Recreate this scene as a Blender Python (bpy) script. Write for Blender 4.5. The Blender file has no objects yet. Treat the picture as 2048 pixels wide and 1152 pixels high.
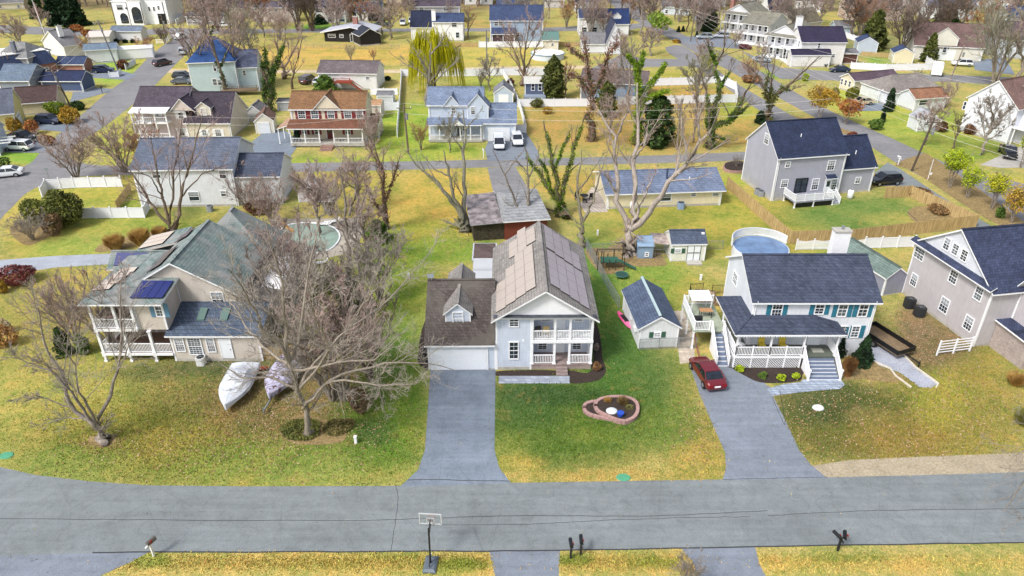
import bpy, math, random, numpy as np
from mathutils import Vector, Matrix
R=math.radians; rnd=random.Random(7)
SC=bpy.context.scene; COL=SC.collection
# ---------- camera, sky, sun ----------
F=1434.;TH=math.atan(.558);H=38.;CC,SS=math.cos(TH),math.sin(TH)
cam=bpy.data.cameras.new('camera'); cam.sensor_width=36; cam.lens=F/2048*36; cam.clip_end=8000; cam.clip_start=.5
co=bpy.data.objects.new('camera',cam); COL.objects.link(co); co.location=(0,0,H); co.rotation_euler=(math.pi/2-TH,0,0); SC.camera=co
SUN_EL,SUN_AZ=R(50),R(228)      # azimuth from +Y towards +X
w=bpy.data.worlds.new('World'); SC.world=w; w.use_nodes=True; nt=w.node_tree; bg=nt.nodes['Background']
sky=nt.nodes.new('ShaderNodeTexSky'); sky.sky_type='NISHITA'; sky.sun_disc=False; sky.sun_elevation=SUN_EL; sky.sun_rotation=SUN_AZ
sky.air_density=1.0; sky.dust_density=4.0; sky.ozone_density=1.0
hs=nt.nodes.new('ShaderNodeHueSaturation'); hs.inputs['Saturation'].default_value=.5
nt.links.new(sky.outputs[0],hs.inputs['Color']); nt.links.new(hs.outputs[0],bg.inputs[0]); bg.inputs[1].default_value=.125
sl=bpy.data.lights.new('sun','SUN'); sl.energy=1.7; sl.angle=R(11); sl.color=(1,.96,.9)
so=bpy.data.objects.new('sun',sl); COL.objects.link(so)
sd=Vector((math.sin(SUN_AZ)*math.cos(SUN_EL),math.cos(SUN_AZ)*math.cos(SUN_EL),math.sin(SUN_EL))); so.rotation_euler=sd.to_track_quat('Z','Y').to_euler(); so.location=(0,0,90)
SC.view_settings.view_transform='Standard'; SC.view_settings.look='None'; SC.view_settings.gamma=1; SC.view_settings.exposure=.82
# ---------- pixel helpers (2048x1152 photo pixels -> points of the place) ----------
def Dr(px,py):
    u=(px-1024)/F;v=(py-576)/F
    return (u,CC-v*SS,-SS-v*CC)
def G(px,py,z=0.):
    d=Dr(px,py);t=(z-H)/d[2];return (d[0]*t,d[1]*t,z)
def PX(x,y,z=0):
    zz=y*CC-(z-H)*SS;up=y*SS+(z-H)*CC
    return (1024+F*x/zz,576-F*up/zz)
def AtY(px,py,Y):
    d=Dr(px,py);t=Y/d[1];return (d[0]*t,Y,H+d[2]*t)
# ---------- materials ----------
def c(h,k=1.):
    h=h.lstrip('#');r=[int(h[i:i+2],16)/255 for i in (0,2,4)]
    return tuple(min(1,(x/12.92 if x<=.04045 else ((x+.055)/1.055)**2.4)*k) for x in r)+(1,)
MC={}
class NT:
    def __init__(s,name,rough=.7,metal=0,spec=.4):
        s.m=bpy.data.materials.new(name); s.m.use_nodes=True; s.t=s.m.node_tree; s.b=s.t.nodes['Principled BSDF']
        s.b.inputs['Roughness'].default_value=rough; s.b.inputs['Metallic'].default_value=metal; s.b.inputs['Specular IOR Level'].default_value=spec
    def n(s,t,**k):
        o=s.t.nodes.new('ShaderNode'+t)
        for a,b in k.items(): setattr(o,a,b)
        return o
    def l(s,a,b): s.t.links.new(a,b)
    def co(s,kind='Object'): return s.n('TexCoord').outputs[kind]
    def mapg(s,v,sc): 
        m=s.n('Mapping'); m.inputs['Scale'].default_value=sc; s.l(v,m.inputs[0]); return m.outputs[0]
    def noise(s,v,scale,det=3,rough=.6,dist=0):
        o=s.n('TexNoise'); s.l(v,o.inputs['Vector']); o.inputs['Scale'].default_value=scale; o.inputs['Detail'].default_value=det; o.inputs['Roughness'].default_value=rough; o.inputs['Distortion'].default_value=dist; return o.outputs['Fac']
    def ramp(s,f,stops):
        o=s.n('ValToRGB'); e=o.color_ramp.elements
        while len(e)<len(stops): e.new(.5)
        for i,(p,cl) in enumerate(stops): e[i].position=p; e[i].color=cl
        s.l(f,o.inputs[0]); return o.outputs[0]
    def mix(s,a,b,f,mode='MIX'):
        o=s.n('Mix',data_type='RGBA',blend_type=mode)
        for sock,v in ((o.inputs[6],a),(o.inputs[7],b)):
            if hasattr(v,'is_output') or hasattr(v,'links'): s.l(v,sock)
            else: sock.default_value=v
        if isinstance(f,(int,float)): o.inputs[0].default_value=f
        else: s.l(f,o.inputs[0])
        return o.outputs[2]
    def math(s,op,a,b=None):
        o=s.n('Math',operation=op)
        for i,v in enumerate((a,b)):
            if v is None: continue
            if isinstance(v,(int,float)): o.inputs[i].default_value=v
            else: s.l(v,o.inputs[i])
        return o.outputs[0]
    def base(s,v):
        if isinstance(v,tuple): s.b.inputs['Base Color'].default_value=v
        else: s.l(v,s.b.inputs['Base Color'])
    def bump(s,h,st=.3,d=.05):
        o=s.n('Bump'); o.inputs['Strength'].default_value=st; o.inputs['Distance'].default_value=d; s.l(h,o.inputs['Height']); s.l(o.outputs[0],s.b.inputs['Normal'])
def g2(k): return (k,k,k,1)
def plain(name,hexc,rough=.6,metal=0,var=.12,scale=3.,spec=.4):
    k=('p',name)
    if k in MC: return MC[k]
    t=NT(name,rough,metal,spec); v=t.co(); n=t.noise(v,scale,4)
    t.base(t.mix(c(hexc),t.ramp(n,[(.3,g2(1-var*1.6)),(.7,g2(1))]),1.,'MULTIPLY')); MC[k]=t.m; return t.m
def siding(hexc,name='siding',step=.2):
    k=('s',hexc)
    if k in MC: return MC[k]
    t=NT('siding',.55,0,.35); v=t.co(); s=t.n('SeparateXYZ'); t.l(v,s.inputs[0])
    fr=t.math('FRACT',t.math('DIVIDE',s.outputs[2],step)); ln=t.ramp(fr,[(0,g2(.72)),(.14,g2(.96)),(1,g2(1))])
    n=t.noise(v,.7,5); n2=t.noise(t.mapg(v,(3,3,.35)),2,4)
    cc=t.mix(c(hexc),t.ramp(n,[(.3,g2(.88)),(.7,g2(1))]),1.,'MULTIPLY'); cc=t.mix(cc,t.ramp(n2,[(.3,g2(.86)),(.65,g2(1))]),1.,'MULTIPLY')
    t.base(t.mix(cc,ln,1.,'MULTIPLY')); t.bump(fr,.35,.03); MC[k]=t.m; return t.m
def shingle(hexa,hexb=None,moss=None,rough=.85,row=.19):
    k=('r',hexa,hexb,moss)
    if k in MC: return MC[k]
    t=NT('shingles',rough,0,.25); v=t.co(); s=t.n('SeparateXYZ'); t.l(v,s.inputs[0])
    cb=t.n('CombineXYZ'); t.l(t.math('ADD',s.outputs[0],s.outputs[1]),cb.inputs[0]); t.l(t.math('MULTIPLY',s.outputs[2],1.9),cb.inputs[1])
    b=t.n('TexBrick'); t.l(cb.outputs[0],b.inputs['Vector']); b.inputs['Scale'].default_value=1; b.inputs['Brick Width'].default_value=.3; b.inputs['Row Height'].default_value=row*1.5; b.inputs['Mortar Size'].default_value=.022
    ca=c(hexa); cbx=c(hexb or hexa,1. if hexb else .6)
    b.inputs['Color1'].default_value=ca; b.inputs['Color2'].default_value=cbx; b.inputs['Mortar'].default_value=tuple(x*.45 for x in ca[:3])+(1,)
    n=t.noise(v,.45,6,.75); cc=t.mix(b.outputs['Color'],t.ramp(n,[(.3,g2(.6)),(.7,g2(1.08))]),1.,'MULTIPLY')
    n3=t.noise(t.mapg(v,(1,1,.25)),3.2,3); cc=t.mix(cc,t.ramp(n3,[(.35,g2(.8)),(.6,g2(1))]),1.,'MULTIPLY')
    if moss:
        n2=t.noise(v,.28,4,.6,1.); cc=t.mix(cc,c(moss),t.ramp(n2,[(.42,g2(0)),(.66,g2(.8))]))
    t.base(cc); t.bump(b.outputs['Fac'],-.4,.02); MC[k]=t.m; return t.m
def brickm(hexa,hexm='#b0a8a0',bw=.22,rh=.075,name='brick'):
    k=('b',hexa,bw)
    if k in MC: return MC[k]
    t=NT(name,.85); v=t.co(); s=t.n('SeparateXYZ'); t.l(v,s.inputs[0]); cb=t.n('CombineXYZ')
    t.l(t.math('ADD',s.outputs[0],s.outputs[1]),cb.inputs[0]); t.l(t.math('ADD',s.outputs[2],t.math('MULTIPLY',s.outputs[1],.001 if bw<.3 else 1.)),cb.inputs[1])
    b=t.n('TexBrick'); t.l(cb.outputs[0],b.inputs['Vector']); b.inputs['Scale'].default_value=1; b.inputs['Brick Width'].default_value=bw; b.inputs['Row Height'].default_value=rh; b.inputs['Mortar Size'].default_value=rh*.13
    a=c(hexa); b.inputs['Color1'].default_value=a; b.inputs['Color2'].default_value=tuple(x*.65 for x in a[:3])+(1,); b.inputs['Mortar'].default_value=c(hexm)
    n=t.noise(v,.8,4); t.base(t.mix(b.outputs['Color'],t.ramp(n,[(.3,g2(.75)),(.7,g2(1))]),1.,'MULTIPLY')); MC[k]=t.m; return t.m
def glassm(hexc='#26303c',rough=.08,name='window_glass'):
    k=('g',hexc)
    if k in MC: return MC[k]
    t=NT(name,rough,0,.8); v=t.co(); n=t.noise(v,1.7,2)
    t.base(t.mix(c(hexc),t.ramp(n,[(.4,g2(.5)),(.6,g2(1))]),1.,'MULTIPLY')); MC[k]=t.m; return t.m
def solarm(hexc='#a3978f',mt=True):
    k=('sol',hexc)
    if k in MC: return MC[k]
    t=NT('solar_cells',.25 if mt else .4,.2 if mt else 0,.9 if mt else .4); v=t.co('UV'); s=t.n('SeparateXYZ'); t.l(v,s.inputs[0])
    f=lambda i,m:t.ramp(t.math('FRACT',t.math('MULTIPLY',s.outputs[i],m)),[(0,g2(.55)),(.07,g2(1)),(1,g2(1))])
    t.base(t.mix(t.mix(c(hexc),f(0,6.),1.,'MULTIPLY'),f(1,10.),1.,'MULTIPLY'))
    MC[k]=t.m; return t.m
WHITE=plain('white_trim','#e6e8ec',.45,0,.06); GREYM=plain('grey_metal','#9aa0a6',.4,.5,.1); BLACK=plain('black_metal','#17181b',.45,0,.1)
GL=[glassm('#2a3542'),glassm('#3b4654'),glassm('#56616b')]; DOORW=plain('door_paint','#dfe4ea',.4,0,.04)
WOODB=plain('weathered_wood','#8a765c',.85,0,.35,6.); CONC=plain('concrete','#b3b0aa',.85,0,.2,2.)
def mat(hexc,rough=.6,metal=0,name='paint',var=.12): return plain(name+hexc,hexc,rough,metal,var)
# ---------- mesh builder ----------
class MB:
    def __init__(s): s.v=[];s.f=[];s.m=[];s.uv=None
    def poly(s,pts,mi=0):
        n=len(s.v); s.v+= [tuple(p) for p in pts]; s.f.append(tuple(range(n,n+len(pts)))); s.m.append(mi)
    def box(s,x0,y0,z0,x1,y1,z1,mi=0,T=None):
        p=[(x0,y0,z0),(x1,y0,z0),(x1,y1,z0),(x0,y1,z0),(x0,y0,z1),(x1,y0,z1),(x1,y1,z1),(x0,y1,z1)]
        if T is not None: p=[tuple(T@Vector(q)) for q in p]
        n=len(s.v); s.v+=p
        for q in ((3,2,1,0),(4,5,6,7),(0,1,5,4),(1,2,6,5),(2,3,7,6),(3,0,4,7)): s.f.append(tuple(n+i for i in q)); s.m.append(mi)
        return s
    def hexa(s,top,th,m0=0,m1=1):
        "slab under a planar polygon"
        n=len(s.v);k=len(top); s.v+=[tuple(p) for p in top]+[(p[0],p[1],p[2]-th) for p in top]
        s.f.append(tuple(n+i for i in range(k)));s.m.append(m0); s.f.append(tuple(n+k+i for i in range(k))[::-1]);s.m.append(m1)
        for i in range(k): s.f.append((n+i,n+k+i,n+k+(i+1)%k,n+(i+1)%k)); s.m.append(m1)
        return s
    def tube(s,pts,rs,n=5,mi=0,cap=True):
        if isinstance(rs,(int,float)): rs=[rs]*len(pts)
        base=len(s.v); P=[Vector(p) for p in pts]; L=len(P)
        for i in range(L):
            d=(P[min(i+1,L-1)]-P[max(i-1,0)])
            if d.length<1e-6: d=Vector((0,0,1))
            d.normalize(); a=Vector((0,0,1)) if abs(d.z)<.9 else Vector((1,0,0)); u=d.cross(a).normalized(); w_=d.cross(u)
            for k in range(n):
                t=2*math.pi*k/n; q=P[i]+(u*math.cos(t)+w_*math.sin(t))*rs[i]; s.v.append((q.x,q.y,q.z))
        for i in range(L-1):
            for k in range(n):
                a0=base+i*n+k;b0=base+i*n+(k+1)%n; s.f.append((a0,b0,b0+n,a0+n)); s.m.append(mi)
        if cap: s.f.append(tuple(base+k for k in range(n))[::-1]);s.m.append(mi); s.f.append(tuple(base+(L-1)*n+k for k in range(n)));s.m.append(mi)
        return s
    def cyl(s,x,y,z0,z1,r,n=16,mi=0,r2=None): return s.tube([(x,y,z0),(x,y,z1)],[r,r if r2 is None else r2],n,mi)
    def bar(s,a,b,w,h=None,mi=0):
        a=Vector(a);b=Vector(b);h=h or w;d=(b-a);L=d.length
        if L<1e-5: return s
        q=d.to_track_quat('X','Z').to_matrix().to_4x4(); T=Matrix.Translation(a)@q
        return s.box(0,-w/2,-h/2,L,w/2,h/2,mi,T)
    def loft(s,secs,mi=0,cap=True):
        base=len(s.v);n=len(secs[0])
        for sec in secs: s.v+=[tuple(p) for p in sec]
        for i in range(len(secs)-1):
            for k in range(n):
                a0=base+i*n+k;b0=base+i*n+(k+1)%n; s.f.append((a0,b0,b0+n,a0+n)); s.m.append(mi)
        if cap: s.f.append(tuple(base+k for k in range(n))[::-1]);s.m.append(mi); s.f.append(tuple(base+(len(secs)-1)*n+k for k in range(n)));s.m.append(mi)
        return s
    def mesh(s,name,mats,smooth=False):
        me=bpy.data.meshes.new(name); me.from_pydata(s.v,[],s.f)
        if not isinstance(mats,(list,tuple)): mats=[mats]
        for m in mats: me.materials.append(m)
        if len(mats)>1: me.polygons.foreach_set('material_index',[min(i,len(mats)-1) for i in s.m])
        if smooth: me.polygons.foreach_set('use_smooth',[True]*len(s.f))
        me.update(); return me
    def build(s,name,mats,parent=None,smooth=False):
        return link(name,s.mesh(name,mats,smooth),parent)
def link(name,me,parent=None,loc=(0,0,0),rz=0):
    o=bpy.data.objects.new(name,me); COL.objects.link(o); o.location=loc; o.rotation_euler=(0,0,rz)
    if parent is not None: o.parent=parent
    return o
def tag(o,label,cat,group=None,kind=None):
    o['label']=label; o['category']=cat
    if group: o['group']=group
    if kind: o['kind']=kind
    return o
def thing(name,label,cat,loc=(0,0,0),rz=0,group=None): return tag(link(name,None,None,loc,rz),label,cat,group)
def struct(o): o['kind']='structure'; return o
def npmesh(name,V,Q,mats,mi=None,smooth=False,col=None):
    "fast mesh from arrays: V (n,3), Q (m,k)"
    me=bpy.data.meshes.new(name); V=np.asarray(V,np.float32); Q=np.asarray(Q,np.int32); m,k=Q.shape
    me.vertices.add(len(V)); me.vertices.foreach_set('co',V.ravel()); me.loops.add(m*k); me.loops.foreach_set('vertex_index',Q.ravel())
    me.polygons.add(m); me.polygons.foreach_set('loop_start',np.arange(0,m*k,k,dtype=np.int32)); me.polygons.foreach_set('loop_total',np.full(m,k,np.int32))
    for x in (mats if isinstance(mats,(list,tuple)) else [mats]): me.materials.append(x)
    if mi is not None: me.polygons.foreach_set('material_index',np.asarray(mi,np.int32))
    if smooth: me.polygons.foreach_set('use_smooth',np.ones(m,bool))
    if col is not None:
        a=me.color_attributes.new('tone','FLOAT_COLOR','POINT'); a.data.foreach_set('color',np.asarray(col,np.float32).ravel())
    me.update(calc_edges=True); me.validate(); return me
def copy_tree(o,loc=None,rz=None,scale=None):
    n=o.copy(); COL.objects.link(n)
    if loc is not None: n.location=loc
    if rz is not None: n.rotation_euler=(0,0,rz)
    if scale is not None: n.scale=scale if isinstance(scale,tuple) else (scale,)*3
    for ch in o.children:
        k=ch.copy(); COL.objects.link(k); k.parent=n
        for g in ch.children: q=g.copy(); COL.objects.link(q); q.parent=k
    return n
# ---------- ground, roads ----------
def pin(poly,X,Y):
    ins=np.zeros(X.shape,bool);n=len(poly)
    for i in range(n):
        x1,y1=poly[i];x2,y2=poly[(i+1)%n]
        if y1==y2: continue
        cnd=((y1>Y)!=(y2>Y))&(X<(x2-x1)*(Y-y1)/(y2-y1)+x1); ins^=cnd
    return ins
def smoothp(pts,closed=False,k=4):
    out=[];n=len(pts)
    for i in range(n if closed else n-1):
        p0=pts[(i-1)%n] if closed or i>0 else pts[i];p1=pts[i];p2=pts[(i+1)%n];p3=pts[(i+2)%n] if closed or i+2<n else p2
        for j in range(k):
            t=j/k; out.append(tuple(.5*(2*p1[a]+(p2[a]-p0[a])*t+(2*p0[a]-5*p1[a]+4*p2[a]-p3[a])*t*t+(3*p1[a]-p0[a]-3*p2[a]+p3[a])*t**3) for a in range(len(p1))))
    if not closed: out.append(tuple(pts[-1]))
    return out
PAVED=[]
def asphalt(hexc,name='asphalt',sc=1.,spk=.25,cr=True):
    t=NT(name,.9,0,.25); v=t.co()
    n=t.noise(v,.16*sc,6,.65); cc=t.mix(c(hexc),t.ramp(n,[(.3,g2(.8)),(.7,g2(1.08))]),1.,'MULTIPLY')
    n=t.noise(t.mapg(v,(1,1,1)),1.3*sc,5,.8,.6); cc=t.mix(cc,t.ramp(n,[(.3,g2(.8)),(.5,g2(1)),(.75,g2(1.12))]),1.,'MULTIPLY')
    n=t.noise(v,.5,2,.5); n3=t.noise(v,2.2,4,.8); cc=t.mix(cc,g2(.09),t.ramp(t.math('MULTIPLY',n,n3),[(.36,g2(0)),(.46,g2(.4))]))
    n=t.noise(v,14*sc,3,.8); cc=t.mix(cc,t.ramp(n,[(.3,g2(1-spk)),(.7,g2(1+spk*.5))]),1.,'MULTIPLY')
    n=t.noise(t.mapg(v,(.12,1.6,1)),1.2,4); cc=t.mix(cc,t.ramp(n,[(.35,g2(.9)),(.65,g2(1.05))]),1.,'MULTIPLY')
    if cr:
        vo=t.n('TexVoronoi',feature='DISTANCE_TO_EDGE'); t.l(t.mapg(v,(.16,.11,1)),vo.inputs['Vector']); vo.inputs['Scale'].default_value=1.2
        cc=t.mix(cc,t.ramp(vo.outputs[0],[(0,g2(.72)),(.006,g2(1))]),.5,'MULTIPLY')
    t.base(cc); t.bump(n,.2,.02); return t.m
def gravel(hexc,hexb,name='gravel',sc=9.):
    t=NT(name,.95,0,.2); v=t.co(); n=t.noise(v,sc,4,.8); cc=t.ramp(n,[(.35,c(hexb)),(.65,c(hexc))]); n2=t.noise(v,.5,4); cc=t.mix(cc,t.ramp(n2,[(.3,g2(.78)),(.7,g2(1.05))]),1.,'MULTIPLY')
    t.base(cc); t.bump(n,.6,.05); return t.m
def sheet(name,px,m,z,paved=True,world=None,wob=0):
    pts=[G(*p)[:2] for p in px] if world is None else world
    if paved: PAVED.append(pts)
    mb=MB(); mb.poly([(x,y,z) for x,y in pts]); o=mb.build(name,m)
    import bmesh; bm=bmesh.new(); bm.from_mesh(o.data); bmesh.ops.triangulate(bm,faces=bm.faces[:]); 
    for f in bm.faces:
        if f.normal.z<0: f.normal_flip()
    bm.to_mesh(o.data); bm.free(); return struct(o)
ASPH=asphalt('#7c8386'); DRIVE=asphalt('#7b8694','driveway_asphalt',1.,.3); DRIVE2=asphalt('#7d8591','driveway_asphalt',1.,.3,False); ASPHL=asphalt('#828285','asphalt'); CONCR=asphalt('#aeaba6','concrete_paving',1.,.15); 
# near street
sheet('street',[(-900,905),(-300,905),(-120,915),(0,934),(70,950),(180,963),(300,971),(500,973),(790,972),(1020,966),(1445,959),(1650,955),(1900,949),(2500,930),(3400,915),(3400,1040),(2500,1075),(2048,1085),(1510,1094),(1360,1096),(1120,1101),(980,1102),(850,1103),(300,1104),(185,1106),(0,1112),(-300,1120),(-900,1130)],ASPH,.012)
sheet('driveway',[(861,738),(991,738),(989,900),(998,935),(1022,966),(800,974),(836,940),(850,900)],DRIVE,.016)
sheet('driveway',[(1378,728),(1455,722),(1478,742),(1520,760),(1541,775),(1546,792),(1575,850),(1598,900),(1622,930),(1655,957),(1445,961),(1452,935),(1450,905),(1430,860),(1400,790)],DRIVE2,.016)
sheet('driveway',[(978,1101),(1120,1100),(1117,1160),(1116,1400),(985,1400),(992,1160)],DRIVE2,.008)
sheet('driveway',[(1360,1094),(1510,1092),(1518,1125),(1535,1160),(1600,1400),(1440,1400),(1400,1160),(1385,1125)],DRIVE2,.008)
sheet('driveway',[(100,1104),(305,1100),(260,1125),(200,1152),(180,1400),(-100,1400),(-60,1104)],DRIVE2,.008)
sheet('gravel_verge',[(1622,932),(1700,920),(1850,913),(2000,908),(2110,905),(2110,944),(1900,953),(1655,960)],gravel('#b3a997','#8f8268','gravel_verge',5.),.008)
# middle streets
sheet('street',smoothp([(-400,560),(-60,480),(10,428),(55,385),(110,362),(180,352),(290,350),(430,348),(600,344),(830,339),(1000,334),(1200,329),(1370,325),(1500,320),(1620,314)])+[(1640,300)]+smoothp([(1500,303),(1370,309),(1200,314),(1000,319),(800,323),(600,326),(430,328),(290,330),(205,331),(150,322),(140,300),(165,280),(210,252),(262,212),(300,180),(340,140),(375,105),(398,82),(410,66)])+[(340,66),(345,80)]+smoothp([(330,88),(300,112),(262,150),(215,185),(165,228),(125,262),(85,300),(58,328),(20,338),(-60,350),(-400,365)]),ASPHL,.012)
sheet('street',smoothp([(1100,-40),(1190,-20),(1235,20),(1290,52),(1335,75),(1400,110),(1455,140),(1520,175),(1580,208),(1640,240),(1700,268),(1760,305),(1800,330),(1860,362),(1930,395),(2048,445),(2300,560)])+smoothp([(2300,455),(2048,368),(1960,352),(1900,330),(1850,308),(1790,280),(1700,240),(1640,212),(1600,190),(1560,166),(1520,142),(1460,112),(1400,85),(1340,55),(1300,30),(1260,0),(1240,-40)]),ASPHL,.014)
sheet('street',[(1480,100),(1560,135),(1700,146),(1900,150),(2100,158),(2400,170),(2400,200),(2048,172),(1900,164),(1700,162),(1560,158)],ASPHL,.018)
sheet('street',[(-200,50),(0,66),(240,76),(345,66),(420,68),(620,65),(830,63),(1080,63),(1260,60),(1300,52),(1300,46),(1080,56),(830,57),(620,58),(420,58),(345,56),(240,62),(0,50),(-200,30)],ASPHL,.020)
sheet('lane',smoothp([(1330,95),(1365,92),(1420,130),(1475,168),(1530,200),(1600,240),(1660,262),(1700,270)])+smoothp([(1700,285),(1640,275),(1590,262),(1520,222),(1470,188),(1430,158),(1400,140),(1360,120),(1335,105)]),ASPHL,.022)
sheet('driveway',[(1750,345),(1775,325),(1800,338),(1870,385),(1935,425),(2000,462),(1975,470),(1900,425),(1820,385),(1790,372),(1752,372)],ASPH,.02)
sheet('lane',[(1240,110),(1300,118),(1400,118),(1420,132),(1300,134),(1240,138),(1180,138)],ASPHL,.016)
# field road behind the second row
sheet('lane',[(330,146),(600,146),(830,146),(1010,139),(1180,138),(1180,131),(1000,133),(820,139),(600,140),(340,138)],gravel('#c9b99a','#b3a184','dirt_track',2.),.010)
# drives of the second and third rows
for px,m in [([(497,325),(505,283),(530,262),(572,262),(600,285),(575,322)],DRIVE),([(975,336),(1030,333),(1070,400),(1085,440),(1000,440)],ASPHL),([(975,322),(970,298),(982,270),(1050,262),(1075,300),(1080,318)],DRIVE2),
 ([(1696,222),(1700,208),(1770,205),(1775,222)],DRIVE),([(1960,330),(2048,290),(2100,290),(2100,335),(2000,336)],CONCR),([(66,240),(60,258),(128,264),(160,240),(110,238)],DRIVE),([(-40,268),(-40,304),(84,306),(102,288),(60,268)],DRIVE2),([(140,205),(215,185),(225,178),(150,172)],DRIVE2),
 ([(175,155),(255,160),(275,150),(235,140),(180,145)],DRIVE2),([(1230,300),(1231,300),(1231,301)],DRIVE2),([(1340,78),(1400,70),(1480,80),(1480,98),(1400,92)],DRIVE2),([(1950,140),(1945,120),(2010,115),(2030,150)],DRIVE)]:
    sheet('driveway',px,m,.026)
sheet('driveway',[(-400,520),(0,520),(110,512),(225,507),(300,505),(300,540),(225,528),(110,535),(0,552),(-400,570)],gravel('#a9b0bb','#8f959f'),.01)
sheet('gravel_path',[(1752,655),(1790,690),(1835,740),(1875,768),(1862,776),(1838,774),(1800,745),(1755,730),(1720,722),(1740,690)],gravel('#b4b9c6','#8d919e'),.012)
sheet('paver_path',[(1340,622),(1385,622),(1386,660),(1390,724),(1360,728),(1355,690),(1358,640)],brickm('#cfc3b4','#a39886',.5,.25,'pavers'),.014)
sheet('paver_patio',[(1183,375),(1160,408),(1170,425),(1215,424),(1210,375)],brickm('#cfc4bd','#8f877f',.6,.6,'pavers'),.014)
sheet('front_walk',[(998,752),(1139,752),(1139,767),(997,767)],brickm('#a9b2c2','#8b92a0',.6,.4,'pavers'),.018)
sheet('front_walk',[(1533,778),(1546,792),(1590,786),(1640,781),(1680,778),(1690,770),(1684,762),(1670,759),(1606,759),(1600,765),(1570,768)],brickm('#aab6c9','#7d8797',.55,.35,'pavers'),.020)
MULCH=gravel('#4a3f3a','#2b2523','mulch',7.); SOIL=gravel('#a08a62','#6e6040','soil',3.)
BEDS=[([(1000,742),(1110,741),(1112,751),(995,752)],MULCH),([(1138,741),(1184,740),(1184,640),(1196,655),(1203,690),(1205,715),(1212,740),(1204,756),(1185,764),(1140,766)],MULCH),([(848,735),(856,735),(856,640),(845,655),(838,690),(836,725)],MULCH),
 ([(1466,734),(1600,734),(1604,752),(1598,762),(1565,766),(1520,765),(1490,752),(1466,738)],MULCH),([(1690,760),(1680,728),(1730,716),(1765,735),(1800,748),(1808,762),(1770,764),(1720,758)],SOIL),
 ([(1815,425),(1850,412),(1930,440),(1890,450),(1840,450)],SOIL),([(1840,310),(1870,318),(2048,445),(2048,470),(1960,430),(1830,345),(1790,330)],SOIL),([(1585,232),(1700,262),(1710,272),(1640,262)],SOIL),([(180,875),(225,872),(232,885),(205,895),(180,888)],SOIL),
 ([(560,860),(600,830),(680,850),(690,880),(640,890),(580,885)],SOIL),([(1225,490),(1300,488),(1330,520),(1325,532),(1240,530),(1215,510)],SOIL),([(1170,500),(1222,500),(1250,530),(1240,545),(1200,545)],SOIL),([(20,455),(95,420),(125,455),(90,478),(50,490)],SOIL),([(200,505),(340,478),(345,460),(310,462),(210,485)],SOIL)]
for i,(px,m) in enumerate(BEDS): sheet('planting_bed',smoothp(px,True,4),m,.013+.0009*i+(.012 if i>2 and i<7 else 0))
# street details: seams and patches
mb=MB()
def crack(px,wd,z=.019):
    pts=[G(*p) for p in smoothp(px,False,8)]
    pts=[(x+rnd.uniform(-.03,.03),y+rnd.uniform(-.035,.035)) for x,y,_ in pts]
    for a,b in zip(pts,pts[1:]):
        dx,dy=b[0]-a[0],b[1]-a[1];L=math.hypot(dx,dy) or 1;nx,ny=-dy/L*wd,dx/L*wd
        mb.poly([(a[0]-nx,a[1]-ny,z),(b[0]-nx,b[1]-ny,z),(b[0]+nx,b[1]+ny,z),(a[0]+nx,a[1]+ny,z)])
crack([(0,1037),(300,1040),(700,1041),(880,1036),(1024,1032),(1300,1032),(1536,1022)],.022); crack([(850,1050),(1050,1049),(1180,1042),(1400,1035),(1500,1034)],.018); crack([(1536,1032),(1700,1023),(1850,1020),(2048,1018)],.02)
crack([(185,1105),(600,1104),(850,1103),(1120,1101),(1510,1094),(2048,1085)],.05,.022); crack([(791,970),(796,1000),(790,1050),(782,1102)],.015); crack([(815,961),(860,959),(940,961),(1018,963)],.03,.024)
crack([(1545,795),(1570,850),(1560,780)],.02,.024); crack([(1445,959),(1550,957),(1655,955)],.02,.024)
struct(mb.build('pavement_cracks',plain('crack_tar','#3b3d40',.9)))
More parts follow.
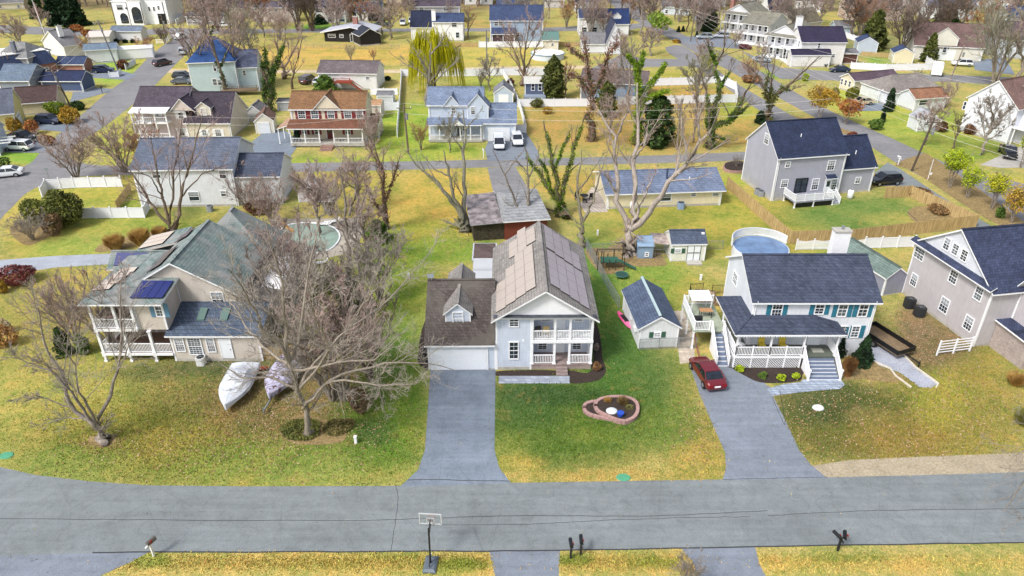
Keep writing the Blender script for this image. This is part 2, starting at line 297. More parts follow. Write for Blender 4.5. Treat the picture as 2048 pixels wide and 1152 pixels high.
# ---- lawn sheet: one sheet to the horizon, coloured by turf kind and dryness, with house shade painted in ----
TON=[ # px,py,rx,ry,colour,strength
(0,0,0,0,'#a99c56',1),
(100,700,260,160,'#a39a48',1),(60,830,200,90,'#a59c4a',.8),(60,620,160,120,'#9c8c42',.8),(350,880,330,90,'#8d8733',1),(450,760,200,80,'#7d7733',.9),(600,800,180,90,'#857440',.9),(600,930,260,55,'#808f34',.8),(120,930,160,40,'#7d8a34',.7),(760,850,100,90,'#627c1c',1),(790,750,80,170,'#6c8622',.9),(750,865,45,30,'#3f5e18',.8),(770,740,40,60,'#557420',.7),(440,730,110,22,'#4a5426',.8),(300,745,90,18,'#5a5e2c',.7),(790,540,90,100,'#88992a',1),(900,500,60,30,'#8f9a2e',.8),(640,560,80,90,'#8b8a30',.6),  # thin dark strips below the left house are painted shade
(1120,840,190,110,'#5f7624',1),(1230,700,90,180,'#456a18',1),(1060,800,90,60,'#466420',.9),(1110,790,110,22,'#3a561c',.9),(1320,790,70,90,'#4f6a22',.9),(1350,860,80,60,'#687c28',.8),(1370,770,30,60,'#8a8a3a',.5),(1000,900,60,40,'#7f8c34',.6),(1030,930,60,20,'#b09c48',.8),(1200,870,60,20,'#7d8a34',.6),(1200,955,280,16,'#b09a50',.9),(1400,930,60,50,'#a9923e',.7),(1430,870,50,70,'#9a8a36',.6),(1300,570,100,60,'#7f9230',1),(1400,590,60,40,'#a2953f',.8),(1190,560,50,120,'#5d8022',1),  # dark green strip before the main house is its shade, painted in
(1720,850,220,80,'#666824',1),(1650,800,100,50,'#465220',.9),(1760,800,80,25,'#5a5e24',.8),(1740,830,50,18,'#93834a',.5),(1850,880,150,60,'#8a7a34',.9),(1880,720,130,110,'#7c7a30',1),(1870,690,80,50,'#7d6848',.9),(1830,640,40,40,'#836c50',.8),(1960,830,110,120,'#8f8434',.9),(1880,800,60,60,'#9c9638',.7),  # dark patches before the white right house hold painted shade
(900,1130,1300,26,'#bda65a',1),(900,1135,60,20,'#8d9634',.7),(1250,1130,120,20,'#b39c50',.6),(700,1130,200,24,'#b0a050',.6),(930,1130,50,16,'#7f8c34',.8),(1150,1120,40,14,'#74862e',.8),(1310,1125,60,12,'#8a9038',.7),(300,1120,50,16,'#7f8f30',.7),(1700,1115,90,10,'#858a38',.7),
(890,400,130,70,'#b69c42',1),(880,470,110,30,'#a2a034',.7),(700,380,90,60,'#a99a40',1),(900,500,110,25,'#7e9826',.9),
(1450,450,260,70,'#a19a3a',1),(1620,430,120,40,'#9b8f38',.8),(1450,360,200,12,'#98a02c',.8),(1150,370,80,30,'#ad8f40',.9),(1720,430,150,40,'#6b8030',1),(1790,440,60,15,'#a69a48',.6),(1650,500,150,25,'#98963a',.8),
(1290,240,230,70,'#ae9148',1),(1120,250,70,50,'#ab8c46',1),(1420,260,120,40,'#ad9146',.9),(1480,215,60,25,'#9aa030',.8),(1360,185,100,18,'#ac8b3e',.9),(1350,155,120,14,'#a79a38',.9),
(850,260,80,60,'#8da02c',1),(960,180,60,40,'#9aa034',.8),(780,260,50,50,'#93a22e',1),(700,325,180,12,'#93a22e',.9),(900,300,90,20,'#97a232',.9),
(680,110,300,22,'#bf9f4c',1),(1000,115,150,20,'#b5a44c',1),(560,120,100,20,'#c2a050',1),(660,55,80,8,'#6f9a2a',1),
(1750,200,100,30,'#aab032',1),(1600,150,110,10,'#6f9a30',.9),(1850,250,150,30,'#97a038',1),(1900,300,150,30,'#87922e',1),(1640,260,60,20,'#b0a040',.7),(2030,390,70,40,'#b0a23c',.9),(1760,120,30,10,'#7fa03a',1),
(250,120,60,20,'#8aa834',1),(230,150,60,20,'#93a838',1),(250,290,60,60,'#a5a23c',1),(40,310,60,20,'#7fa02c',1),(330,110,100,30,'#b0a244',.8),(300,360,150,10,'#ad9a44',1),(180,400,150,60,'#a69c3c',1),(250,440,200,40,'#97983a',1),(130,500,100,30,'#97a03a',.8),(40,450,40,60,'#b29f46',.8),(350,420,60,20,'#6f6f32',.8),  # dull patch at the foot of the white left house is painted shade
(1840,100,120,30,'#8c8a40',.8),(40,60,60,40,'#b0a458',.8),(450,8,160,22,'#8a7552',.9),(850,5,300,20,'#8f7a52',.9),(1400,2,250,20,'#8a7856',.9),(1850,5,260,24,'#8c7c58',.9),(200,0,150,20,'#8a7552',.9),(1700,85,140,25,'#7f7a4c',.8),(1000,50,120,10,'#a98d4c',.7)]
def tone(px,py):
    col=np.zeros(px.shape+(3,),np.float32); col[:]=c(TON[0][4])[:3]
    for (x,y,rx,ry,h,s) in TON[1:]:
        d=((px-x)/rx)**2+((py-y)/ry)**2; wv=s*np.clip(1.35-d,0,1)**.8; wv=np.clip(wv,0,1)[...,None]; col=col*(1-wv)+np.array(c(h)[:3],np.float32)*wv
    return col
ys=[-60,-20,5,15]; y=20.
while y<330: ys.append(y); y*=1.013
ys+= [345,380,450,600,900,1500,3000,6000]; xs=list(np.arange(-60,60.1,.8)); x=60.8
while x<330: xs.append(x); xs.insert(0,-x); x*=1.015
for q in (380,500,800,1500,3000,6000): xs.append(q); xs.insert(0,-q)
XX,YY=np.meshgrid(np.array(xs),np.array(ys)); zz=YY*CC+H*SS; up=YY*SS-H*CC
ok=zz>5; PXX=np.where(ok,1024+F*XX/np.where(ok,zz,1),0); PYY=np.where(ok,576-F*up/np.where(ok,zz,1),3000)
ton=tone(PXX,PYY); n1,n2=XX.shape; idx=np.arange(n1*n2).reshape(n1,n2)
Q=np.stack([idx[:-1,:-1],idx[:-1,1:],idx[1:,1:],idx[1:,:-1]],-1).reshape(-1,4); V=np.stack([XX,YY,XX*0],-1).reshape(-1,3)
t=NT('lawn',.95,0,.15); at=t.n('Attribute'); at.attribute_name='tone'; v=t.co()
cc=t.mix(at.outputs['Color'],g2(.2),.15); cc=t.mix(cc,(.98,1.03,1.0,1),1.,'MULTIPLY')
n=t.noise(v,.22,6,.7); cc=t.mix(cc,t.ramp(n,[(.3,(.5,.72,.5,1)),(.5,g2(1)),(.7,(1.3,1.04,1.05,1))]),1.,'MULTIPLY')
n=t.noise(v,1.6,5,.75,.5); cc=t.mix(cc,t.ramp(n,[(.3,(.55,.74,.5,1)),(.52,g2(1)),(.7,(1.35,1.15,1.15,1))]),1.,'MULTIPLY')
n=t.noise(t.mapg(v,(1,.6,1)),9,4,.85); cc=t.mix(cc,t.ramp(n,[(.3,(.32,.42,.3,1)),(.5,g2(.96)),(.7,(1.55,1.4,1.35,1))]),1.,'MULTIPLY')
n2_=t.noise(v,.45,5,.7,1.); cc=t.mix(cc,c('#a98c52'),t.ramp(n2_,[(.56,g2(0)),(.74,g2(.55))]))
t.base(cc); t.bump(n,.7,.08); LAWN=t.m
ground=struct(link('ground',npmesh('ground',V,Q,LAWN,col=np.concatenate([ton.reshape(-1,3),np.ones((n1*n2,1))],1))))
# ---------- building kit ----------
MESHC={}
FACER={'f':0,'r':math.pi/2,'b':math.pi,'l':-math.pi/2}
def winmesh(w,h,st):
    k=(round(w,1),round(h,1),st)
    if k in MESHC: return MESHC[k]
    w,h=max(.3,k[0]),max(.3,k[1]); f=MB(); t=.09 if st!='far' else .1; d=.07
    f.box(-w/2,-d,-h/2,w/2,.0,-h/2+t); f.box(-w/2,-d,h/2-t,w/2,.0,h/2); f.box(-w/2,-d,-h/2+t,-w/2+t,0,h/2-t); f.box(w/2-t,-d,-h/2+t,w/2,0,h/2-t)
    nx=2 if w<1.0 else 3; ny=2
    if st=='pic': nx,ny=4,4
    f.box(-w/2+t,-.05,-.03,w/2-t,-.012,.03)
    if st=='dbl': f.box(-.06,-.062,-h/2+t,.06,-.012,h/2-t)
    if st not in('far','plain'):
        mw=.011
        for s,(z0,z1) in enumerate(((-h/2+t,-.03),(.03,h/2-t))):
            for i in range(1,nx):
                x=-w/2+t+(w-2*t)*i/nx; f.box(x-mw,-.04,z0,x+mw,-.014,z1)
            for j in range(1,ny):
                z=z0+(z1-z0)*j/ny; f.box(-w/2+t,-.038,z-mw,w/2-t,-.015,z+mw)
    g=MB(); g.poly([(-w/2+t*.7,-.010,-h/2+t*.7),(w/2-t*.7,-.010,-h/2+t*.7),(w/2-t*.7,-.010,h/2-t*.7),(-w/2+t*.7,-.010,h/2-t*.7)])
    g3=MB(); zb=h*.08; x_=w/2-t*.7; z_=h/2-t*.7; g3.poly([(-x_,-.010,-z_),(x_,-.010,-z_),(x_,-.010,zb),(-x_,-.010,zb)],0); g3.poly([(-x_,-.010,zb),(x_,-.010,zb),(x_,-.010,z_),(-x_,-.010,z_)],1)
    MESHC[k]=(f.mesh('window_frame',WHITE),[g.mesh('pane',GL[0]),g3.mesh('pane',[GL[0],plain('window_blind','#9aa1a8',.35)]),g.mesh('pane',GL[2])]); return MESHC[k]
class House:
    def __init__(s,name,label,cat,pL,pR,group=None,world=None):
        if world: s.o=world[0]; s.a=world[1]; s.W=world[2]
        else:
            a=G(*pL);b=G(*pR); s.o=a; s.W=math.hypot(b[0]-a[0],b[1]-a[1]); s.a=math.atan2(b[1]-a[1],b[0]-a[0])
        s.c,s.s=math.cos(s.a),math.sin(s.a); s.r=thing(name,label,cat,(s.o[0],s.o[1],0),s.a,group); s.lr=random.Random(label)
    def L(s,px,py,x=None,y=None,z=None):
        d=Dr(px,py); o=(-s.o[0],-s.o[1],H); q=lambda v:(v[0]*s.c+v[1]*s.s,-v[0]*s.s+v[1]*s.c,v[2]); o,d=q(o),q(d)
        t=(x-o[0])/d[0] if x is not None else (y-o[1])/d[1] if y is not None else (z-o[2])/d[2]
        return [o[i]+d[i]*t for i in range(3)]
    def b(s,mb,name,mats,parent=None,smooth=False): return mb.build(name,mats,parent or s.r,smooth)
    def walls(s,x0,x1,y0,y1,z0,ze,rise,axis,m,trim=WHITE,corner=True,found=.3):
        w=MB(); zr=ze+rise
        if axis=='x':
            ym=(y0+y1)/2
            w.poly([(x0,y0,z0),(x1,y0,z0),(x1,y0,ze),(x0,y0,ze)]); w.poly([(x1,y1,z0),(x0,y1,z0),(x0,y1,ze),(x1,y1,ze)])
            w.poly([(x0,y1,z0),(x0,y0,z0),(x0,y0,ze),(x0,ym,zr),(x0,y1,ze)]); w.poly([(x1,y0,z0),(x1,y1,z0),(x1,y1,ze),(x1,ym,zr),(x1,y0,ze)])
        elif axis=='y':
            xm=(x0+x1)/2
            w.poly([(x0,y0,z0),(x1,y0,z0),(x1,y0,ze),(xm,y0,zr),(x0,y0,ze)]); w.poly([(x1,y1,z0),(x0,y1,z0),(x0,y1,ze),(xm,y1,zr),(x1,y1,ze)])
            w.poly([(x0,y1,z0),(x0,y0,z0),(x0,y0,ze),(x0,y1,ze)]); w.poly([(x1,y0,z0),(x1,y1,z0),(x1,y1,ze),(x1,y0,ze)])
        else: w.box(x0,y0,z0,x1,y1,ze)
        if corner:
            t=.13
            for (cx,cy) in ((x0,y0),(x1,y0),(x0,y1),(x1,y1)):
                sx=1 if cx==x0 else -1; sy=1 if cy==y0 else -1
                a0,a1=sorted((cx-sx*.025,cx+sx*t)); b0,b1=sorted((cy-sy*.025,cy+sy*t)); w.box(a0,b0,z0+.01,a1,b1,ze-.02,1)
        if found and z0<.01: w.box(x0-.012,y0-.012,-.05,x1+.012,y1+.012,found,2)
        return s.b(w,'wall',[m,trim,CONC])
    def roof(s,x0,x1,y0,y1,ze,rise,axis,m,ov=.35,trim=WHITE,th=.16,hip=0,cap=True,parent=None,name='roof'):
        r=MB(); e=.05
        if axis=='x':
            hw=(y1-y0)/2; sl=rise/hw; ym=(y0+y1)/2; zr=ze+rise+e; zl=ze-ov*sl+e; a,b_=x0-ov*.8,x1+ov*.8
            for sg,yy in ((-1,y0-ov),(1,y1+ov)):
                P=[(a,yy,zl),(b_,yy,zl),(b_-hip,ym,zr),(a+hip,ym,zr)]
                r.hexa(P if sg<0 else P[::-1],th)
            if hip:
                r.hexa([(a,y1+ov,zl),(a,y0-ov,zl),(a+hip,ym,zr)],th); r.hexa([(b_,y0-ov,zl),(b_,y1+ov,zl),(b_-hip,ym,zr)],th)
            if cap: r.bar((a+hip,ym,zr+.01),(b_-hip,ym,zr+.01),.3,.07)
            s.edge=(zl,)
        elif axis=='y':
            hw=(x1-x0)/2; sl=rise/hw; xm=(x0+x1)/2; zr=ze+rise+e; zl=ze-ov*sl+e; a,b_=y0-ov*.8,y1+ov*.8
            for sg,xx in ((-1,x0-ov),(1,x1+ov)):
                P=[(xx,b_,zl),(xx,a,zl),(xm,a+hip,zr),(xm,b_-hip,zr)]
                r.hexa(P if sg<0 else P[::-1],th)
            if hip:
                r.hexa([(x0-ov,a,zl),(x1+ov,a,zl),(xm,a+hip,zr)],th); r.hexa([(x1+ov,b_,zl),(x0-ov,b_,zl),(xm,b_-hip,zr)],th)
            if cap: r.bar((xm,a+hip,zr+.01),(xm,b_-hip,zr+.01),.3,.07)
        elif axis=='flat': r.box(x0-ov,y0-ov,ze+.02,x1+ov,y1+ov,ze+.02+th)
        elif axis=='shed': # rises with y
            r.hexa([(x0-ov,y0-ov,ze+e),(x1+ov,y0-ov,ze+e),(x1+ov,y1,ze+rise+e),(x0-ov,y1,ze+rise+e)],th)
        elif axis=='shedhip':
            r.hexa([(x0-ov,y0-ov,ze+e),(x1+ov,y0-ov,ze+e),(x1+ov-hip,y1,ze+rise+e),(x0-ov+hip,y1,ze+rise+e)],th)
            if hip>0:
                r.hexa([(x0-ov,y1,ze+e),(x0-ov,y0-ov,ze+e),(x0-ov+hip,y1,ze+rise+e)],th); r.hexa([(x1+ov,y0-ov,ze+e),(x1+ov,y1,ze+e),(x1+ov-hip,y1,ze+rise+e)],th)
        return s.b(r,name,[m,trim],parent)
    def vol(s,x0,x1,y0,y1,ze,rise,axis,wall,roofm,ov=.35,z0=0,hip=0,corner=True,trim=WHITE,found=.3):
        s.walls(x0,x1,y0,y1,z0,ze,0 if hip else rise,'h' if hip else axis,wall,trim,corner,found)
        if corner and z0==0 and (x1-x0)>5 and axis=='x':
            for x in (x0+.22,x1-.22): s.b(MB().tube([(x,y0-ov*.8,ze-.1),(x,y0-.07,ze-.45),(x,y0-.07,.15),(x,y0-.3,.08)],.045,6),'downpipe',trim)
        return s.roof(x0,x1,y0,y1,ze,rise,axis,roofm,ov,hip=hip)
    def put(s,face,at,u,z,me,name,parent=None,off=0.):
        pos={'f':(u,at-off,z),'b':(u,at+off,z),'l':(at-off,u,z),'r':(at+off,u,z)}[face]
        return link(name,me,parent or s.r,pos,FACER[face])
    def win(s,face,at,u,z,w,h,st='std',shut=None,gl=None):
        f,gs=winmesh(w,h,st); o=s.put(face,at,u,z,f,'window',off=.012); link('pane',gs[s.lr.randrange(3) if gl is None else gl],o)
        if shut:
            k=('sh',round(h,1),shut.name)
            if k not in MESHC:
                q=MB(); hh=round(h,1); q.box(-.2,-.05,-hh/2,.2,0,hh/2)
                for i in range(int(hh/.16)): q.box(-.155,-.062,-hh/2+.08+i*.16,.155,-.05,-hh/2+.15+i*.16)
                MESHC[k]=q.mesh('shutter',shut)
            for sg in (-1,1): s.put(face,at,u+sg*(round(w,1)/2+.23),z,MESHC[k],'shutter',off=.012)
        return o
    def span(s,face,at,bx):
        k=dict(y=at) if face in 'fb' else dict(x=at); x0,y0,x1,y1=bx; xm,ym=(x0+x1)/2,(y0+y1)/2
        l,r_,t,bt=s.L(x0,ym,**k),s.L(x1,ym,**k),s.L(xm,y0,**k),s.L(xm,y1,**k); i=0 if face in 'fb' else 1
        return (l[i]+r_[i])/2,(t[2]+bt[2])/2,abs(r_[i]-l[i]),t[2]-bt[2]
    def wpx(s,face,at,boxes,st='std',shut=None,gl=None):
        for bx in boxes:
            u,z,w,h=s.span(face,at,bx); z=min(z,getattr(s,'zm',99)-h/2) if face=='f' else z; s.win(face,at,u,z,w,h,st,shut,gl)
    def door(s,face,at,u,z0,w,h,m=None,lite=True,name='door'):
        d=MB(); d.box(-w/2,-.05,0,w/2,0,h); t=.1; fr=MB(); fr.box(-w/2-t,-.07,0,-w/2,0,h+t); fr.box(w/2,-.07,0,w/2+t,0,h+t); fr.box(-w/2,-.07,h,w/2,0,h+t)
        o=s.put(face,at,u,z0,d.mesh(name,m or DOORW),name,off=.012); fr.build('door_frame',WHITE,o); hm=MB().box(w/2-.12,-.11,h*.45,w/2-.07,-.05,h*.5); hm.build('handle',GREYM,o)
        if lite: MB().box(-w*.28,-.056,h*.5,w*.28,-.05,h*.9).build('door_window',GL[0],o)
        return o
    def garage(s,face,at,u,w,h,m=None,rows=4,lites=False):
        d=MB(); d.box(-w/2,-.03,0.02,w/2,0,h)
        for i in range(rows): 
            z0=.05+i*(h-.04)/rows; d.box(-w/2+.03,-.06,z0,w/2-.03,-.03,z0+(h-.04)/rows-.05)
        o=s.put(face,at,u,0,d.mesh('garage_door',m or DOORW),'garage_door',off=.012); t=.14; f=MB(); f.box(-w/2-t,-.08,0,-w/2,0,h+t); f.box(w/2,-.08,0,w/2+t,0,h+t); f.box(-w/2,-.08,h,w/2,0,h+t); f.build('garage_frame',WHITE,o)
        if lites:
            q=MB()
            for i in range(4): q.box(-w/2+w*(i+.15)/4,-.068,h*.8,-w/2+w*(i+.85)/4,-.06,h*.94)
            q.build('garage_window',GL[0],o)
        return o
    def slider(s,face,at,u,z0,w,h,trim=WHITE):
        f=MB(); t=.09; f.box(-w/2,-.08,0,-w/2+t,0,h); f.box(w/2-t,-.08,0,w/2,0,h); f.box(-w/2+t,-.08,h-t,w/2-t,0,h); f.box(-w/2+t,-.08,0,w/2-t,0,t); f.box(-.05,-.07,t,.05,-.012,h-t)
        o=s.put(face,at,u,z0,f.mesh('patio_door',trim),'patio_door',off=.012); MB().box(-w/2+.05,-.03,.05,w/2-.05,-.005,h-.05).build('pane',GL[0],o); return o
    def rail(s,pts,z,h=.95,m=None,sp=.13,posts=True,pw=.1,bal=.045,name='railing'):
        m=m or WHITE
        for a,b in zip(pts,pts[1:]):
            za=z if len(a)<3 else a[2]; zb=z if len(b)<3 else b[2]; r=MB(); A=Vector((a[0],a[1],za));B=Vector((b[0],b[1],zb)); U=Vector((0,0,1))
            r.bar(A+U*h,B+U*h,.09,.07); r.bar(A+U*.1,B+U*.1,.06,.06); n=max(1,int((B-A).length/sp))
            for i in range(n):
                p=A.lerp(B,(i+.5)/n); r.box(p.x-bal/2,p.y-bal/2,p.z+.12,p.x+bal/2,p.y+bal/2,p.z+h-.03)
            s.b(r,name,m)
        if posts:
            for p in pts:
                zz=z if len(p)<3 else p[2]; s.b(MB().box(p[0]-pw/2,p[1]-pw/2,zz,p[0]+pw/2,p[1]+pw/2,zz+h+.08).box(p[0]-pw*.7,p[1]-pw*.7,zz+h+.08,p[0]+pw*.7,p[1]+pw*.7,zz+h+.12),'railing_post',m)
    def post(s,x,y,z0,z1,w=.16,m=None): return s.b(MB().box(x-w/2,y-w/2,z0,x+w/2,y+w/2,z1).box(x-w*.75,y-w*.75,z0,x+w*.75,y+w*.75,z0+.12).box(x-w*.75,y-w*.75,z1-.12,x+w*.75,y+w*.75,z1-.002),'porch_post',m or WHITE)
    def steps(s,x0,x1,y0,y1,z,n,m,riser=WHITE,side=None):
        "front steps from z at y1 down to the ground at y0"
        q=MB(); 
        for i in range(n):
            ya=y0+(y1-y0)*i/n; yb=y0+(y1-y0)*(i+1)/n; zt=z*(i+1)/(n+1); q.box(x0,ya,0,x1,yb-.002,zt-.05,1); q.box(x0-.02,ya-.03,zt-.05,x1+.02,yb,zt,0)
        return s.b(q,'steps',[m,riser])
    def gable(s,x0,x1,y0,yb,ze,rise,wall,roofm,z0=None,ov=.2,w=None,wh=None,trim=WHITE):
        "front-facing dormer: parent part dormer, sub-parts roof, window"
        q=MB(); xm=(x0+x1)/2; z0=ze if z0 is None else z0
        q.poly([(x0,y0,z0),(x1,y0,z0),(x1,y0,ze),(xm,y0,ze+rise),(x0,y0,ze)]); q.poly([(x0,yb,z0),(x0,y0,z0),(x0,y0,ze),(x0,yb,ze)]); q.poly([(x1,y0,z0),(x1,yb,z0),(x1,yb,ze),(x1,y0,ze)])
        q.poly([(x1,yb,z0),(x0,yb,z0),(x0,yb,ze),(xm,yb,ze+rise),(x1,yb,ze)])
        sg=-1 if yb>y0 else 1
        q.box(x0-.02,min(y0,y0+sg*.03),z0,x0+.1,max(y0,y0+sg*.03),ze,1); q.box(x1-.1,min(y0,y0+sg*.03),z0,x1+.02,max(y0,y0+sg*.03),ze,1); o=s.b(q,'dormer',[wall,trim])
        r=MB(); hw=(x1-x0)/2; sl=rise/hw; zl=ze-ov*sl+.05; zr=ze+rise+.05; a=y0+sg*ov
        for P in ([(x0-ov,yb,zl),(x0-ov,a,zl),(xm,a,zr),(xm,yb,zr)],[(xm,yb,zr),(xm,a,zr),(x1+ov,a,zl),(x1+ov,yb,zl)]):
            r.hexa(P if sg<0 else P[::-1],.12)
        r.bar((xm,a,zr+.01),(xm,yb,zr+.01),.26,.05); r.build('roof',[roofm,trim],o)
        if w:
            f,gs=winmesh(w,wh or w*1.5,'std'); q=link('window',f,o,(xm,y0+sg*.012,z0+(ze-z0)*.52),0 if sg<0 else math.pi); MB().box(-w/2+.06,-.02,-(wh or w*1.5)/2+.06,w/2-.06,-.008,(wh or w*1.5)/2-.06).build
        return o
    def chimney(s,x,y,z0,z1,w=.8,d=.8,m=None,capm=None):
        return s.b(MB().box(x-w/2,y-d/2,z0,x+w/2,y+d/2,z1).box(x-w/2-.08,y-d/2-.08,z1,x+w/2+.08,y+d/2+.08,z1+.14,1).cyl(x,y,z1+.14,z1+.5,.14,10,2),'chimney',[m or WHITE,capm or CONC,GREYM])
    def vent(s,x,y,z): s.b(MB().cyl(x,y,z-.2,z+.35,.06,8),'vent_pipe',WHITE)
def shut(h): return plain('shutter'+h,h,.5,0,.1)
RW=siding('#dfe2e8')
# ======== main house ========
MS=siding('#ced8e8'); MSH=shingle('#7d746e','#5f5955'); MSH2=shingle('#9c9894','#8b8784')
h=House('house','pale blue two-storey house with solar panels on both roof slopes and a two-storey white porch','house',(858,740),(1183,738)); M=h
x0,xp,x1=6.08,9.22,14.62; D=13.6; ze,zp=5.62,8.5; xm=(5.7+14.95)/2
h.walls(x0,xp,0,D,0,ze,0,'h',MS); h.walls(xp,x1,1.9,D,0,ze,0,'h',MS)
g=MB(); g.poly([(x0-.03,-.02,ze),(x1+.03,-.02,ze),((x0+x1)/2,-.02,ze+2.72)]); g2_=MB(); g2_.poly([(x1+.03,D+.02,ze),(x0-.03,D+.02,ze),((x0+x1)/2,D+.02,ze+2.72)]); h.b(g2_,'gable_wall',MS); g.box(x0-.05,-.08,ze-.3,x1+.05,.0,ze-.02,1); g.box(x0-.2,-.45,ze+.12,x1+.2,-.02,ze+.17,2)
h.b(g,'gable_wall',[plain('gable_siding','#e4e6ea',.6,0,.05),WHITE,shingle('#565b66')])
h.roof(x0,x1,-.25,D,ze,2.75,'y',MSH2,ov=.42)
h.b(MB().box(xp,0,ze-.35,x1,1.9,ze-.3).box(xp,0.02,ze-.3,x1,.14,ze-.02).box(x1-.14,.14,ze-.3,x1,1.9,ze-.02),'porch_ceiling',WHITE)
h.b(MB().box(xp,-.05,2.85,x1+.03,1.9,3.12).box(xp-.01,-.09,2.86,x1+.05,-.05,3.14),'balcony_floor',WHITE)
h.b(MB().box(xp,0,0,x1,1.9,.5).box(xp-.02,-.06,.5,x1+.03,1.9,.58,1),'porch_floor',[brickm('#a08a86'),brickm('#9b8583','#8f8784',.3,.2,'pavers')])
for x in (xp+.06,11.27,12.6,x1-.08): h.post(x,.08,.58,ze-.3,.2)
h.post(x1-.08,1.8,.58,ze-.3,.16)
for z,pts in ((3.14,[(xp+.16,.08),(11.17,.08)]),(3.14,[(11.37,.08),(12.5,.08)]),(3.14,[(12.7,.08),(x1-.2,.08)]),(.58,[(xp+.16,.08),(11.17,.08)]),(.58,[(12.7,.08),(x1-.2,.08)]),(3.14,[(x1-.08,.2),(x1-.08,1.8)]),(.58,[(x1-.08,.2),(x1-.08,1.8)])): h.rail(pts,z,.92,posts=False,sp=.14,bal=.05)
h.steps(11.45,12.45,-1.0,-.07,.5,3,brickm('#9b8583','#8f8784',.3,.2,'pavers'),brickm('#a08a86'))
h.wpx('f',0,[(1018,632,1038,654),(1017,683,1038,718)],gl=0); h.wpx('f',1.9,[(1082,633,1102,643),(1148,633,1166,643)]); h.wpx('f',1.9,[(1075,681,1095,699),(1144,681,1163,699)],gl=0)
h.door('f',1.9,11.75,.58,.95,2.1,gl:=None) if False else h.door('f',1.9,11.75,.58,.95,2.1); h.door('f',1.9,11.75,3.14,.95,2.1)
WX=6.05
h.walls(0,x0-.03,0.02,11.0,0,2.98,0,'h',MS,found=.15)
w_=MB(); w_.poly([(0,11,2.98),(0,.02,2.98),(0,5.5,6.2)]); h.b(w_,'gable_wall',MS)
h.roof(0,x0-.36,0.02,11.0,2.98,3.25,'x',shingle('#665d5a','#4c4644','#5a5650'),ov=.35,cap=True)
h.garage('f',.02,2.78,4.9,2.35,rows=4); 
h.gable(1.55,3.8,1.75,5.3,5.0,.95,MS,MSH2,z0=3.6,w=1.0,wh=1.5); h.gable(1.55,3.8,9.2,5.7,5.0,.95,MS,MSH2,z0=3.6)
h.b(MB().box(3.6,11.02,0,5.6,16.5,2.5).hexa([(3.5,11.1,2.7),(5.7,11.1,2.7),(5.7,16.6,2.9),(3.5,16.6,2.9)],.12),'sunroom',[siding('#b9bcc2'),plain('sunroom_roof','#b5b9c0',.6)])
h.b(MB().box(3.4,16.6,0,5.9,20.6,2.6).box(3.3,16.5,2.6,6.0,20.7,2.75,1).box(3.45,16.65,2.75,5.85,20.55,2.78,2),'rear_room',[siding('#b9bcc2'),plain('sunroom_roof','#b5b9c0',.6),shingle('#6d5f5c')])
h.b(MB().cyl(.1,5.4,6.2,6.6,.03,6).box(-.25,5.25,6.6,.35,5.35,6.95),'satellite_dish',mat('#8b98a8'))
for x,y in ((8.5,.03),): h.b(MB().box(x-.09,-.03,3.4-.4,x+.09,0,3.4-.2),'wall_light',WHITE)
# solar panels: real panels laid on both slopes, in rows
def panels(h,side,xr,zr,xe,ze2,y0,cells,m,pw=1.0,pl=1.68,off=.12):
    "cells: list of (row along the slope from ridge, first y, count)"
    sl=math.atan2(zr-ze2,abs(xe-xr)); d=Vector((side*math.cos(sl),0,-math.sin(sl))); n=Vector((side*math.sin(sl),0,math.cos(sl))); 
    for (s0,ya,cnt,land) in cells:
        a,b=(pl,pw) if land else (pw,pl)   # a along y, b down slope
        for i in range(cnt):
            q=MB(); o=Vector((xr,ya+i*(a+.02),zr))+d*s0+n*off; P=[o,o+Vector((0,a,0)),o+Vector((0,a,0))+d*b,o+d*b]
            if side>0: P=[P[0],P[3],P[2],P[1]]
            q.hexa([tuple(p) for p in P],.05); me=q.mesh('solar_panel',[m,BLACK]); uv=me.uv_layers.new(); 
            for li,cu in zip(me.polygons[0].loop_indices,[(0,0),(1,0),(1,1),(0,1)]): uv.data[li].uv=cu
            link('solar_panel',me,h.r)
SOL=solarm('#b5a99f'); SOL2=solarm('#a59ba3')  # pale cell colours imitate sky reflected on dark panels
xr=(x0+x1)/2; zt=ze+2.8
panels(h,-1,xr,zt,x0,ze+.02,0,[(.9,1.0,5,1),(1.93,.8,5,1),(2.96,.6,4,1),(3.99,.4,3,1),(.5,9.8,2,1),(1.53,9.2,3,1),(2.56,9.2,2,1)],SOL)
panels(h,1,xr,zt,x1,ze+.02,0,[(.5,1.1,4,1),(1.53,.9,4,1),(2.56,.7,4,1),(3.59,.5,4,1),(.5,8.3,3,1),(1.53,8.0,3,1),(2.56,7.8,3,1),(3.59,7.6,2,1)],SOL2)
# ======== white house right ========
h=House('house','white two-storey house with teal shutters, dark shingle roof and a hip-roofed wraparound porch','house',(1488,712),(1724,712)); WS=siding('#dfe4ec'); DR=shingle('#4e566b','#3d4457'); TEAL=shut('#2f7288')
h.vol(0,10.97,0,8.4,6.1,2.3,'x',WS,DR,ov=.4); h.zm=5.86
h.wpx('f',0,[(1544,598,1566,629),(1630,598,1651,624),(1676,598,1697,628),(1718,598,1738,628)],shut=TEAL); h.wpx('f',0,[(1678,651,1698,675)]); h.wpx('f',0,[(1701,651,1719,675)],shut=TEAL); h.wpx('f',0,[(1683,698,1697,713)])
h.wpx('l',0,[(1466,542,1476,573)],st='std'); h.wpx('l',0,[(1463,628,1473,655)],st='plain')
zf=1.28; PY=-1.9; RX=7.5
h.b(MB().box(-1.6,PY,zf-.16,RX,0,zf).box(-1.6,0,zf-.16,-.03,4.4,zf),'porch_floor',plain('deck_boards','#5c6259',.8))
la=MB()
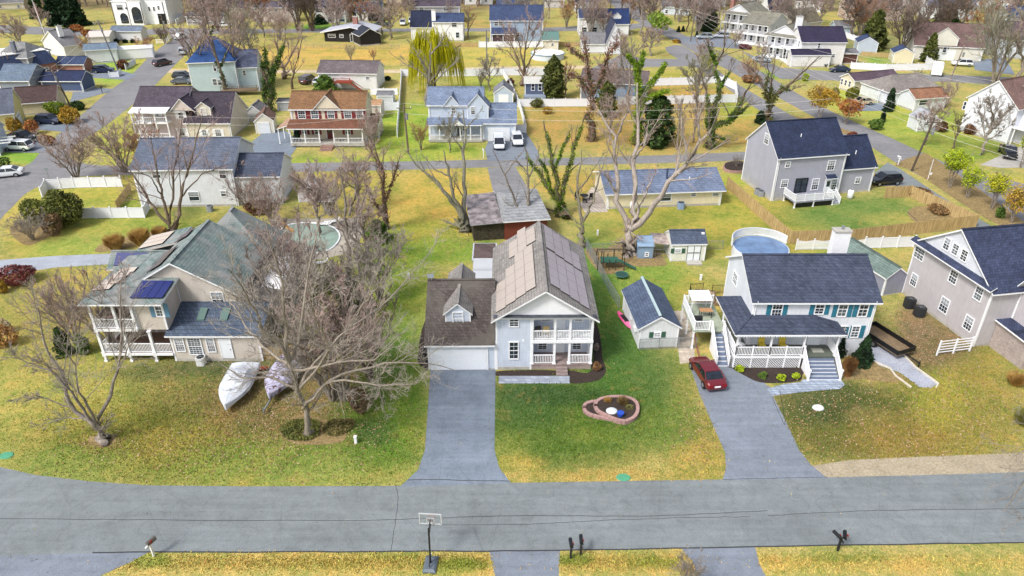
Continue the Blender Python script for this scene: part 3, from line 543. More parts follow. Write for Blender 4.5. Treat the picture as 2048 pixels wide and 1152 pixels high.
def lattice(mb,A,B,z0,z1,wd=.05,sp=.22):
    A=Vector(A);B=Vector(B);L=(B-A).length;d=(B-A)/L;hh=z1-z0;n=int((L+hh)/sp)
    for i in range(n):
        for sg in (1,-1):
            s0=i*sp-hh if sg>0 else i*sp; a0,a1=(s0,s0+hh) if sg>0 else (s0,s0-hh); c0,c1=0.,1.
            if abs(a1-a0)<1e-6: continue
            tt=sorted([(0-a0)/(a1-a0),(L-a0)/(a1-a0)]); c0=max(0,tt[0]);c1=min(1,tt[1])
            if c1<=c0: continue
            p=A+d*(a0+(a1-a0)*c0);q=A+d*(a0+(a1-a0)*c1); mb.bar((p.x,p.y,z0+hh*c0),(q.x,q.y,z0+hh*c1),.015,wd)
lattice(la,(-1.55,PY+.05,0),(4.3,PY+.05,0),.02,zf-.2); lattice(la,(-1.55,4.3,0),(-1.55,PY+.05,0),.02,zf-.2)
for x in (-1.55,0,1.5,3,4.4): la.box(x-.06,PY,0,x+.06,PY+.1,zf-.16)
la.box(-1.6,PY-.02,zf-.22,4.6,PY,zf+.02); la.box(-1.63,PY,zf-.22,-1.6,4.4,zf+.02); h.b(la,'lattice_skirt',WHITE); h.b(MB().box(-1.45,PY+.2,0,RX-.1,-.05,zf-.2),'crawl_space_shade',plain('shade_fill','#26282b',.9))  # solid dark block stands in for the shade behind the lattice
for x in (-1.52,1.5,4.45,RX-.1): h.post(x,PY+.1,zf,3.75,.14)
h.post(-1.52,2.9,zf,3.75,.14); h.rail([(-1.52,PY+.08),(0,PY+.08),(1.5,PY+.08),(3,PY+.08),(4.45,PY+.08)],zf,.92); h.rail([(-1.52,2.9),(-1.52,.5),(-1.52,PY+.08)],zf,.92); h.rail([(RX-.1,-.1),(RX-.1,PY+.08)],zf,.92)
r=MB(); e=3.78; tz=4.5; ex=-2.0; ey=PY-.35; rx=RX+.35
r.hexa([(ex,ey,e),(rx,ey,e),(5.5,-.02,tz),(-.02,-.02,tz)],.14); r.hexa([(ex,4.6,e),(ex,ey,e),(-.02,-.02,tz),(-.02,3.4,tz)],.14); r.hexa([(rx,ey,e),(rx,-.02,e),(5.5,-.02,tz)],.14); r.hexa([(-.02,4.6,e),(ex,4.6,e),(-.02,3.4,tz)],.14)
r.bar((ex,ey,e+.04),(-.02,-.02,tz+.04),.2,.05); r.bar((rx,ey,e+.04),(5.5,-.02,tz+.04),.2,.05); h.b(r,'porch_roof',[DR,WHITE])
sc=MB(); n=44
for i in range(n): x=ex+.1+i*(rx-ex-.2)/n; sc.box(x,ey-.02,e-.22,x+.1,ey-.005,e-.14)
h.b(sc,'scalloped_trim',WHITE)
h.steps(4.62,7.3,-3.75,PY-.02,zf,6,plain('step_treads','#66738a',.6)); h.rail([(4.55,-3.8,.02),(4.55,PY-.05,zf)],0,.95,posts=False); h.rail([(7.38,-3.8,.02),(7.38,PY-.05,zf)],0,.95,posts=False)
for x in (4.55,7.38): h.post(x,-3.8,0,1.15,.13); h.post(x,PY+.05,zf,zf+1.1 if x<5 else 3.75,.13)
h.door('f',0,6.1,zf,.95,2.1,lite=True); h.b(MB().box(5.7,-1.3,zf+.004,6.7,-.6,zf+.02),'doormat',mat('#a9a99f'))
h.wpx('f',0,[(1530,668,1556,676)],st='plain')
h.chimney(10.1,7.6,6,9.3,1.5,.9,WHITE)
# left elevated deck
dk=MB().box(-4.7,1.2,1.85,-1.62,6.2,2.0); h.b(dk,'deck',plain('deck_boards2','#9aa392',.8)); 
for x,y in ((-4.6,1.3),(-4.6,3.8),(-4.6,6.1),(-1.9,1.3)): h.post(x,y,0,1.86,.14)
h.rail([(-1.75,6.1),(-4.6,6.1),(-4.6,3.8),(-4.6,1.3),(-3.2,1.3)],2.0,.95)
h.steps(-2.95,-2.0,-1.7,1.2,1.95,7,plain('step_treads','#66738a',.6),WHITE); h.rail([(-3.02,-1.7,.1),(-3.02,1.2,2.0)],0,.95); h.rail([(-1.93,-1.7,.1),(-1.93,1.2,2.0)],0,.95)
WHH=h
# ======== taupe house at right edge ========
h=House('house','taupe two-storey house at the right edge with tall gable and three attic windows','house',(1803,585),(1946,694)); TS=siding('#c0bcc0'); DR2=shingle('#434c68','#353c54')
h.walls(0,10.6,0,14,0,6.15,0,'h',TS); g=MB(); g.poly([(-.02,-.02,6.15),(10.62,-.02,6.15),(5.2,-.02,9.75)]); g.box(-.1,-.12,5.95,10.7,-.02,6.15,1); h.b(g,'gable_wall',[siding('#d9dde6'),WHITE])
h.roof(0,10.6,0,14,6.15,3.65,'y',DR2,ov=.4); h.b(MB().hexa([(-.3,-.62,6.2),(10.9,-.62,6.2),(10.9,-.03,6.6),(-.3,-.03,6.6)],.12),'pent_roof',[DR2,WHITE])
h.wpx('f',-.03,[(1887,474,1902,502),(1904,485,1919,513),(1921,497,1937,525)]); h.wpx('f',0,[(1827,493,1851,521),(1821,546,1836,574),(1898,538,1917,570),(1879,593,1899,628),(1948,571,1968,604),(1927,629,1948,664)])
# front wing with bay on the right of the gable wall
h.walls(10.64,12.4,3.0,14,0,6.0,0,'h',TS); h.roof(10.3,13,2.7,14,6.0,2.2,'y',DR2,ov=.3)
bw=MB(); bw.loft([[(12.4,3.2,z),(13.1,3.9,z),(13.1,6.6,z),(12.4,7.3,z),(11.9,7.3,z),(11.9,3.2,z)] for z in (3.1,5.7)]); h.b(bw,'bay_wall',TS); h.win('r',13.1,5.2,4.4,1.8,1.7); h.win('r',12.4,9.5,4.4,1.2,1.6)
h.b(MB().hexa([(12.3,3.0,5.9),(13.3,3.7,5.72),(13.3,6.8,5.72),(12.3,7.5,5.9)],.15),'bay_roof',[DR2,WHITE])
BR=brickm('#b3a5a0','#a39a94'); 
h.b(MB().box(12.42,1.6,0,14.6,8.4,2.7).box(10.66,1.6,0,12.4,2.98,2.7),'porch_wall',BR); h.b(MB().hexa([(10.64,1.3,2.95),(14.9,1.3,2.75),(14.9,9.2,2.75),(10.64,9.2,2.95)],.16),'porch_roof',[DR2,WHITE])
for y in (2.6,4.6,6.6): h.win('r',14.6,y,1.5,1.2,1.6)
h.door('r',12.4,11.0,.1,1,2.1)
# ======== lilac-grey house upper right ========
h=House('house','lilac grey two-storey house with navy roof and rear deck inside the wooden fence','house',(1541,402),(1685,390)); LS=siding('#a9abb9','siding',.22); NR=shingle('#323d59','#28314a')
L0=h.L(1495,362,z=0)
h.vol(0,10.3,0,8.6,6.35,3.6,'x',LS,NR,ov=.3,found=.5)
h.vol(10.33,15.8,.6,7.8,3.9,3.3,'x',LS,NR,ov=.3)
h.wpx('f',0,[(1570,323,1581,335),(1654,320,1670,341),(1561,359,1576,375),(1623,357,1637,380),(1660,357,1674,380)],gl=1); h.wpx('f',.6,[(1710,354,1721,367)]); h.wpx('l',0,[(1529,266,1539,290)])
h.slider('f',0,4.2,.95,1.9,2.1,BLACK); h.b(MB().hexa([(7.6,-.7,2.9),(9.2,-.7,2.9),(9.2,-.02,3.3),(7.6,-.02,3.3)],.1),'door_canopy',[NR,WHITE]); h.door('f',0,8.4,.5,.9,2.0)
h.b(MB().box(1.7,-3.1,.75,7.6,-.03,.9).box(1.8,-3.0,.1,7.5,-2.9,.75,1),'deck',[plain('grey_deck','#8b8f9a',.8),BLACK])
for x,y in ((1.8,-3.),(4.6,-3.),(7.5,-3.),(1.8,-.3)): h.post(x,y,0,.76,.14)
h.rail([(1.8,-.1),(1.8,-3.0),(3.2,-3.0),(4.6,-3.0),(6.0,-3.0),(7.5,-3.0),(7.5,-1.6)],.9,.95); h.steps(7.62,8.7,-2.9,-1.5,.85,4,plain('grey_deck','#8b8f9a',.8)); h.rail([(8.7,-2.9,.05),(8.7,-1.5,.85)],0,.9,posts=True)
h.vent(4.2,2.2,8.3); h.vent(13.2,2,5.4); LH=h
# ======== big left house ========
BS=siding('#cfc7be'); GRN=shingle('#869896','#738583','#949190'); GRN2=shingle('#8c8989','#757373'); BLU=shingle('#5d6b80','#4c596d')
h=House('house','large tan house with green-grey gables, roof solar panels and a two-level white corner porch','house',(352,722),(527,722)); BH=h
h.walls(0,8.05,0,3.6,0,2.85,0,'h',BS); h.roof(0,8.05,0,3.6,2.85,1.35,'shed',BLU,ov=.3)
h.wpx('f',0,[(350,675,369,703),(376,675,405,709),(413,675,431,704)],st='pic'); h.door('f',0,4.9,.35,.95,2.05,lite=False)
for x in (2.1,4.2): h.b(MB().hexa([(x,1.4,3.62),(x+.7,1.4,3.62),(x+.7,2.7,4.1),(x,2.7,4.1)],.14),'skylight',[mat('#56706a'),mat('#56706a')])
w=MB(); w.poly([(-2.9,3.64,0),(5.1,3.64,0),(5.1,3.64,5.3),(-.06,3.64,8.3),(-2.9,3.64,6.65)]); w.poly([(5.1,3.64,0),(5.1,12.8,0),(5.1,12.8,5.3),(5.1,3.64,5.3)]); w.poly([(-2.9,12.8,0),(-2.9,3.64,0),(-2.9,3.64,6.65),(-2.9,12.8,6.65)]); h.b(w,'wall',BS)
r=MB(); r.hexa([(-.06,3.3,8.42),(5.5,3.3,5.17),(5.5,13,5.17),(-.06,13,8.42)],.16); r.hexa([(-3.0,3.3,6.7),(-.06,3.3,8.42),(-.06,13,8.42),(-3.0,13,6.7)],.16); r.bar((-.06,3.3,8.45),(-.06,13,8.45),.3,.07); h.b(r,'roof',[GRN,WHITE])
h.wpx('f',3.64,[(423,583,449,613)],gl=1)
# porch tower (left front): two levels
PX0,PX1=-6.4,-2.0; h.walls(-2.6,-.03,.2,3.6,3.3,6.2,0,'h',BS,found=0); h.b(MB().box(-2.94,3.42,0,-.03,3.6,3.3),'wall',BS); 
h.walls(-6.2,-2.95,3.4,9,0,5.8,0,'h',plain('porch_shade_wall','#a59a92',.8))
for z in (.95,3.55): h.b((MB().box(-6.5,-.15,z-.25,-2.62,3.4,z).box(-6.4,-.05,z,-2.64,3.38,z+.02,1)) if z>1 else MB().box(-6.5,-.15,z-.25,-.03,3.4,z).box(-6.4,-.05,z,-.05,3.38,z+.02,1),'porch_floor',[WHITE,plain('brown_deck','#7a6258',.8)])
for x in (-6.35,-4.3,-2.7): h.post(x,0,3.55,6.2,.22)
for x in (-6.35,-4.0,-1.7): h.post(x,0,.95,3.3,.22); h.post(x,0,0,.7,.2)
h.post(-6.35,3.3,.95,3.3,.22); h.post(-6.35,3.3,3.55,6.2,.22)
h.rail([(-6.35,3.3),(-6.35,0),(-4.3,0),(-2.7,0)],3.55,.95,posts=False); h.rail([(-6.35,3.3),(-6.35,0),(-4.0,0),(-1.7,0),(-.1,0)],.95,.95,posts=False)
h.wpx('f',.2,[(310,606,328,634)],shut=shut('#5f86a0'))
h.b(MB().hexa([(-7.0,-.5,6.3),(.3,-.5,6.3),(.3,3.62,6.78),(-3.0,3.62,6.78)],.16).hexa([(-7.0,9.0,6.3),(-7.0,-.5,6.3),(-3.0,3.62,6.78),(-3.0,9.0,6.78)],.16),'porch_roof',[GRN,WHITE])
h.b(MB().box(-9.3,9.3,0,-3.0,12.1,4.9),'side_wing',BS); h.roof(-9.3,-3.2,9.3,12.1,4.95,1.0,'x',GRN,ov=.3)
def panel_at(h,P,m,nm='solar_panel'):
    q=MB(); q.hexa(P,.06); me=q.mesh(nm,[m,BLACK]); uv=me.uv_layers.new()
    for li,cu in zip(me.polygons[0].loop_indices,[(0,0),(1,0),(1,1),(0,1)]): uv.data[li].uv=cu
    return link(nm,me,h.r)
SB=solarm('#222c66',False); SLT=solarm('#cfc2b4')  # SLT is pale to imitate reflected sky, SB keeps the cells' own navy
q_=lambda f,x0,x1,y0,y1,m:panel_at(h,[f(x0,y0),f(x1,y0),f(x1,y1),f(x0,y1)],m)
f=lambda x,y:(x,y,6.3+(y+.5)*.1165+.16)
for i in range(4): q_(f,-2.7+i*.72,-2.02+i*.72,.3,2.9,SB)
f=lambda x,y:(x,y,4.74+(y-9)*.68+.16)
for i in range(2): q_(f,-8.9+i*1.6,-7.35+i*1.6,9.3,10.5,SB)
f=lambda x,y:(x,y,6.3+(x+7.0)*.12+.14)
for i in range(4): q_(f,-6.85+i*.25,-5.2+i*.25,1.7+i*1.05,2.7+i*1.05,SLT)
f=lambda x,y:(x,y,6.7+(x+3.0)*.585+.2)
for i in range(4): q_(f,-2.9,-1.5,4.3+i*1.05,5.3+i*1.05,solarm('#5b5058'))
for i in range(2): q_(f,-2.9,-1.5,10.6+i*1.05,11.6+i*1.05,solarm('#5b5058'))
h.b(MB().hexa([(-7.6,15.2,5.6),(-7.6,11.2,5.6),(-3.0,11.2,6.7),(-3.0,15.2,6.7)],.16).box(-7.2,12.2,0,-3.05,15,5.5),'rear_wing',[GRN,BS])
f=lambda x,y:(x,y,5.6+(x+7.6)*.239+.15)
for i in range(3): q_(f,-7.3,-4.7,11.6+i*1.05,12.6+i*1.05,SLT)
h.walls(-2.4,5.2,13.05,18,0,5.0,0,'h',BS); h.roof(-2.4,5.2,13.05,18,5.0,3.5,'y',GRN,ov=.35,hip=2.2)
h.walls(5.13,8.9,4.6,17.4,0,2.9,0,'h',BS); h.b(MB().hexa([(4.9,4.4,3.7),(9.3,4.0,3.05),(9.3,17.6,3.05),(4.9,17.6,4.3)],.16),'side_roof',[GRN2,WHITE])
for x,y in ((7.2,12.2),(7.5,13.6)): h.b(MB().box(x-.8,y-.3,3.45,x+.8,y+.3,3.75),'skylight',WHITE)
for u in (6.5,9,11.5,14): h.win('r',8.9,u,1.7,1.,1.4)
# ---------- other buildings ----------
def gx(label,pL,pR,eave,ridge,wall,roof,wins=(),sl=.55,group='houses of the neighbourhood',cat='house',name='house',ov=.35,st='far',shutm=None,dep=None,ldw=0,rdw=0,hip=0,depth=None,gl=None,minE=2.4,rise=None):
    "house with its ridge along the front; eave and ridge given where the photo shows them"
    h=House(name,label,cat,pL,pR,group); ze=max(minE,h.L(*eave,y=0)[2]); 
    if depth is None:
        d=Dr(*ridge);o=(-h.o[0],-h.o[1],H);q=lambda v:(v[0]*h.c+v[1]*h.s,-v[0]*h.s+v[1]*h.c,v[2]);o,d=q(o),q(d)
        t=(ze+sl*o[1]-o[2])/(d[2]-sl*d[1]); yr=o[1]+d[1]*t; depth=max(4,min(2*yr,16))
    rs=depth/2*sl if rise is None else rise; h.vol(0,h.W,0,depth,ze,rs,'x',wall,roof,ov=ov,hip=hip); h.zm=ze-.12-ov*sl*.3; h.D=depth; h.ze=ze; h.rs=rs
    h.wpx('f',0,wins,st=st,shut=shutm,gl=gl)
    for k in range(ldw): h.win('l',0,depth*(k+1)/(ldw+1),ze-1.6,1,1.4,'far')
    for k in range(rdw): h.win('r',h.W,depth*(k+1)/(rdw+1),ze-1.6,1,1.4,'far')
    return h
NV=shingle('#46557a','#384564'); GRY=shingle('#8d8d90','#77777b'); PUR=shingle('#5f5663','#4c4550'); BRN=shingle('#7d7070','#655a5b'); ORG=shingle('#94704f','#7a5b45'); LB=shingle('#8594ad','#71809b')
# white two-storey house left of centre
h=gx('white two-storey house with slate blue roof behind the bare tree, left of the photo','' or (284,415),(478,412),(380,336),(380,276),siding('#dfe3ea'),shingle('#6d7689','#5a6375'),[(303,341,322,357),(438,339,453,358),(377,383,399,402),(441,381,453,393)],sl=.5,st='plain',gl=1) ; W1=h
h.vol(h.W+.03,h.W+5.9,.5,7.5,4.2,1.9,'x',siding('#dfe3ea'),shingle('#5c6478','#4b5367'),ov=.3); h.wpx('f',.5,[(508,382,517,395)],st='plain')
# cream house behind it
h=gx('cream house with purple-brown roof, twin balconies and a small gable, behind the white left house',(281,276),(380,276),(330,220),(330,173),siding('#c6b6b4'),PUR,[(356,224,368,238),(358,256,370,272),(310,222,318,232)],sl=.6,st='far',shutm=WHITE)
h.gable(6.5,10.5,-.4,3.5,h.ze,2.0,siding('#cfc3bd'),PUR); z=3.2
h.b(MB().box(.2,-1.8,z-.2,6.2,-.02,z).box(.2,-1.8,.1,6.2,-.02,.4).hexa([(.0,-2.1,h.ze+.1),(6.4,-2.1,h.ze+.1),(6.4,-.02,h.ze+.5),(.0,-.02,h.ze+.5)],.15),'balcony',WHITE)
for x in (.3,2.2,4.2,6.1): h.post(x,-1.7,.4,h.ze,.18)
h.rail([(.3,-1.7),(2.2,-1.7),(4.2,-1.7),(6.1,-1.7)],z,.9,posts=False,sp=.3); h.rail([(.3,-1.7),(2.2,-1.7),(4.2,-1.7),(6.1,-1.7)],.4,.9,posts=False,sp=.3)
CR=siding('#d9d2c2'); h.vol(h.W+.03,h.W+7.6,-.6,8.6,3.1,3.9,'x',CR,shingle('#4c4450','#3c3641')); h.gable(h.W+2.0,h.W+4.4,.3,4,5.3,.9,CR,PUR,z0=3.7,w=1.,wh=1.3); h.wpx('f',.5,[(404,257,416,272),(430,256,443,273)],shutm:=None) if False else h.wpx('f',-.6,[(430,258,443,273),(404,259,414,272)],shut=WHITE)
# cream house with orange roof and full porch
CRM=siding('#ddd2bd'); RED=shut('#7c3033')
h=gx('cream house with rust orange roof, red shutters and a full-width white front porch','' or (590,286),(735,286),(660,216),(660,182),CRM,ORG,[(596,221,611,237),(622,221,637,237),(655,220,669,237),(688,220,703,237),(712,220,726,237)],sl=.62,st='std',shutm=RED)
h.gable(h.W*.33,h.W*.68,-.35,4,h.ze,2.2,CRM,ORG); h.b(MB().box(.0,-2.4,.2,h.W,-.02,.75),'porch_floor',CONC); 
h.b(MB().hexa([(-.3,-2.8,3.3),(h.W+.2,-2.8,3.3),(h.W+.2,-.02,4.1),(-.3,-.02,4.1)],.15),'porch_roof',[shingle('#865c48','#704c3e'),WHITE])
for i in range(6): h.post(.15+i*(h.W-.4)/5,-2.3,.75,3.2,.17)
for i in (0,1,3,4): h.rail([(.25+i*(h.W-.4)/5,-2.3),(.15+(i+1)*(h.W-.4)/5-.1,-2.3)],.75,.8,posts=False,sp=.22)
h.wpx('f',0,[(603,256,614,269),(628,256,638,269),(690,256,701,269)],st='far',shut=RED); h.door('f',0,h.W*.5,.75,1,2.1,mat('#6d2f30')); h.steps(h.W*.5-1.,h.W*.5+1.,-4.4,-2.42,.6,4,brickm('#a07a6e'),brickm('#a07a6e'))
h.vol(h.W+.03,h.W+1.6,3,7,2.7,.9,'x',CRM,ORG,ov=.2); OH=h
h.b(MB().hexa([(-2.6,-.6,2.6),(-.03,-.6,3.4),(-.03,5.5,3.4),(-2.6,5.5,2.6)],.12),'side_porch_roof',[shingle('#c9a58d'),WHITE])
for y in (-.4,2.5,5.3): h.post(-2.4,y,0,2.5,.15)
# pale blue house with porch
PB=siding('#c3cfe0'); h=gx('pale blue house with slate blue roof, two front gables and an attached one-car garage','' or (860,278),(966,278),(915,208),(915,174),PB,LB,[(902,214,912,228)],sl=.6,st='std')
h.gable(2.6,5.4,-.3,3,h.ze-.2,1.7,PB,LB); h.gable(6.6,10.2,-.5,3,h.ze-.2,2.0,PB,LB,z0=3.4); h.wpx('f',-.5,[(941,213,951,229)],st='std')
h.b(MB().hexa([(-.3,-2.3,3.1),(h.W,-2.3,3.1),(h.W,-.02,3.8),(-.3,-.02,3.8)],.14),'porch_roof',[LB,WHITE]); h.gable(4.0,6.2,-2.5,-.3,3.1,.9,WHITE,LB,ov=.1)
h.b(MB().box(0,-2.1,.1,h.W,-.02,.5),'porch_floor',CONC)
for i in range(6): h.post(.15+i*(h.W-.4)/5,-2.0,.5,3.0,.15)
for i in (0,1,3,4): h.rail([(.25+i*(h.W-.4)/5,-2.0),(.15+(i+1)*(h.W-.4)/5-.1,-2.0)],.5,.8,posts=False,sp=.22)
h.door('f',0,5.2,.5,.9,2.1,mat('#4a5560')); h.wpx('f',0,[(874,250,884,262),(923,250,935,262)],st='far')
h.vol(h.W+.03,h.W+5.6,-1.2,6.8,3.3,2.2,'x',PB,LB); h.garage('f',-1.2,h.W+2.8,3.4,2.2)
# white rear house with red stair
h=gx('white single-storey house with long brown roof and a red deck stair at its back',(640,178),(755,180),(700,145),(700,121),siding('#e0e2e4'),shingle('#7e7478','#6a6165'),[(680,151,687,154),(708,151,713,154),(731,153,739,160)],sl=.5,gl=0)
RD=mat('#8a3a26','.8'and .8); h.b(MB().box(4,-2.6,1.9,7.5,-.02,2.0).bar((7.5,-2.4,2.0),(10.3,-2.4,.1),.9,.12).bar((7.5,-2.7,2.9),(10.3,-2.7,1.0),.08,.1),'deck_stair',RD); h.rail([(4,-2.5),(7.5,-2.5)],2.0,.9,m=RD,sp=.25)
# ranch house centre right
h=gx('long single-storey cream ranch house with blue-grey roof and side patio behind the tall bare tree','' or (1213,418),(1440,410),(1330,384),(1330,339),siding('#e3d9bd'),shingle('#7f8ca6','#6c7993'),[(1264,388,1272,397),(1320,386,1343,403),(1381,385,1393,393),(1424,384,1438,392)],sl=.36,ov=.5,st='plain')
h.b(MB().cyl(8.6,2.2,3,4.7,.14,8),'flue_pipe',mat('#3a4663')); h.vent(11.6,1.6,3.3); RH=h
# red barn-like garage behind main house
BARN=mat('#6e3528','.'and .8); h=House('outbuilding','old red wooden garage with pale grey roof and rusty lean-to, behind the solar-panelled house','garage',(948,484),(1108,474)); 
z=2.6; h.b(MB().box(3.8,.1,0,9.1,9.5,2.5).box(0,.3,0,3.78,8,2.2,1),'wall',[BARN,plain('ivy_wall','#4b4536',.95,0,.5,3.)]); h.b(MB().hexa([(3.6,-.4,2.62),(9.5,-.3,2.62),(8.8,5,4.1),(4.6,5,4.1)],.14).hexa([(9.5,-.3,2.62),(9.5,10,2.62),(8.8,5,4.1)],.14).hexa([(9.5,10,2.62),(3.6,10,2.62),(4.6,5,4.1),(8.8,5,4.1)],.14).hexa([(3.6,10,2.62),(3.6,-.4,2.62),(4.6,5,4.1)],.14),'roof',[shingle('#a6a9ad','#95989c'),WHITE])
h.b(MB().hexa([(-.4,-.1,2.25),(3.55,-.3,2.5),(3.55,8.3,3.1),(-.4,8.3,2.9)],.06),'metal_roof',[plain('rusty_metal','#a39a9c',.6,.2,.5,1.3),GREYM])
# brick house and neighbours, upper left
BK=brickm('#a5583f'); h=House('house','brick house with blue mansard roof and flat white top, upper left','house',(70,158),(118,150),'houses of the neighbourhood'); W=h.W
h.b(MB().box(-11,0,0,W,11,2.9),'wall',BK); h.b(MB().loft([[(-11.4,-.4,2.9),(W+.4,-.4,2.9),(W+.4,11.4,2.9),(-11.4,11.4,2.9)],[(-10.6,1.2,5.6),(W-.8,1.2,5.6),(W-.8,10.2,5.6),(-10.6,10.2,5.6)]]).box(-10.7,1.1,5.6,W-.7,10.3,5.75,1),'roof',[NV,plain('white_membrane','#e4e4e2',.7,0,.08)])
for y in (3,7.2): h.b(MB().box(W-.9,y-.6,3.3,W+.15,y+.6,5.0).box(W-.9,y-.75,5.0,W+.35,y+.75,5.15),'dormer',WHITE); h.win('r',W+.15,y,4.15,.9,1.3,'far')
h.win('f',0,W-2.5,1.6,1.6,1.2,'far'); h.chimney(-9.5,2.5,4,6.8,1.2,.8,BK)
gx('brick garage wing with blue roof below the mansard house, upper left',(118,148),(172,148),(145,137),(145,120),BK,NV,[(155,141,163,144)],sl=.6,minE=2.4)
gx('navy-roofed single-storey house with white metal awnings beside the left street',(88,184),(168,184),(125,166),(125,141),mat('#47587a'),shingle('#2f3a5e','#26304e'),[],sl=.6,minE=2.5)
h=gx('grey house with hip roof and dark slim chimney at the upper left edge',(5,160),(68,160),(35,142),(35,117),siding('#8f9096'),shingle('#9a9b9b','#86888a'),[],sl=.55,minE=5,hip=2.5,depth=9); h.chimney(h.W*.6,1,4.5,8.2,.8,.7,mat('#6b7280'))
gx('low grey-blue house with white-framed gable at the left edge',(5,190),(66,190),(35,160),(35,140),siding('#8a93a2'),shingle('#77889c','#66778c'),[],sl=.6,minE=2.8,depth=8)
gx('small cottage with dark brown roof partly behind shrubs, left edge',(38,232),(118,226),(80,205),(80,176),siding('#d8cdb0'),shingle('#5d4a48','#4b3c3b'),[],sl=.6,minE=2.5,depth=7)
h=gx('yellow cottage with slate roof and white garage gable by the parked dark wagon, left edge',(-20,268),(38,262),(10,225),(10,193),siding('#e0d592'),shingle('#6f7586','#5c6273'),[],sl=.7,minE=3,depth=9); h.garage('r',h.W,3,3.4,2.3,lites=True)
h=gx('pale blue house corner with white pergola at the left edge',(-60,318),(2,312),(-20,270),(-20,250),PB,LB,[],sl=.6,minE=3,depth=6)
h.b(MB().box(h.W,-2,2.5,h.W+2.5,-1.85,2.65).box(h.W,1.5,2.5,h.W+2.5,1.65,2.65).box(h.W,-.3,2.5,h.W+2.5,-.15,2.65),'pergola',WHITE)
h=gx('white house with grey roof and four-pane gable windows, behind the mansard house',(134,118),(172,112),(150,100),(150,68),siding('#e2e2e2'),GRY,[],sl=.5,minE=3.2,depth=12,rdw=2); h.chimney(h.W*.3,3,5,7.4,1.1,.9,WHITE)
h=gx('long white house with slate roof and open gable porch, beside the left street',(176,128),(238,124),(205,108),(205,92),siding('#dcdfe8'),shingle('#8093a8','#6f8297'),[(185,120,192,125),(205,121,222,125)],sl=.5,minE=3.4); h.vol(h.W,h.W+8,2,6,2.6,.4,'x',WHITE,WHITE,ov=.1)
gx('low white outbuilding with a flat pale roof and garage doors, upper left',(180,95),(222,93),(200,84),(200,76),siding('#e2dfdd'),plain('pale_roof','#c9c0ba',.8),[(195,88,207,91)],sl=.15,minE=2.8,depth=9)
gx('white ranch house with grey-blue roof and dark round shrubs, upper left',(226,82),(285,82),(255,73),(255,52),siding('#e2e4ea'),shingle('#7d8ba0','#6b798d'),[(240,76,246,80),(262,76,268,80)],sl=.5,minE=2.8)
# modern white villa
h=House('villa','modern white flat-roofed villa with two arched dark windows, top left','house',(232,50),(292,50),'houses of the neighbourhood'); VW=plain('white_render','#eef0f2',.6,0,.05); W=h.W
h.b(MB().box(0,0,0,5.2,9,6.9).box(5.2,-.4,0,W,12,7.4).box(W,1.5,0,W+7,14,7.2),'wall',VW); h.b(MB().box(-.15,-.15,6.9,5.2,9,7.1).box(5.1,-.6,7.4,W+.1,12,7.6).box(W,1.4,7.2,W+7.1,14,7.4),'roof',WHITE)
def arch(h,u,y,z0,w,hh):
    pts=[(-w/2,0),(w/2,0)]+[(w/2*math.cos(a),hh-w/2+w/2*math.sin(a)) for a in [math.pi*i/10 for i in range(11)]]
    mb=MB(); mb.poly([(u+x,y-.1,z0+z) for x,z in pts]); mb.hexa([(0,0,0),(0,0,0),(0,0,0)],0) if False else None
    for i in range(len(pts)): a,b=pts[i],pts[(i+1)%len(pts)]; mb.bar((u+a[0],y-.07,z0+a[1]),(u+b[0],y-.07,z0+b[1]),.14,.12,1)
    h.b(mb,'arched_window',[GL[0],BLACK])
arch(h,3.2,0,.6,2.2,2.9); arch(h,7.6,-.4,.7,2.7,4.7); h.win('f',0,2.6,5.3,2,1.7,'plain',gl=1); h.b(MB().cyl(4.6,-.1,4.9,5.3,.3,12),'round_window',GL[0])
for x,y in ((.1,-.08),(5.1,-.48),(W-.1,-.48),(W+6,1.4)): h.b(MB().box(x-.07,y-.05,.1,x+.07,y+.03,6.8),'downpipe',BLACK)
h.garage('f',1.5,W+5,2.6,3.2,BLACK); 
for x,z in ((W+1.5,4.6),(W+3,4.6),(W+4.5,4.9)): h.win('f',1.5,x,z,.7,1.3,'plain',gl=0)
gx('low dark-roofed ranch house behind the white fence, top left',(375,50),(450,50),(410,40),(410,26),siding('#9fa0a6'),shingle('#6f7178','#5d5f66'),[(385,43,395,48),(415,43,425,48)],sl=.45,minE=2.7)
# pale green house with blue roof
h=House('house','tall pale green house with bright blue hip roof and rear deck, among bare trees','house',(388,190),(480,186),'houses of the neighbourhood'); BLR=shingle('#3c5f98','#2c4c88'); GS=siding('#b9cdd3'); 
h.walls(0,h.W,0,11,0,6.8,0,'h',GS); h.roof(0,h.W,0,11,6.8,3.9,'x',BLR,hip=4.2); h.wpx('f',0,[(426,129,433,143),(425,157,434,171),(435,158,444,171)],st='plain')
h.vol(h.W+.03,h.W+4,1,10,5.2,2.6,'x',GS,shingle('#6e7690')); h.b(MB().box(6,-2.6,.9,h.W+4,-.02,1.05),'deck',WOODB); h.rail([(6,-2.5),(h.W+4,-2.5)],1.05,.9,m=WOODB,sp=.3); h.wpx('f',1,[(485,140,492,152)],st='plain')
# upper middle
gx('long beige two-storey house behind reddish bare trees, top',(512,45),(592,45),(550,14),(550,2),siding('#c4bab3'),shingle('#6a6470','#585360'),[(536,16,542,24),(549,16,555,24),(570,16,580,24)],sl=.6)
h=gx('white two-storey house with blue roof and detached carport wing, top',(632,46),(692,46),(660,14),(660,-12),siding('#e4e2dc'),NV,[(633,16,645,25),(658,16,670,24),(676,16,688,24),(655,33,665,44),(678,32,690,44)],sl=.6,gl=1); h.vol(h.W+3,h.W+11,3,10,3.2,2.2,'x',siding('#e4e2dc'),NV); h.garage('f',3,h.W+8.5,3.6,2.5,BLACK)
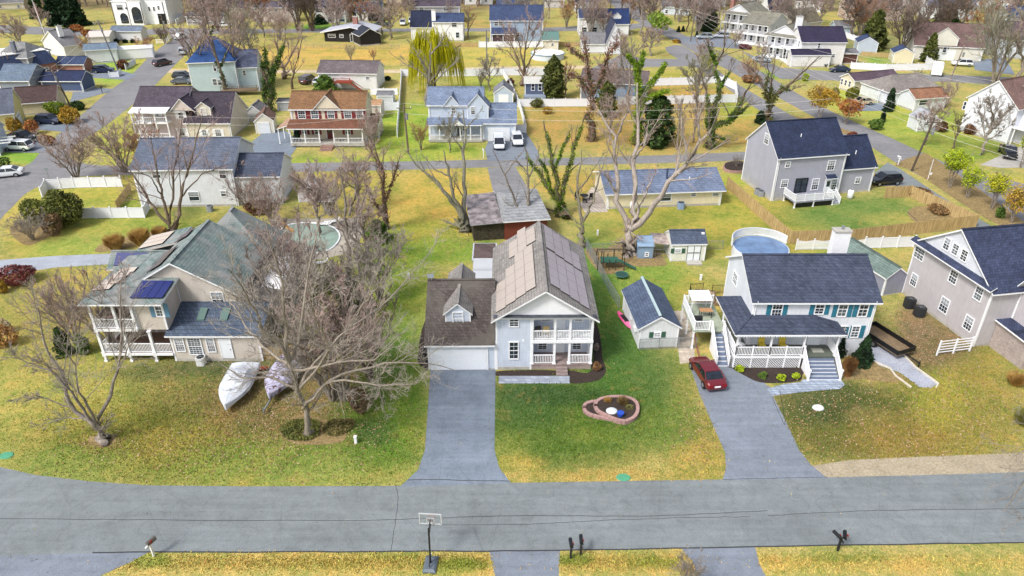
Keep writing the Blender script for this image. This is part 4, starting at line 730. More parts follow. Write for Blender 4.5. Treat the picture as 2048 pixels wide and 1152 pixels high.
# black mid-century house
h=House('house','low black mid-century house with wide white low-pitched roof and red brick chimney','house',(650,83),(740,85)); BK2=mat('#1d1a1c','.'and .7,name='black_siding'); W=h.W
h.b(MB().box(0,0,0,W,9,2.6),'wall',BK2); g=MB(); g.poly([(0,-.01,2.6),(W,-.01,2.6),(W*.62,-.01,4.0)]); h.b(g,'gable_wall',BK2)
RF=plain('white_metal_roof','#b9bdc9',.55,0,.15); h.b(MB().hexa([(-.8,-1.0,2.65),(W*.62,-1.0,4.2),(W*.62,10,4.2),(-.8,10,2.65)],.2).hexa([(W*.62,-1.0,4.2),(W+1.2,-1.0,2.8),(W+1.2,10,2.8),(W*.62,10,4.2)],.2),'roof',[RF,WHITE]); h.chimney(W*.6,5,3.8,6,1.3,1.1,brickm('#a04a38'))
h.slider('f',0,W*.63,.1,1.6,2.1); h.win('f',0,2.2,1.6,2.2,1.,'plain',gl=1); h.win('f',0,5,1.6,1.2,1.,'plain',gl=1)
h=House('shed','small black gabled shed with dark roof beside the black mid-century house','shed',(722,93),(762,89)); h.vol(0,h.W,0,6,2.9,1.6,'y',BK2,shingle('#3c4152','#30343f'),trim=BK2)
# white house with white chimney
h=gx('white two-storey house with navy roof, lower left wing and white chimney, above the yellow willow',(868,82),(927,82),(898,43),(898,26),siding('#eceef2'),NV,[(903,44,914,54),(881,64,884,69),(897,63,900,68),(911,64,919,76)],sl=.6,gl=0)
h.vol(-6.4,-.03,.5,8.5,3.9,3.6,'x',siding('#eceef2'),shingle('#2d3550','#242b42')); h.wpx('f',.5,[(841,63,847,73)],st='far'); h.chimney(.2,.6,0,8.2,1.1,.9,WHITE)
h=gx('grey two-storey house with dark shutters half hidden behind the white house, top centre',(830,45),(920,45),(870,12),(870,-3),siding('#9fa1a8'),PUR,[(838,14,848,22),(886,13,896,22),(838,27,848,33)],sl=.6,gl=2,shutm=None)
h=gx('slate blue two-storey house with navy roof and screened back porch, top centre',(981,84),(1085,84),(1030,40),(1030,10),siding('#9eb0c8'),NV,[(988,43,1006,52),(1016,43,1024,50)],sl=.6,st='dbl',gl=0)
h.b(MB().box(.6,-3.2,0,6.8,-.02,2.5).hexa([(.3,-3.6,2.7),(7.1,-3.6,2.7),(7.1,-.02,3.9),(.3,-.02,3.9)],.14,1,2),'screened_porch',[plain('screen','#4b3a40',.8),NV,WHITE]); h.wpx('f',0,[(1026,64,1032,74),(1034,64,1040,74)],st='far')
for x in (.6,3.6,6.7): h.post(x,-3.2,0,2.6,.18)
gx('grey two-storey house with white gable peeking over the slate blue house, top centre',(995,40),(1058,40),(1025,8),(1025,-6),siding('#c9ccd2'),NV,[(1042,12,1048,18)],sl=.6)
h=gx('white two-storey house with navy roof and lower dormered wing, top right of centre',(1158,72),(1212,72),(1185,35),(1185,17),siding('#eceef2'),NV,[(1172,40,1182,46),(1163,54,1174,65),(1182,54,1194,65),(1202,36,1208,43)],sl=.6,gl=0)
h.vol(h.W+.03,h.W+6.5,0,8,3.6,3.4,'x',siding('#eceef2'),shingle('#2e4273','#26365f')); h.gable(h.W+2,h.W+4.2,1.2,4,5.4,.9,WHITE,NV,z0=3.9,w=.9,wh=1.1); h.wpx('f',0,[(1218,55,1224,65),(1234,56,1240,72)],st='far')
gx('pale blue house with several small windows at the very top, right of centre',(1150,24),(1195,24),(1170,4),(1170,-8),siding('#c9d3df'),NV,[(1153,8,1158,15),(1166,7,1171,14),(1177,7,1182,15),(1186,7,1191,15)],sl=.6)
gx('small mauve-roofed cottage at the very top beside a reddish tree',(1090,16),(1128,16),(1110,5),(1110,-5),siding('#c9c4c4'),PUR,[(1107,8,1112,12)],sl=.6,minE=2.8)
h=gx('white cottage with green roof at the rear of the pool garden, top right of centre',(1085,100),(1116,100),(1100,83),(1100,63),siding('#e6e0d4'),plain('green_metal','#587a74',.6),[(1102,86,1108,92)],sl=.4,minE=2.7,cat='shed',name='shed')
h=House('chapel','white chapel-like building with a tall steep gable hidden by bare twigs','house',(1212,110),(1245,110)); h.vol(0,3.6,0,9,3.5,4.5,'y',siding('#dfe2ea'),shingle('#4a4f68')); h.vol(-6,-.03,2,9,2.6,2.2,'x',siding('#dfe2ea'),GRY)
gx('pale blue cottage with grey gable and round shrubs, at the top right of centre',(1322,30),(1378,32),(1350,16),(1350,2),siding('#d3dde8'),GRY,[(1330,19,1336,27),(1360,19,1366,24)],sl=.6,minE=2.9)
for lb,pL,pR,ev,rg,wl_,rf in [('pale grey house with brown roof at the very top left, behind bare trees',(400,14),(470,14),-2,-22,'#c9c6c2',BRN),('cream house with dark roof among trees at the top, left of the beige house',(455,30),(500,30),18,2,'#d9cfb8',PUR),('white house with grey roof at the very top, above the carport',(700,14),(760,14),-2,-24,'#dfe0e2',GRY),('tan house with brown roof at the very top, left of centre',(775,8),(820,8),-8,-26,'#cdbfa8',BRN),
 ('white house with slate roof at the very top, right of the grey shuttered house',(930,10),(985,10),-6,-26,'#e2e2e4',NV),('pale house with grey roof at the very top beyond the lane pole',(1235,-2),(1290,-2),-16,-34,'#d6d9dc',GRY),('pale blue house with dark roof at the very top, right of the green-roofed cottage',(1400,14),(1450,14),-3,-22,'#cfd8e0',PUR),('white house with brown roof at the very top behind the black-roofed house',(1470,4),(1530,4),-12,-30,'#e0dfdc',BRN),
 ('light grey house with navy roof at the top right behind conifers',(1810,14),(1850,14),-2,-22,'#cfd2d8',NV),('white house with grey roof at the top right corner, farthest',(1950,14),(2030,14),-4,-24,'#dfe2e8',GRY),('cream cottage with slate roof at the top, far left edge',(-10,20),(50,18),6,-8,'#ddd5c0',GRY)]:
    gx(lb,pL,pR,((pL[0]+pR[0])/2,ev),((pL[0]+pR[0])/2,rg),siding(wl_),rf,[(pL[0]+8,ev+4,pL[0]+14,ev+10),(pR[0]-16,ev+4,pR[0]-10,ev+10)],sl=.6,depth=8)
# middle, behind evergreens
h=gx('grey-blue shed-roofed cottage with brown roof among the ivy trees',(1160,198),(1290,205),(1220,165),(1220,145),siding('#8ea3bd'),BRN,[],sl=.35,minE=2.6,depth=9)
h=gx('small dark blue cabin with pale awning near the cedar',(1050,197),(1088,197),(1068,165),(1068,150),siding('#5b6680'),plain('pale_roof2','#b9b8b4',.8),[(1062,163,1070,178),(1076,163,1084,178)],sl=.25,minE=3.1,depth=5); h.b(MB().box(-.3,-2,.0,h.W+.3,-.05,.9),'deck_skirt',siding('#8c98ab'))
# row of townhouses, upper right
def town(label,pL,pR,W2,ze,rise,wall,roofm,porch=True,cols=2):
    h=House('house',label,'house',pL,pR,'townhouses on the right street'); W=h.W
    h.vol(0,W,0,W2,ze,rise,'y',wall,roofm,ov=.35); return h
h=gx('white side-gabled house with navy roof and low garage lean-to, beside the parked dark saloon',(1596,130),(1683,130),(1640,83),(1640,53),siding('#e3e2e3'),shingle('#3b3550','#2f2a42'),[(1635,86,1641,96),(1643,107,1647,115),(1663,107,1670,115)],sl=.62,gl=0)
h.vol(-2.9,6.5,-2.6,-.03,3.0,1.0,'x',siding('#e3e2e3'),shingle('#3b3550','#2f2a42'),ov=.2); h.b(MB().box(-2.4,.5,0,-.02,8,.5).box(-2.4,.5,3.1,-.02,8,3.3),'porch',WHITE)
for y in (.8,3,5.2,7.5): h.post(-2.3,y,.5,3.1,.18)
for y in (1.8,3.8,5.8): h.win('l',0,y,4.7,.9,1.5,'far')
h.vol(h.W+.03,h.W+4,1,6,2.6,.6,'x',mat('#5a3b36'),GRY,ov=.3); h.chimney(1,7,6,10.2,1.4,1.,WHITE)
for lb,pL,pR,wm in (('white townhouse with olive-grey roof and stacked balconies, next to the navy-roofed white house',(1530,112),(1553,112),'#e6e8ee'),('pale townhouse with grey roof, second up the right street',(1480,85),(1500,88),'#d9d9da'),('pale grey townhouse with small dormers and red brick chimney, third up the right street',(1446,62),(1466,66),'#dfe2e6')):
    a=G(*pL);b=G(*pR); h=House('house',lb,'house',pL,pR,'townhouses on the right street',world=((a[0],a[1],0),R(-28) if False else R(-42),8.2)); OL=shingle('#8f8d80','#7d7b70')
    h.vol(0,8.2,0,11,5.6,2.4,'y' if '#d9' not in wm else 'x',siding(wm),OL)
    for u in (1.4,3.1,5.2,6.9): h.win('f',0,u,4.3,.9,1.5,'far',gl=0); h.win('f',0,u,1.6,.9,1.6,'far',gl=0)
    h.b(MB().box(-.2,-2,2.7,8.4,-.05,2.9).box(-.2,-2,.1,8.4,-.05,.5),'balcony',WHITE); h.b(MB().hexa([(-.3,-2.3,5.5),(8.5,-2.3,5.5),(8.5,-.02,5.9),(-.3,-.02,5.9)],.12),'porch_roof',[OL,WHITE])
    for u in (0,2.7,5.4,8.2): h.post(u,-1.9,.5,5.4,.18)
    h.win('r',8.2,3.5,4.4,.8,1.1,'far')
    if 'dormers' in lb: h.chimney(1,2,6,9,1.1,.9,brickm('#a04a38'))
h=gx('large white house with black roof and double garage, top right of centre',(1536,40),(1580,40),(1558,19),(1558,-10),siding('#e8eaf0'),shingle('#2c3048','#23263b'),[(1540,25,1554,29),(1559,25,1574,29)],sl=.8,minE=3.2,st='far')
h=gx('white house with a row of four windows at the top, right of the black roof',(1590,24),(1642,26),(1615,2),(1615,-12),siding('#e0e0e4'),BRN,[(1596,5,1601,12),(1608,5,1613,12),(1621,5,1626,12),(1632,5,1637,12)],sl=.6)
gx('cottage with olive-brown gable roof behind the white chimney house, top right',(1584,66),(1640,60),(1610,52),(1610,26),siding('#ddd5c5'),shingle('#77705e','#666051'),[],sl=.7,minE=2.8,depth=9)
gx('small pale blue garage with dark gable roof behind the thick bare tree, top right',(1668,72),(1705,72),(1690,58),(1690,42),siding('#b3c3cf'),GRY,[],sl=.6,minE=2.8)
gx('long house half hidden behind conifers with white-framed windows, top right',(1690,40),(1800,42),(1740,15),(1740,2),siding('#c9b7ad'),BRN,[(1696,5,1712,14),(1730,5,1750,14),(1755,20,1770,28)],sl=.6,depth=9)
gx('wide white house with blue-grey roof and shuttered windows, top right',(1850,38),(1945,40),(1900,12),(1900,-6),siding('#e2e8f0'),shingle('#6c7891','#5c6880'),[(1856,5,1861,12),(1868,5,1873,12),(1895,4,1900,12),(1905,4,1910,12),(1858,19,1863,26),(1880,19,1886,26)],sl=.6)
h=gx('tan two-storey house with brown roof, dormer and white garage by the parked white car, right',(1822,118),(1960,124),(1890,100),(1890,60),siding('#dbd9cf'),shingle('#7d6663','#6a5654'),[(1893,84,1901,95)],sl=.75,minE=3.6,depth=12,gl=0); h.garage('f',0,h.W*.45,5,2.5); h.gable(h.W*.2,h.W*.6,-.3,5,5.5,2.4,siding('#dbd9cf'),shingle('#7d6663','#6a5654'),z0=3.6); h.wpx('f',-.3,[(1888,82,1897,95)],st='far')
h=gx('white and blue-grey two-storey house with mauve roof behind the big bare tree, right edge',(1985,116),(2090,120),(2030,78),(2030,50),siding('#cfd6e2'),shingle('#6b5a66','#594b56'),[(1990,85,1997,99),(2012,86,2020,100)],sl=.7,depth=10)
gx('white two-storey house with navy roof at the upper right corner',(2010,64),(2090,66),(2050,36),(2050,20),siding('#dfe4ee'),NV,[(2035,42,2046,50)],sl=.6,depth=9)
h=gx('long low cream ranch house with mauve roof beside the parked gold saloon',(1704,186),(1790,178),(1745,166),(1745,148),siding('#e0d5c0'),shingle('#6a5a66','#574a56'),[(1744,168,1749,174),(1751,168,1756,174),(1763,171,1766,175)],sl=.5,minE=2.7); 
for y in (1.2,2.4,3.6): h.win('l',0,y,1.6,.8,1.3,'far',gl=0)
h=gx('white cottage with grey hip roof, trellis arch and brown-roofed front wing, right',(1776,212),(1880,205),(1820,186),(1820,158),siding('#dde1e8'),shingle('#9a9490','#867f7c'),[(1786,182,1791,187)],sl=.5,minE=2.7,depth=9,hip=3); h.vol(2,9,-4.5,-.05,2.6,1.2,'x',siding('#dde1e8'),shingle('#a3785f','#8d6650')); h.win('f',-4.5,4,1.6,2.2,1.1,'far')
h=House('house','tall white gabled house with mauve-brown roof and arched window, right edge','house',(1918,262),(2010,288),'houses of the neighbourhood'); h.vol(0,8.5,0,12,6.2,3.6,'y',siding('#e2e5ee'),shingle('#8a6f68','#745d58')); h.vol(8.53,16,2,12,5.6,3,'x',siding('#e2e5ee'),shingle('#8a6f68','#745d58')); h.wpx('f',0,[(1926,202,1933,220)],st='far'); arch(h,12,1.9,1.9,2.4,3.2); h.win('f',2,10,4.2,1.1,1.6,'far',gl=0)
for x in (9,11.5,14,16): h.post(x,.2,0,2.8,.15)
h.b(MB().box(8.6,.0,2.8,16.2,1.95,3),'porch_roof',WHITE)
# ---------- sheds ----------
def shed(label,pL,pR,dep,ze,rise,axis,wall,roofm,ov=.15,trim=WHITE):
    h=House('shed',label,'shed',pL,pR,'garden sheds'); h.vol(0,h.W,0,dep,ze,rise,axis,wall,roofm,ov=ov,trim=trim,found=.1); return h
GSHUT=shut('#3a5f4e')
h=shed('large white shed with slate blue gable roof, between the two driveways','' or (1276,697),(1353,694),7.2,2.35,1.15,'y',siding('#e3e6ea'),shingle('#5d6b85','#4e5b74'),.25); h.wpx('f',0,[(1307,664,1322,674)],shut=GSHUT); h.b(MB().hexa([(h.W/2-.25,-.25,3.66),(h.W/2+.0,-.25,3.73),(h.W/2,7.45,3.73),(h.W/2-.25,7.45,3.66)],.04),'ridge_vent',[mat('#9fb3b8'),GREYM])
h.win('l',0,2.0,1.5,.8,.8); h.win('l',0,3.6,1.5,.7,.7); h.b(MB().box(-.3,.9,1.3,-.02,1.4,1.7),'window_unit',WHITE)
h=shed('white garden shed with slate roof and green-trimmed double doors beside the chicken coop',(1340,523),(1408,522),3.2,2.3,.95,'x',siding('#e6e8e0'),shingle('#5f6a80','#505b70'),.15); h.wpx('f',0,[(1349,497,1363,506)],shut=GSHUT); h.b(MB().box(h.W*.46,-.04,.1,h.W*.86,-.02,2.1).box(h.W*.46,-.06,.1,h.W*.475,-.04,2.1,1).box(h.W*.655,-.06,.1,h.W*.67,-.04,2.1,1).box(h.W*.845,-.06,.1,h.W*.86,-.04,2.1,1).box(h.W*.46,-.06,1.05,h.W*.86,-.045,1.15,1).box(h.W*.46,-.06,2.02,h.W*.86,-.045,2.1,1),'double_door',[DOORW,mat('#34503f')]); h.b(MB().box(h.W*.45,-1.1,.01,h.W*.88,-.05,.15),'ramp',CONC); h.b(MB().box(3.6,1,2.95,3.95,1.3,3.1),'roof_vent',WHITE)
h=shed('small cream barn-roofed shed with brown roof at the end of the side drive',(513,268),(550,266),4.5,2.3,1.3,'y',siding('#e0dccb'),shingle('#8d6f63','#7a6056')); h.garage('f',0,h.W*.45,1.8,1.9)
h=shed('grey-roofed small shed just left of the cream barn-roofed shed',(495,244),(524,244),4,2.,1.1,'y',siding('#c9cac9'),GRY)
h=shed('pale blue-grey garden shed with grey gable roof beside the long white fence',(988,210),(1026,210),5,2.4,1.4,'y',siding('#bccadb'),shingle('#8e919b','#7c7f88')); h.door('f',0,h.W/2,.1,1.8,1.9,lite=False)
h=shed('taupe-roofed lean-to shed attached behind the orange-roofed house',(739,238),(763,238),4,2.6,.5,'x',siding('#cfc3bd'),shingle('#c9a07c','#b58e6d'))
h=shed('small grey-roofed shed behind the white vinyl fence, right of the orange-roofed house',(755,210),(786,210),3,1.9,.5,'x',siding('#c9ced6'),shingle('#8f9096'))
h=shed('grey-blue shed with sage green roof between the white house and the taupe house',(1763,592),(1806,585),7.5,2.2,1.,'y',siding('#9396a8'),shingle('#7f928c','#6d807b')); 
h=shed('small yellow shed with navy roof and two windows, right of the conifers',(1784,126),(1824,128),5,2.5,1.2,'y',siding('#e0d6b8'),NV); h.win('l',0,1.5,1.5,.7,1.,'far')
h=shed('pale blue garage with navy gable roof behind the navy-roofed white house, upper right',(1712,106),(1752,108),6,2.7,1.4,'y',siding('#bcc9d8'),NV)
h=shed('tall grey canvas-roofed lean-to beside the trailer, left of the tree line',(598,405),(652,402),1.8,1.0,3.0,'y',plain('canvas','#cfcbd4',.8),plain('canvas','#cfcbd4',.8),.02)
h=shed('tiny white hut at the end of the long white fence, upper right',(1832,263),(1872,262),3,2.3,1.2,'y',siding('#d9dde6'),shingle('#c0c4cc')); h.win('f',0,1.5,1.5,.8,1.,'far')
h=shed('low grey shed behind the ivy tree, upper left of the cream shed',(556,222),(582,222),3,1.8,.3,'x',siding('#a9aeb6'),GRY)
# chicken coop
h=House('chicken_coop','blue-grey chicken coop with tarpaulin-covered wire run at the foot of the forked tree','coop',(1275,517),(1325,517)); 
h.b(MB().box(0,0,.0,1.7,1.6,1.6).hexa([(-.15,-.15,1.65),(1.85,-.15,1.65),(1.85,1.75,2.2),(-.15,1.75,2.2)],.08),'coop_wall',[siding('#8ba3bd')]); h.wpx('f',0,[(1289,504,1298,513)],st='far'); h.b(MB().hexa([(1.9,.2,1.9),(4.1,0,1.75),(4.0,2.6,2.0),(1.7,2.7,2.1)],.03),'tarpaulin',[plain('tarp','#b9aaa5',.8,0,.4,2.)])
q=MB()
for i in range(9): q.box(1.75+i*.28,0,0,1.77+i*.28,.02,1.7)
for z in (.05,.6,1.15,1.7): q.box(1.75,-.01,z,4.05,.02,z+.03)
for y in (0,2.5):
    for x in (1.75,4.0): q.box(x-.04,y-.04,0,x+.04,y+.04,1.8)
h.b(q,'wire_run',GREYM)
# ---------- trees and plants ----------
def barkm(a,b,name='bark'):
    k=('bark',a)
    if k in MC: return MC[k]
    t=NT(name,.9,0,.2); v=t.co(); n=t.noise(t.mapg(v,(5,5,1)),1.5,5,.7); t.base(t.ramp(n,[(.3,c(b)),(.7,c(a))])); t.bump(n,.5,.05); MC[k]=t.m; return t.m
def leafm(a,b,name='foliage',sc=.9):
    k=('leaf',a,b)
    if k in MC: return MC[k]
    t=NT(name,.7,0,.2); v=t.co(); n=t.noise(v,sc,3,.7); n2=t.noise(v,9,2,.8); cc=t.ramp(n,[(.35,c(b)),(.65,c(a))]); t.base(t.mix(cc,t.ramp(n2,[(.3,g2(.6)),(.7,g2(1.25))]),1.,'MULTIPLY')); MC[k]=t.m; return t.m
BARK=barkm('#a39a90','#5d544c'); BARKD=barkm('#7b6c5e','#40352d'); TWIG=barkm('#a9a197','#766d66','twigs'); TWIGP=barkm('#b8a49c','#8f7a73','twigs'); TWIGO=barkm('#b98a62','#8a5a3c','twigs'); TWIGG=barkm('#a3a18a','#6f7060','twigs')
IVY=leafm('#6f8f24','#33521a','ivy'); IVYD=leafm('#4f6a2c','#22351a','ivy'); IVYY=leafm('#a0ad2c','#5c7a1e','ivy'); VINE=leafm('#8f6a55','#5b3d33','vines')
EVG=leafm('#4a6430','#1f3018'); EVD=leafm('#2e4a2a','#121f14'); EVO=leafm('#6c7238','#34401f')
def tubes(P,r,n):
    B,K,_=P.shape; d=np.gradient(P,axis=1); d/=np.maximum(np.linalg.norm(d,axis=2,keepdims=True),1e-6)
    ref=np.where(np.abs(d[...,2:3])<.9,np.array([0,0,1.]),np.array([1.,0,0])); u=np.cross(d,ref); u/=np.maximum(np.linalg.norm(u,axis=2,keepdims=True),1e-6); w=np.cross(d,u)
    a=np.arange(n)*2*np.pi/n; V=P[:,:,None]+(u[:,:,None]*np.cos(a)[None,None,:,None]+w[:,:,None]*np.sin(a)[None,None,:,None])*r[:,:,None,None]
    i=np.arange(B*K*n).reshape(B,K,n); j=np.roll(i,-1,2); Q=np.stack([i[:,:-1],j[:,:-1],j[:,1:],i[:,1:]],-1).reshape(-1,4)
    return V.reshape(-1,3),Q
def resamp(pts,K):
    p=np.array(pts,float); s=np.r_[0,np.cumsum(np.linalg.norm(np.diff(p[:,:3],axis=0),axis=1))]; t=np.linspace(0,s[-1],K); return np.stack([np.interp(t,s,p[:,i]) for i in range(p.shape[1])],1)
def kids(g,P,r,m,t0,t1,ang,lf,K,rf=.55,up=.15,wob=.12,minr=.01,L0=None):
    B,K0,_=P.shape; t=g.uniform(t0,t1,(B,m)); 
    ln=np.linalg.norm(np.diff(P,axis=1),axis=2).sum(1); x=t*(K0-1); i=np.minimum(x.astype(int),K0-2); f=(x-i)[...,None]; b=np.arange(B)[:,None]
    S=P[b,i]*(1-f)+P[b,i+1]*f; D=P[b,i+1]-P[b,i]; D/=np.maximum(np.linalg.norm(D,axis=2,keepdims=True),1e-6); rr=(r[b,i]*(1-f[...,0])+r[b,i+1]*f[...,0])
    q=g.normal(size=D.shape); q-=D*(q*D).sum(2,keepdims=True); q/=np.maximum(np.linalg.norm(q,axis=2,keepdims=True),1e-6); a=g.normal(ang,.22,(B,m))[...,None]
    d=D*np.cos(a)+q*np.sin(a); d[...,2]+=up; d/=np.linalg.norm(d,axis=2,keepdims=True)
    L=(ln[:,None]*lf*(1.15-.6*t)*g.uniform(.6,1.25,(B,m))); 
    S=S.reshape(-1,3); d=d.reshape(-1,3); L=L.reshape(-1); r0=np.maximum(rr.reshape(-1)*rf,minr); out=np.zeros((len(S),K,3)); out[:,0]=S
    for k in range(1,K):
        d=d+g.normal(size=d.shape)*wob; d[:,2]+=up*.35; d/=np.linalg.norm(d,axis=1,keepdims=True); out[:,k]=out[:,k-1]+d*(L/(K-1))[:,None]
    tp=np.linspace(1,.35,K)[None]; return out,np.maximum(r0[:,None]*tp,minr*.8)
def merge(parts):
    V=[];Q=[];n=0
    for v,q in parts: V.append(v);Q.append(q+n);n+=len(v)
    return np.concatenate(V),np.concatenate(Q)
def branchy(seed,limbs,levels,tw=.014,up=.12):
    "limbs: list of lists (x,y,z,r). returns trunk mesh data, crown mesh data, limb arrays"
    g=np.random.default_rng(seed); K=13; P=[];r=[]
    for l in limbs:
        a=resamp(l,K); a[1:-1,:3]+=g.normal(size=(K-2,3))*a[1:-1,3:4]*.5; P.append(a[:,:3]); r.append(a[:,3])
    P=np.array(P); r=np.array(r); r=r*.78; tr=[tubes(P,r,8)]; cr=[]; p,rr=P,r
    for li,(m,ang,lf) in enumerate(levels):
        p,rr=kids(g,p,rr,m,.25 if li==0 else .15,1.,ang,lf,5 if li<2 else 4,up=up,rf=.38 if li==0 else .5,minr=tw*(2.2 if li==0 else 1.4 if li==1 else 1))
        (tr if li==0 else cr).append(tubes(p,rr,5 if li==0 else 3))
    return merge(tr),merge(cr),(P,r)
def cards(g,C,size,flat=0.):
    n=len(C); a=g.normal(size=(n,3)); a[:,2]*=(1-flat); a/=np.linalg.norm(a,axis=1,keepdims=True); b=g.normal(size=(n,3)); b-=a*(a*b).sum(1,keepdims=True); b/=np.linalg.norm(b,axis=1,keepdims=True)
    s=(size*g.uniform(.5,1.3,(n,1))); V=np.stack([C-a*s,C+b*s*.55,C+a*s,C-b*s*.55],1).reshape(-1,3); return V,np.arange(n*4).reshape(-1,4)
def thread_leaves(g,P,r,n,size,spread,tmax=1.):
    B,K,_=P.shape; ln=np.linalg.norm(np.diff(P,axis=1),axis=2).sum(1); b=g.choice(B,n,p=ln/ln.sum()); x=g.uniform(0,tmax,n)*(K-1); i=np.minimum(x.astype(int),K-2); f=(x-i)[:,None]
    C=P[b,i]*(1-f)+P[b,i+1]*f; rr=r[b,i][:,None]; q=g.normal(size=(n,3)); q/=np.linalg.norm(q,axis=1,keepdims=True); return cards(g,C+q*(rr+spread*g.uniform(0,1,(n,1))),size)
TG='bare deciduous trees'
def hero(label,base,limbs,r0=.3,levels=((7,.7,.5),(6,.7,.5),(6,.7,.55)),tw=.012,seed=1,trunk=BARK,twig=TWIG,ivy=None,depth=1.,up=.1,group=TG,rl=None):
    X,Y,_=G(*base); g=random.Random(seed); L=[]; first=None
    for l in limbs:
        rs=r0 if l[0]==base or l is limbs[0] else r0*.62
        if isinstance(l[0],(int,float)): rs=l[0]; l=l[1:]
        off=0; dr=g.uniform(-1,1)*.35*depth; P=[]; acc=0; n=len(l)
        for i,(px,py) in enumerate(l):
            if i: acc+=math.hypot(px-l[i-1][0],py-l[i-1][1])
            x,y,z=AtY(px,py,Y); k=z*0+acc; P.append([x-X,0,z,0,k])
        T=acc or 1; ztop=max(p[2] for p in P)
        sc_=abs(P[-1][2]-P[0][2])+abs(P[-1][0]-P[0][0])
        st=0 if l is limbs[0] else getattr(hero,'_y',{}).get(tuple(l[0]),None)
        for p in P: p[1]=dr*sc_*(p[4]/T)**1.1
        # keep start on the parent: remember offsets at every px
        o0=hero._y.get((base,tuple(l[0])),0.) 
        for i,p in enumerate(P):
            p[1]+=o0; p[3]=max(.03,rs*(1-.8*(p[4]/T))); hero._y[(base,tuple(l[i]))]=p[1]
        if l[0]==base: P[0][3]*=1.45; P[0][2]=-.1
        L.append([p[:4] for p in P])
    (tv,tq),(cv,cq),(LP,LR)=branchy(seed,L,levels,tw,up)
    o=thing('bare_tree',label,'tree',(X,Y,0),0,group); link('trunk',npmesh('trunk',tv,tq,trunk,smooth=True),o); link('crown',npmesh('crown',cv,cq,twig),o)
    if ivy:
        for (m,n,size,spread,tm) in ivy:
            v,q=thread_leaves(np.random.default_rng(seed),LP,LR,n,size,spread,tm); link('ivy',npmesh('ivy',v,q,m),o)
    return o
hero._y={}
B=(206,880)
hero('spreading bare tree standing alone on the front left lawn, nearest the street',B,[[.33,B,(200,858),(198,848)],[.24,(198,848),(174,833),(149,808),(134,774),(122,734),(101,711),(87,669),(76,617)],[.09,(149,808),(132,807),(97,788),(52,784)],[.09,(134,774),(100,739),(52,734)],[.08,(174,833),(135,833),(85,850)],[.17,(198,848),(180,815),(167,774),(153,732),(128,669)],[.15,(198,848),(194,787),(187,749),(194,715),(208,669),(200,610)],[.2,(198,848),(215,801),(224,756),(222,704),(208,652),(201,600)],[.09,(224,756),(257,694),(288,662)],[.08,(122,734),(90,730),(40,700),(10,700)]],.33,((8,.65,.42),(7,.7,.5),(8,.7,.5)),.009,3,twig=TWIG)
B=(628,865)
hero('huge sprawling bare tree beside the covered boats, limbs reaching the garage',B,[[.34,B,(620,824),(612,803),(607,757),(602,703),(598,685)],[.15,(602,703),(575,692),(547,685),(505,670),(450,637),(405,612)],[.18,(598,685),(587,637),(562,610),(560,575),(550,525),(547,490),(530,440)],[.18,(598,685),(617,640),(617,600),(620,550),(628,500),(640,440)],[.16,(607,757),(640,710),(660,670),(692,620),(687,550),(682,500),(690,440)],[.15,(602,703),(650,690),(712,660),(775,640),(825,575)],[.15,(607,757),(625,725),(687,685),(762,657),(840,600)],[.15,(612,803),(670,725),(725,705),(775,700),(850,670)],[.18,(612,803),(650,760),(695,742),(775,732),(862,742),(905,760)],[.1,(775,732),(755,767),(770,830)],[.2,(598,685),(590,575),(587,525),(575,470),(560,400)],[.14,(607,757),(560,730),(500,735),(440,690)],[.12,(687,685),(720,620),(760,560),(790,500)]],.34,((9,.65,.38),(6,.7,.45),(9,.75,.5)),.0075,8,trunk=barkm('#a59c90','#675d52'),twig=barkm('#b9b2a6','#8a8277','twigs'),depth=1.6,ivy=None)
B=(345,468)
hero('bare multi-limbed tree rising in front of the white two-storey house, left',B,[[.5,B,(338,450)],[.26,(338,450),(307,422),(282,392),(260,365),(230,340),(200,322)],[.27,(338,450),(322,400),(310,370),(295,322),(282,285)],[.24,(338,450),(332,365),(335,315),(332,255)],[.3,(345,468),(355,402),(365,352),(375,302),(384,245)],[.14,(355,402),(390,362),(437,347)],[.13,(322,400),(300,347),(250,332)]],.5,((8,.6,.42),(6,.7,.5),(7,.7,.55)),.013,5,trunk=BARKD,twig=TWIGP,ivy=None)
B=(932,464)
hero('tall twin-trunked bare tree at the corner of the red wooden garage',B,[[.75,B,(926,438)],[.42,(926,438),(912,415),(887,380),(862,357),(834,335),(815,308)],[.42,(932,464),(927,415),(924,365),(924,315),(927,277),(922,240)],[.16,(927,277),(940,262),(960,235)],[.36,(926,438),(909,395),(899,352),(892,325),(887,300)],[.15,(899,352),(870,340),(845,312)],[.12,(924,315),(905,290),(895,265)]],.75,((4,.5,.3),(6,.7,.45),(6,.7,.5)),.012,11,trunk=barkm('#8d8f80','#54483c'),twig=TWIGG)
B=(1119,432)
hero('tall tree with ivy-clad limbs beside the ranch house patio',B,[[.7,B,(1120,402)],[.4,(1120,402),(1104,387),(1084,357),(1061,332),(1050,300)],[.42,(1120,402),(1114,380),(1109,340),(1099,297),(1088,248)],[.38,(1120,402),(1129,380),(1139,335),(1149,310),(1164,272),(1176,240)],[.18,(1109,340),(1126,290),(1141,250)],[.15,(1104,387),(1090,330),(1070,300)]],.7,((3,.5,.3),(6,.7,.45),(6,.7,.5)),.012,13,trunk=BARKD,twig=TWIGG,ivy=[(IVY,4200,.13,.22,.85),(IVYY,1500,.12,.25,.9)])
B=(1165,492)
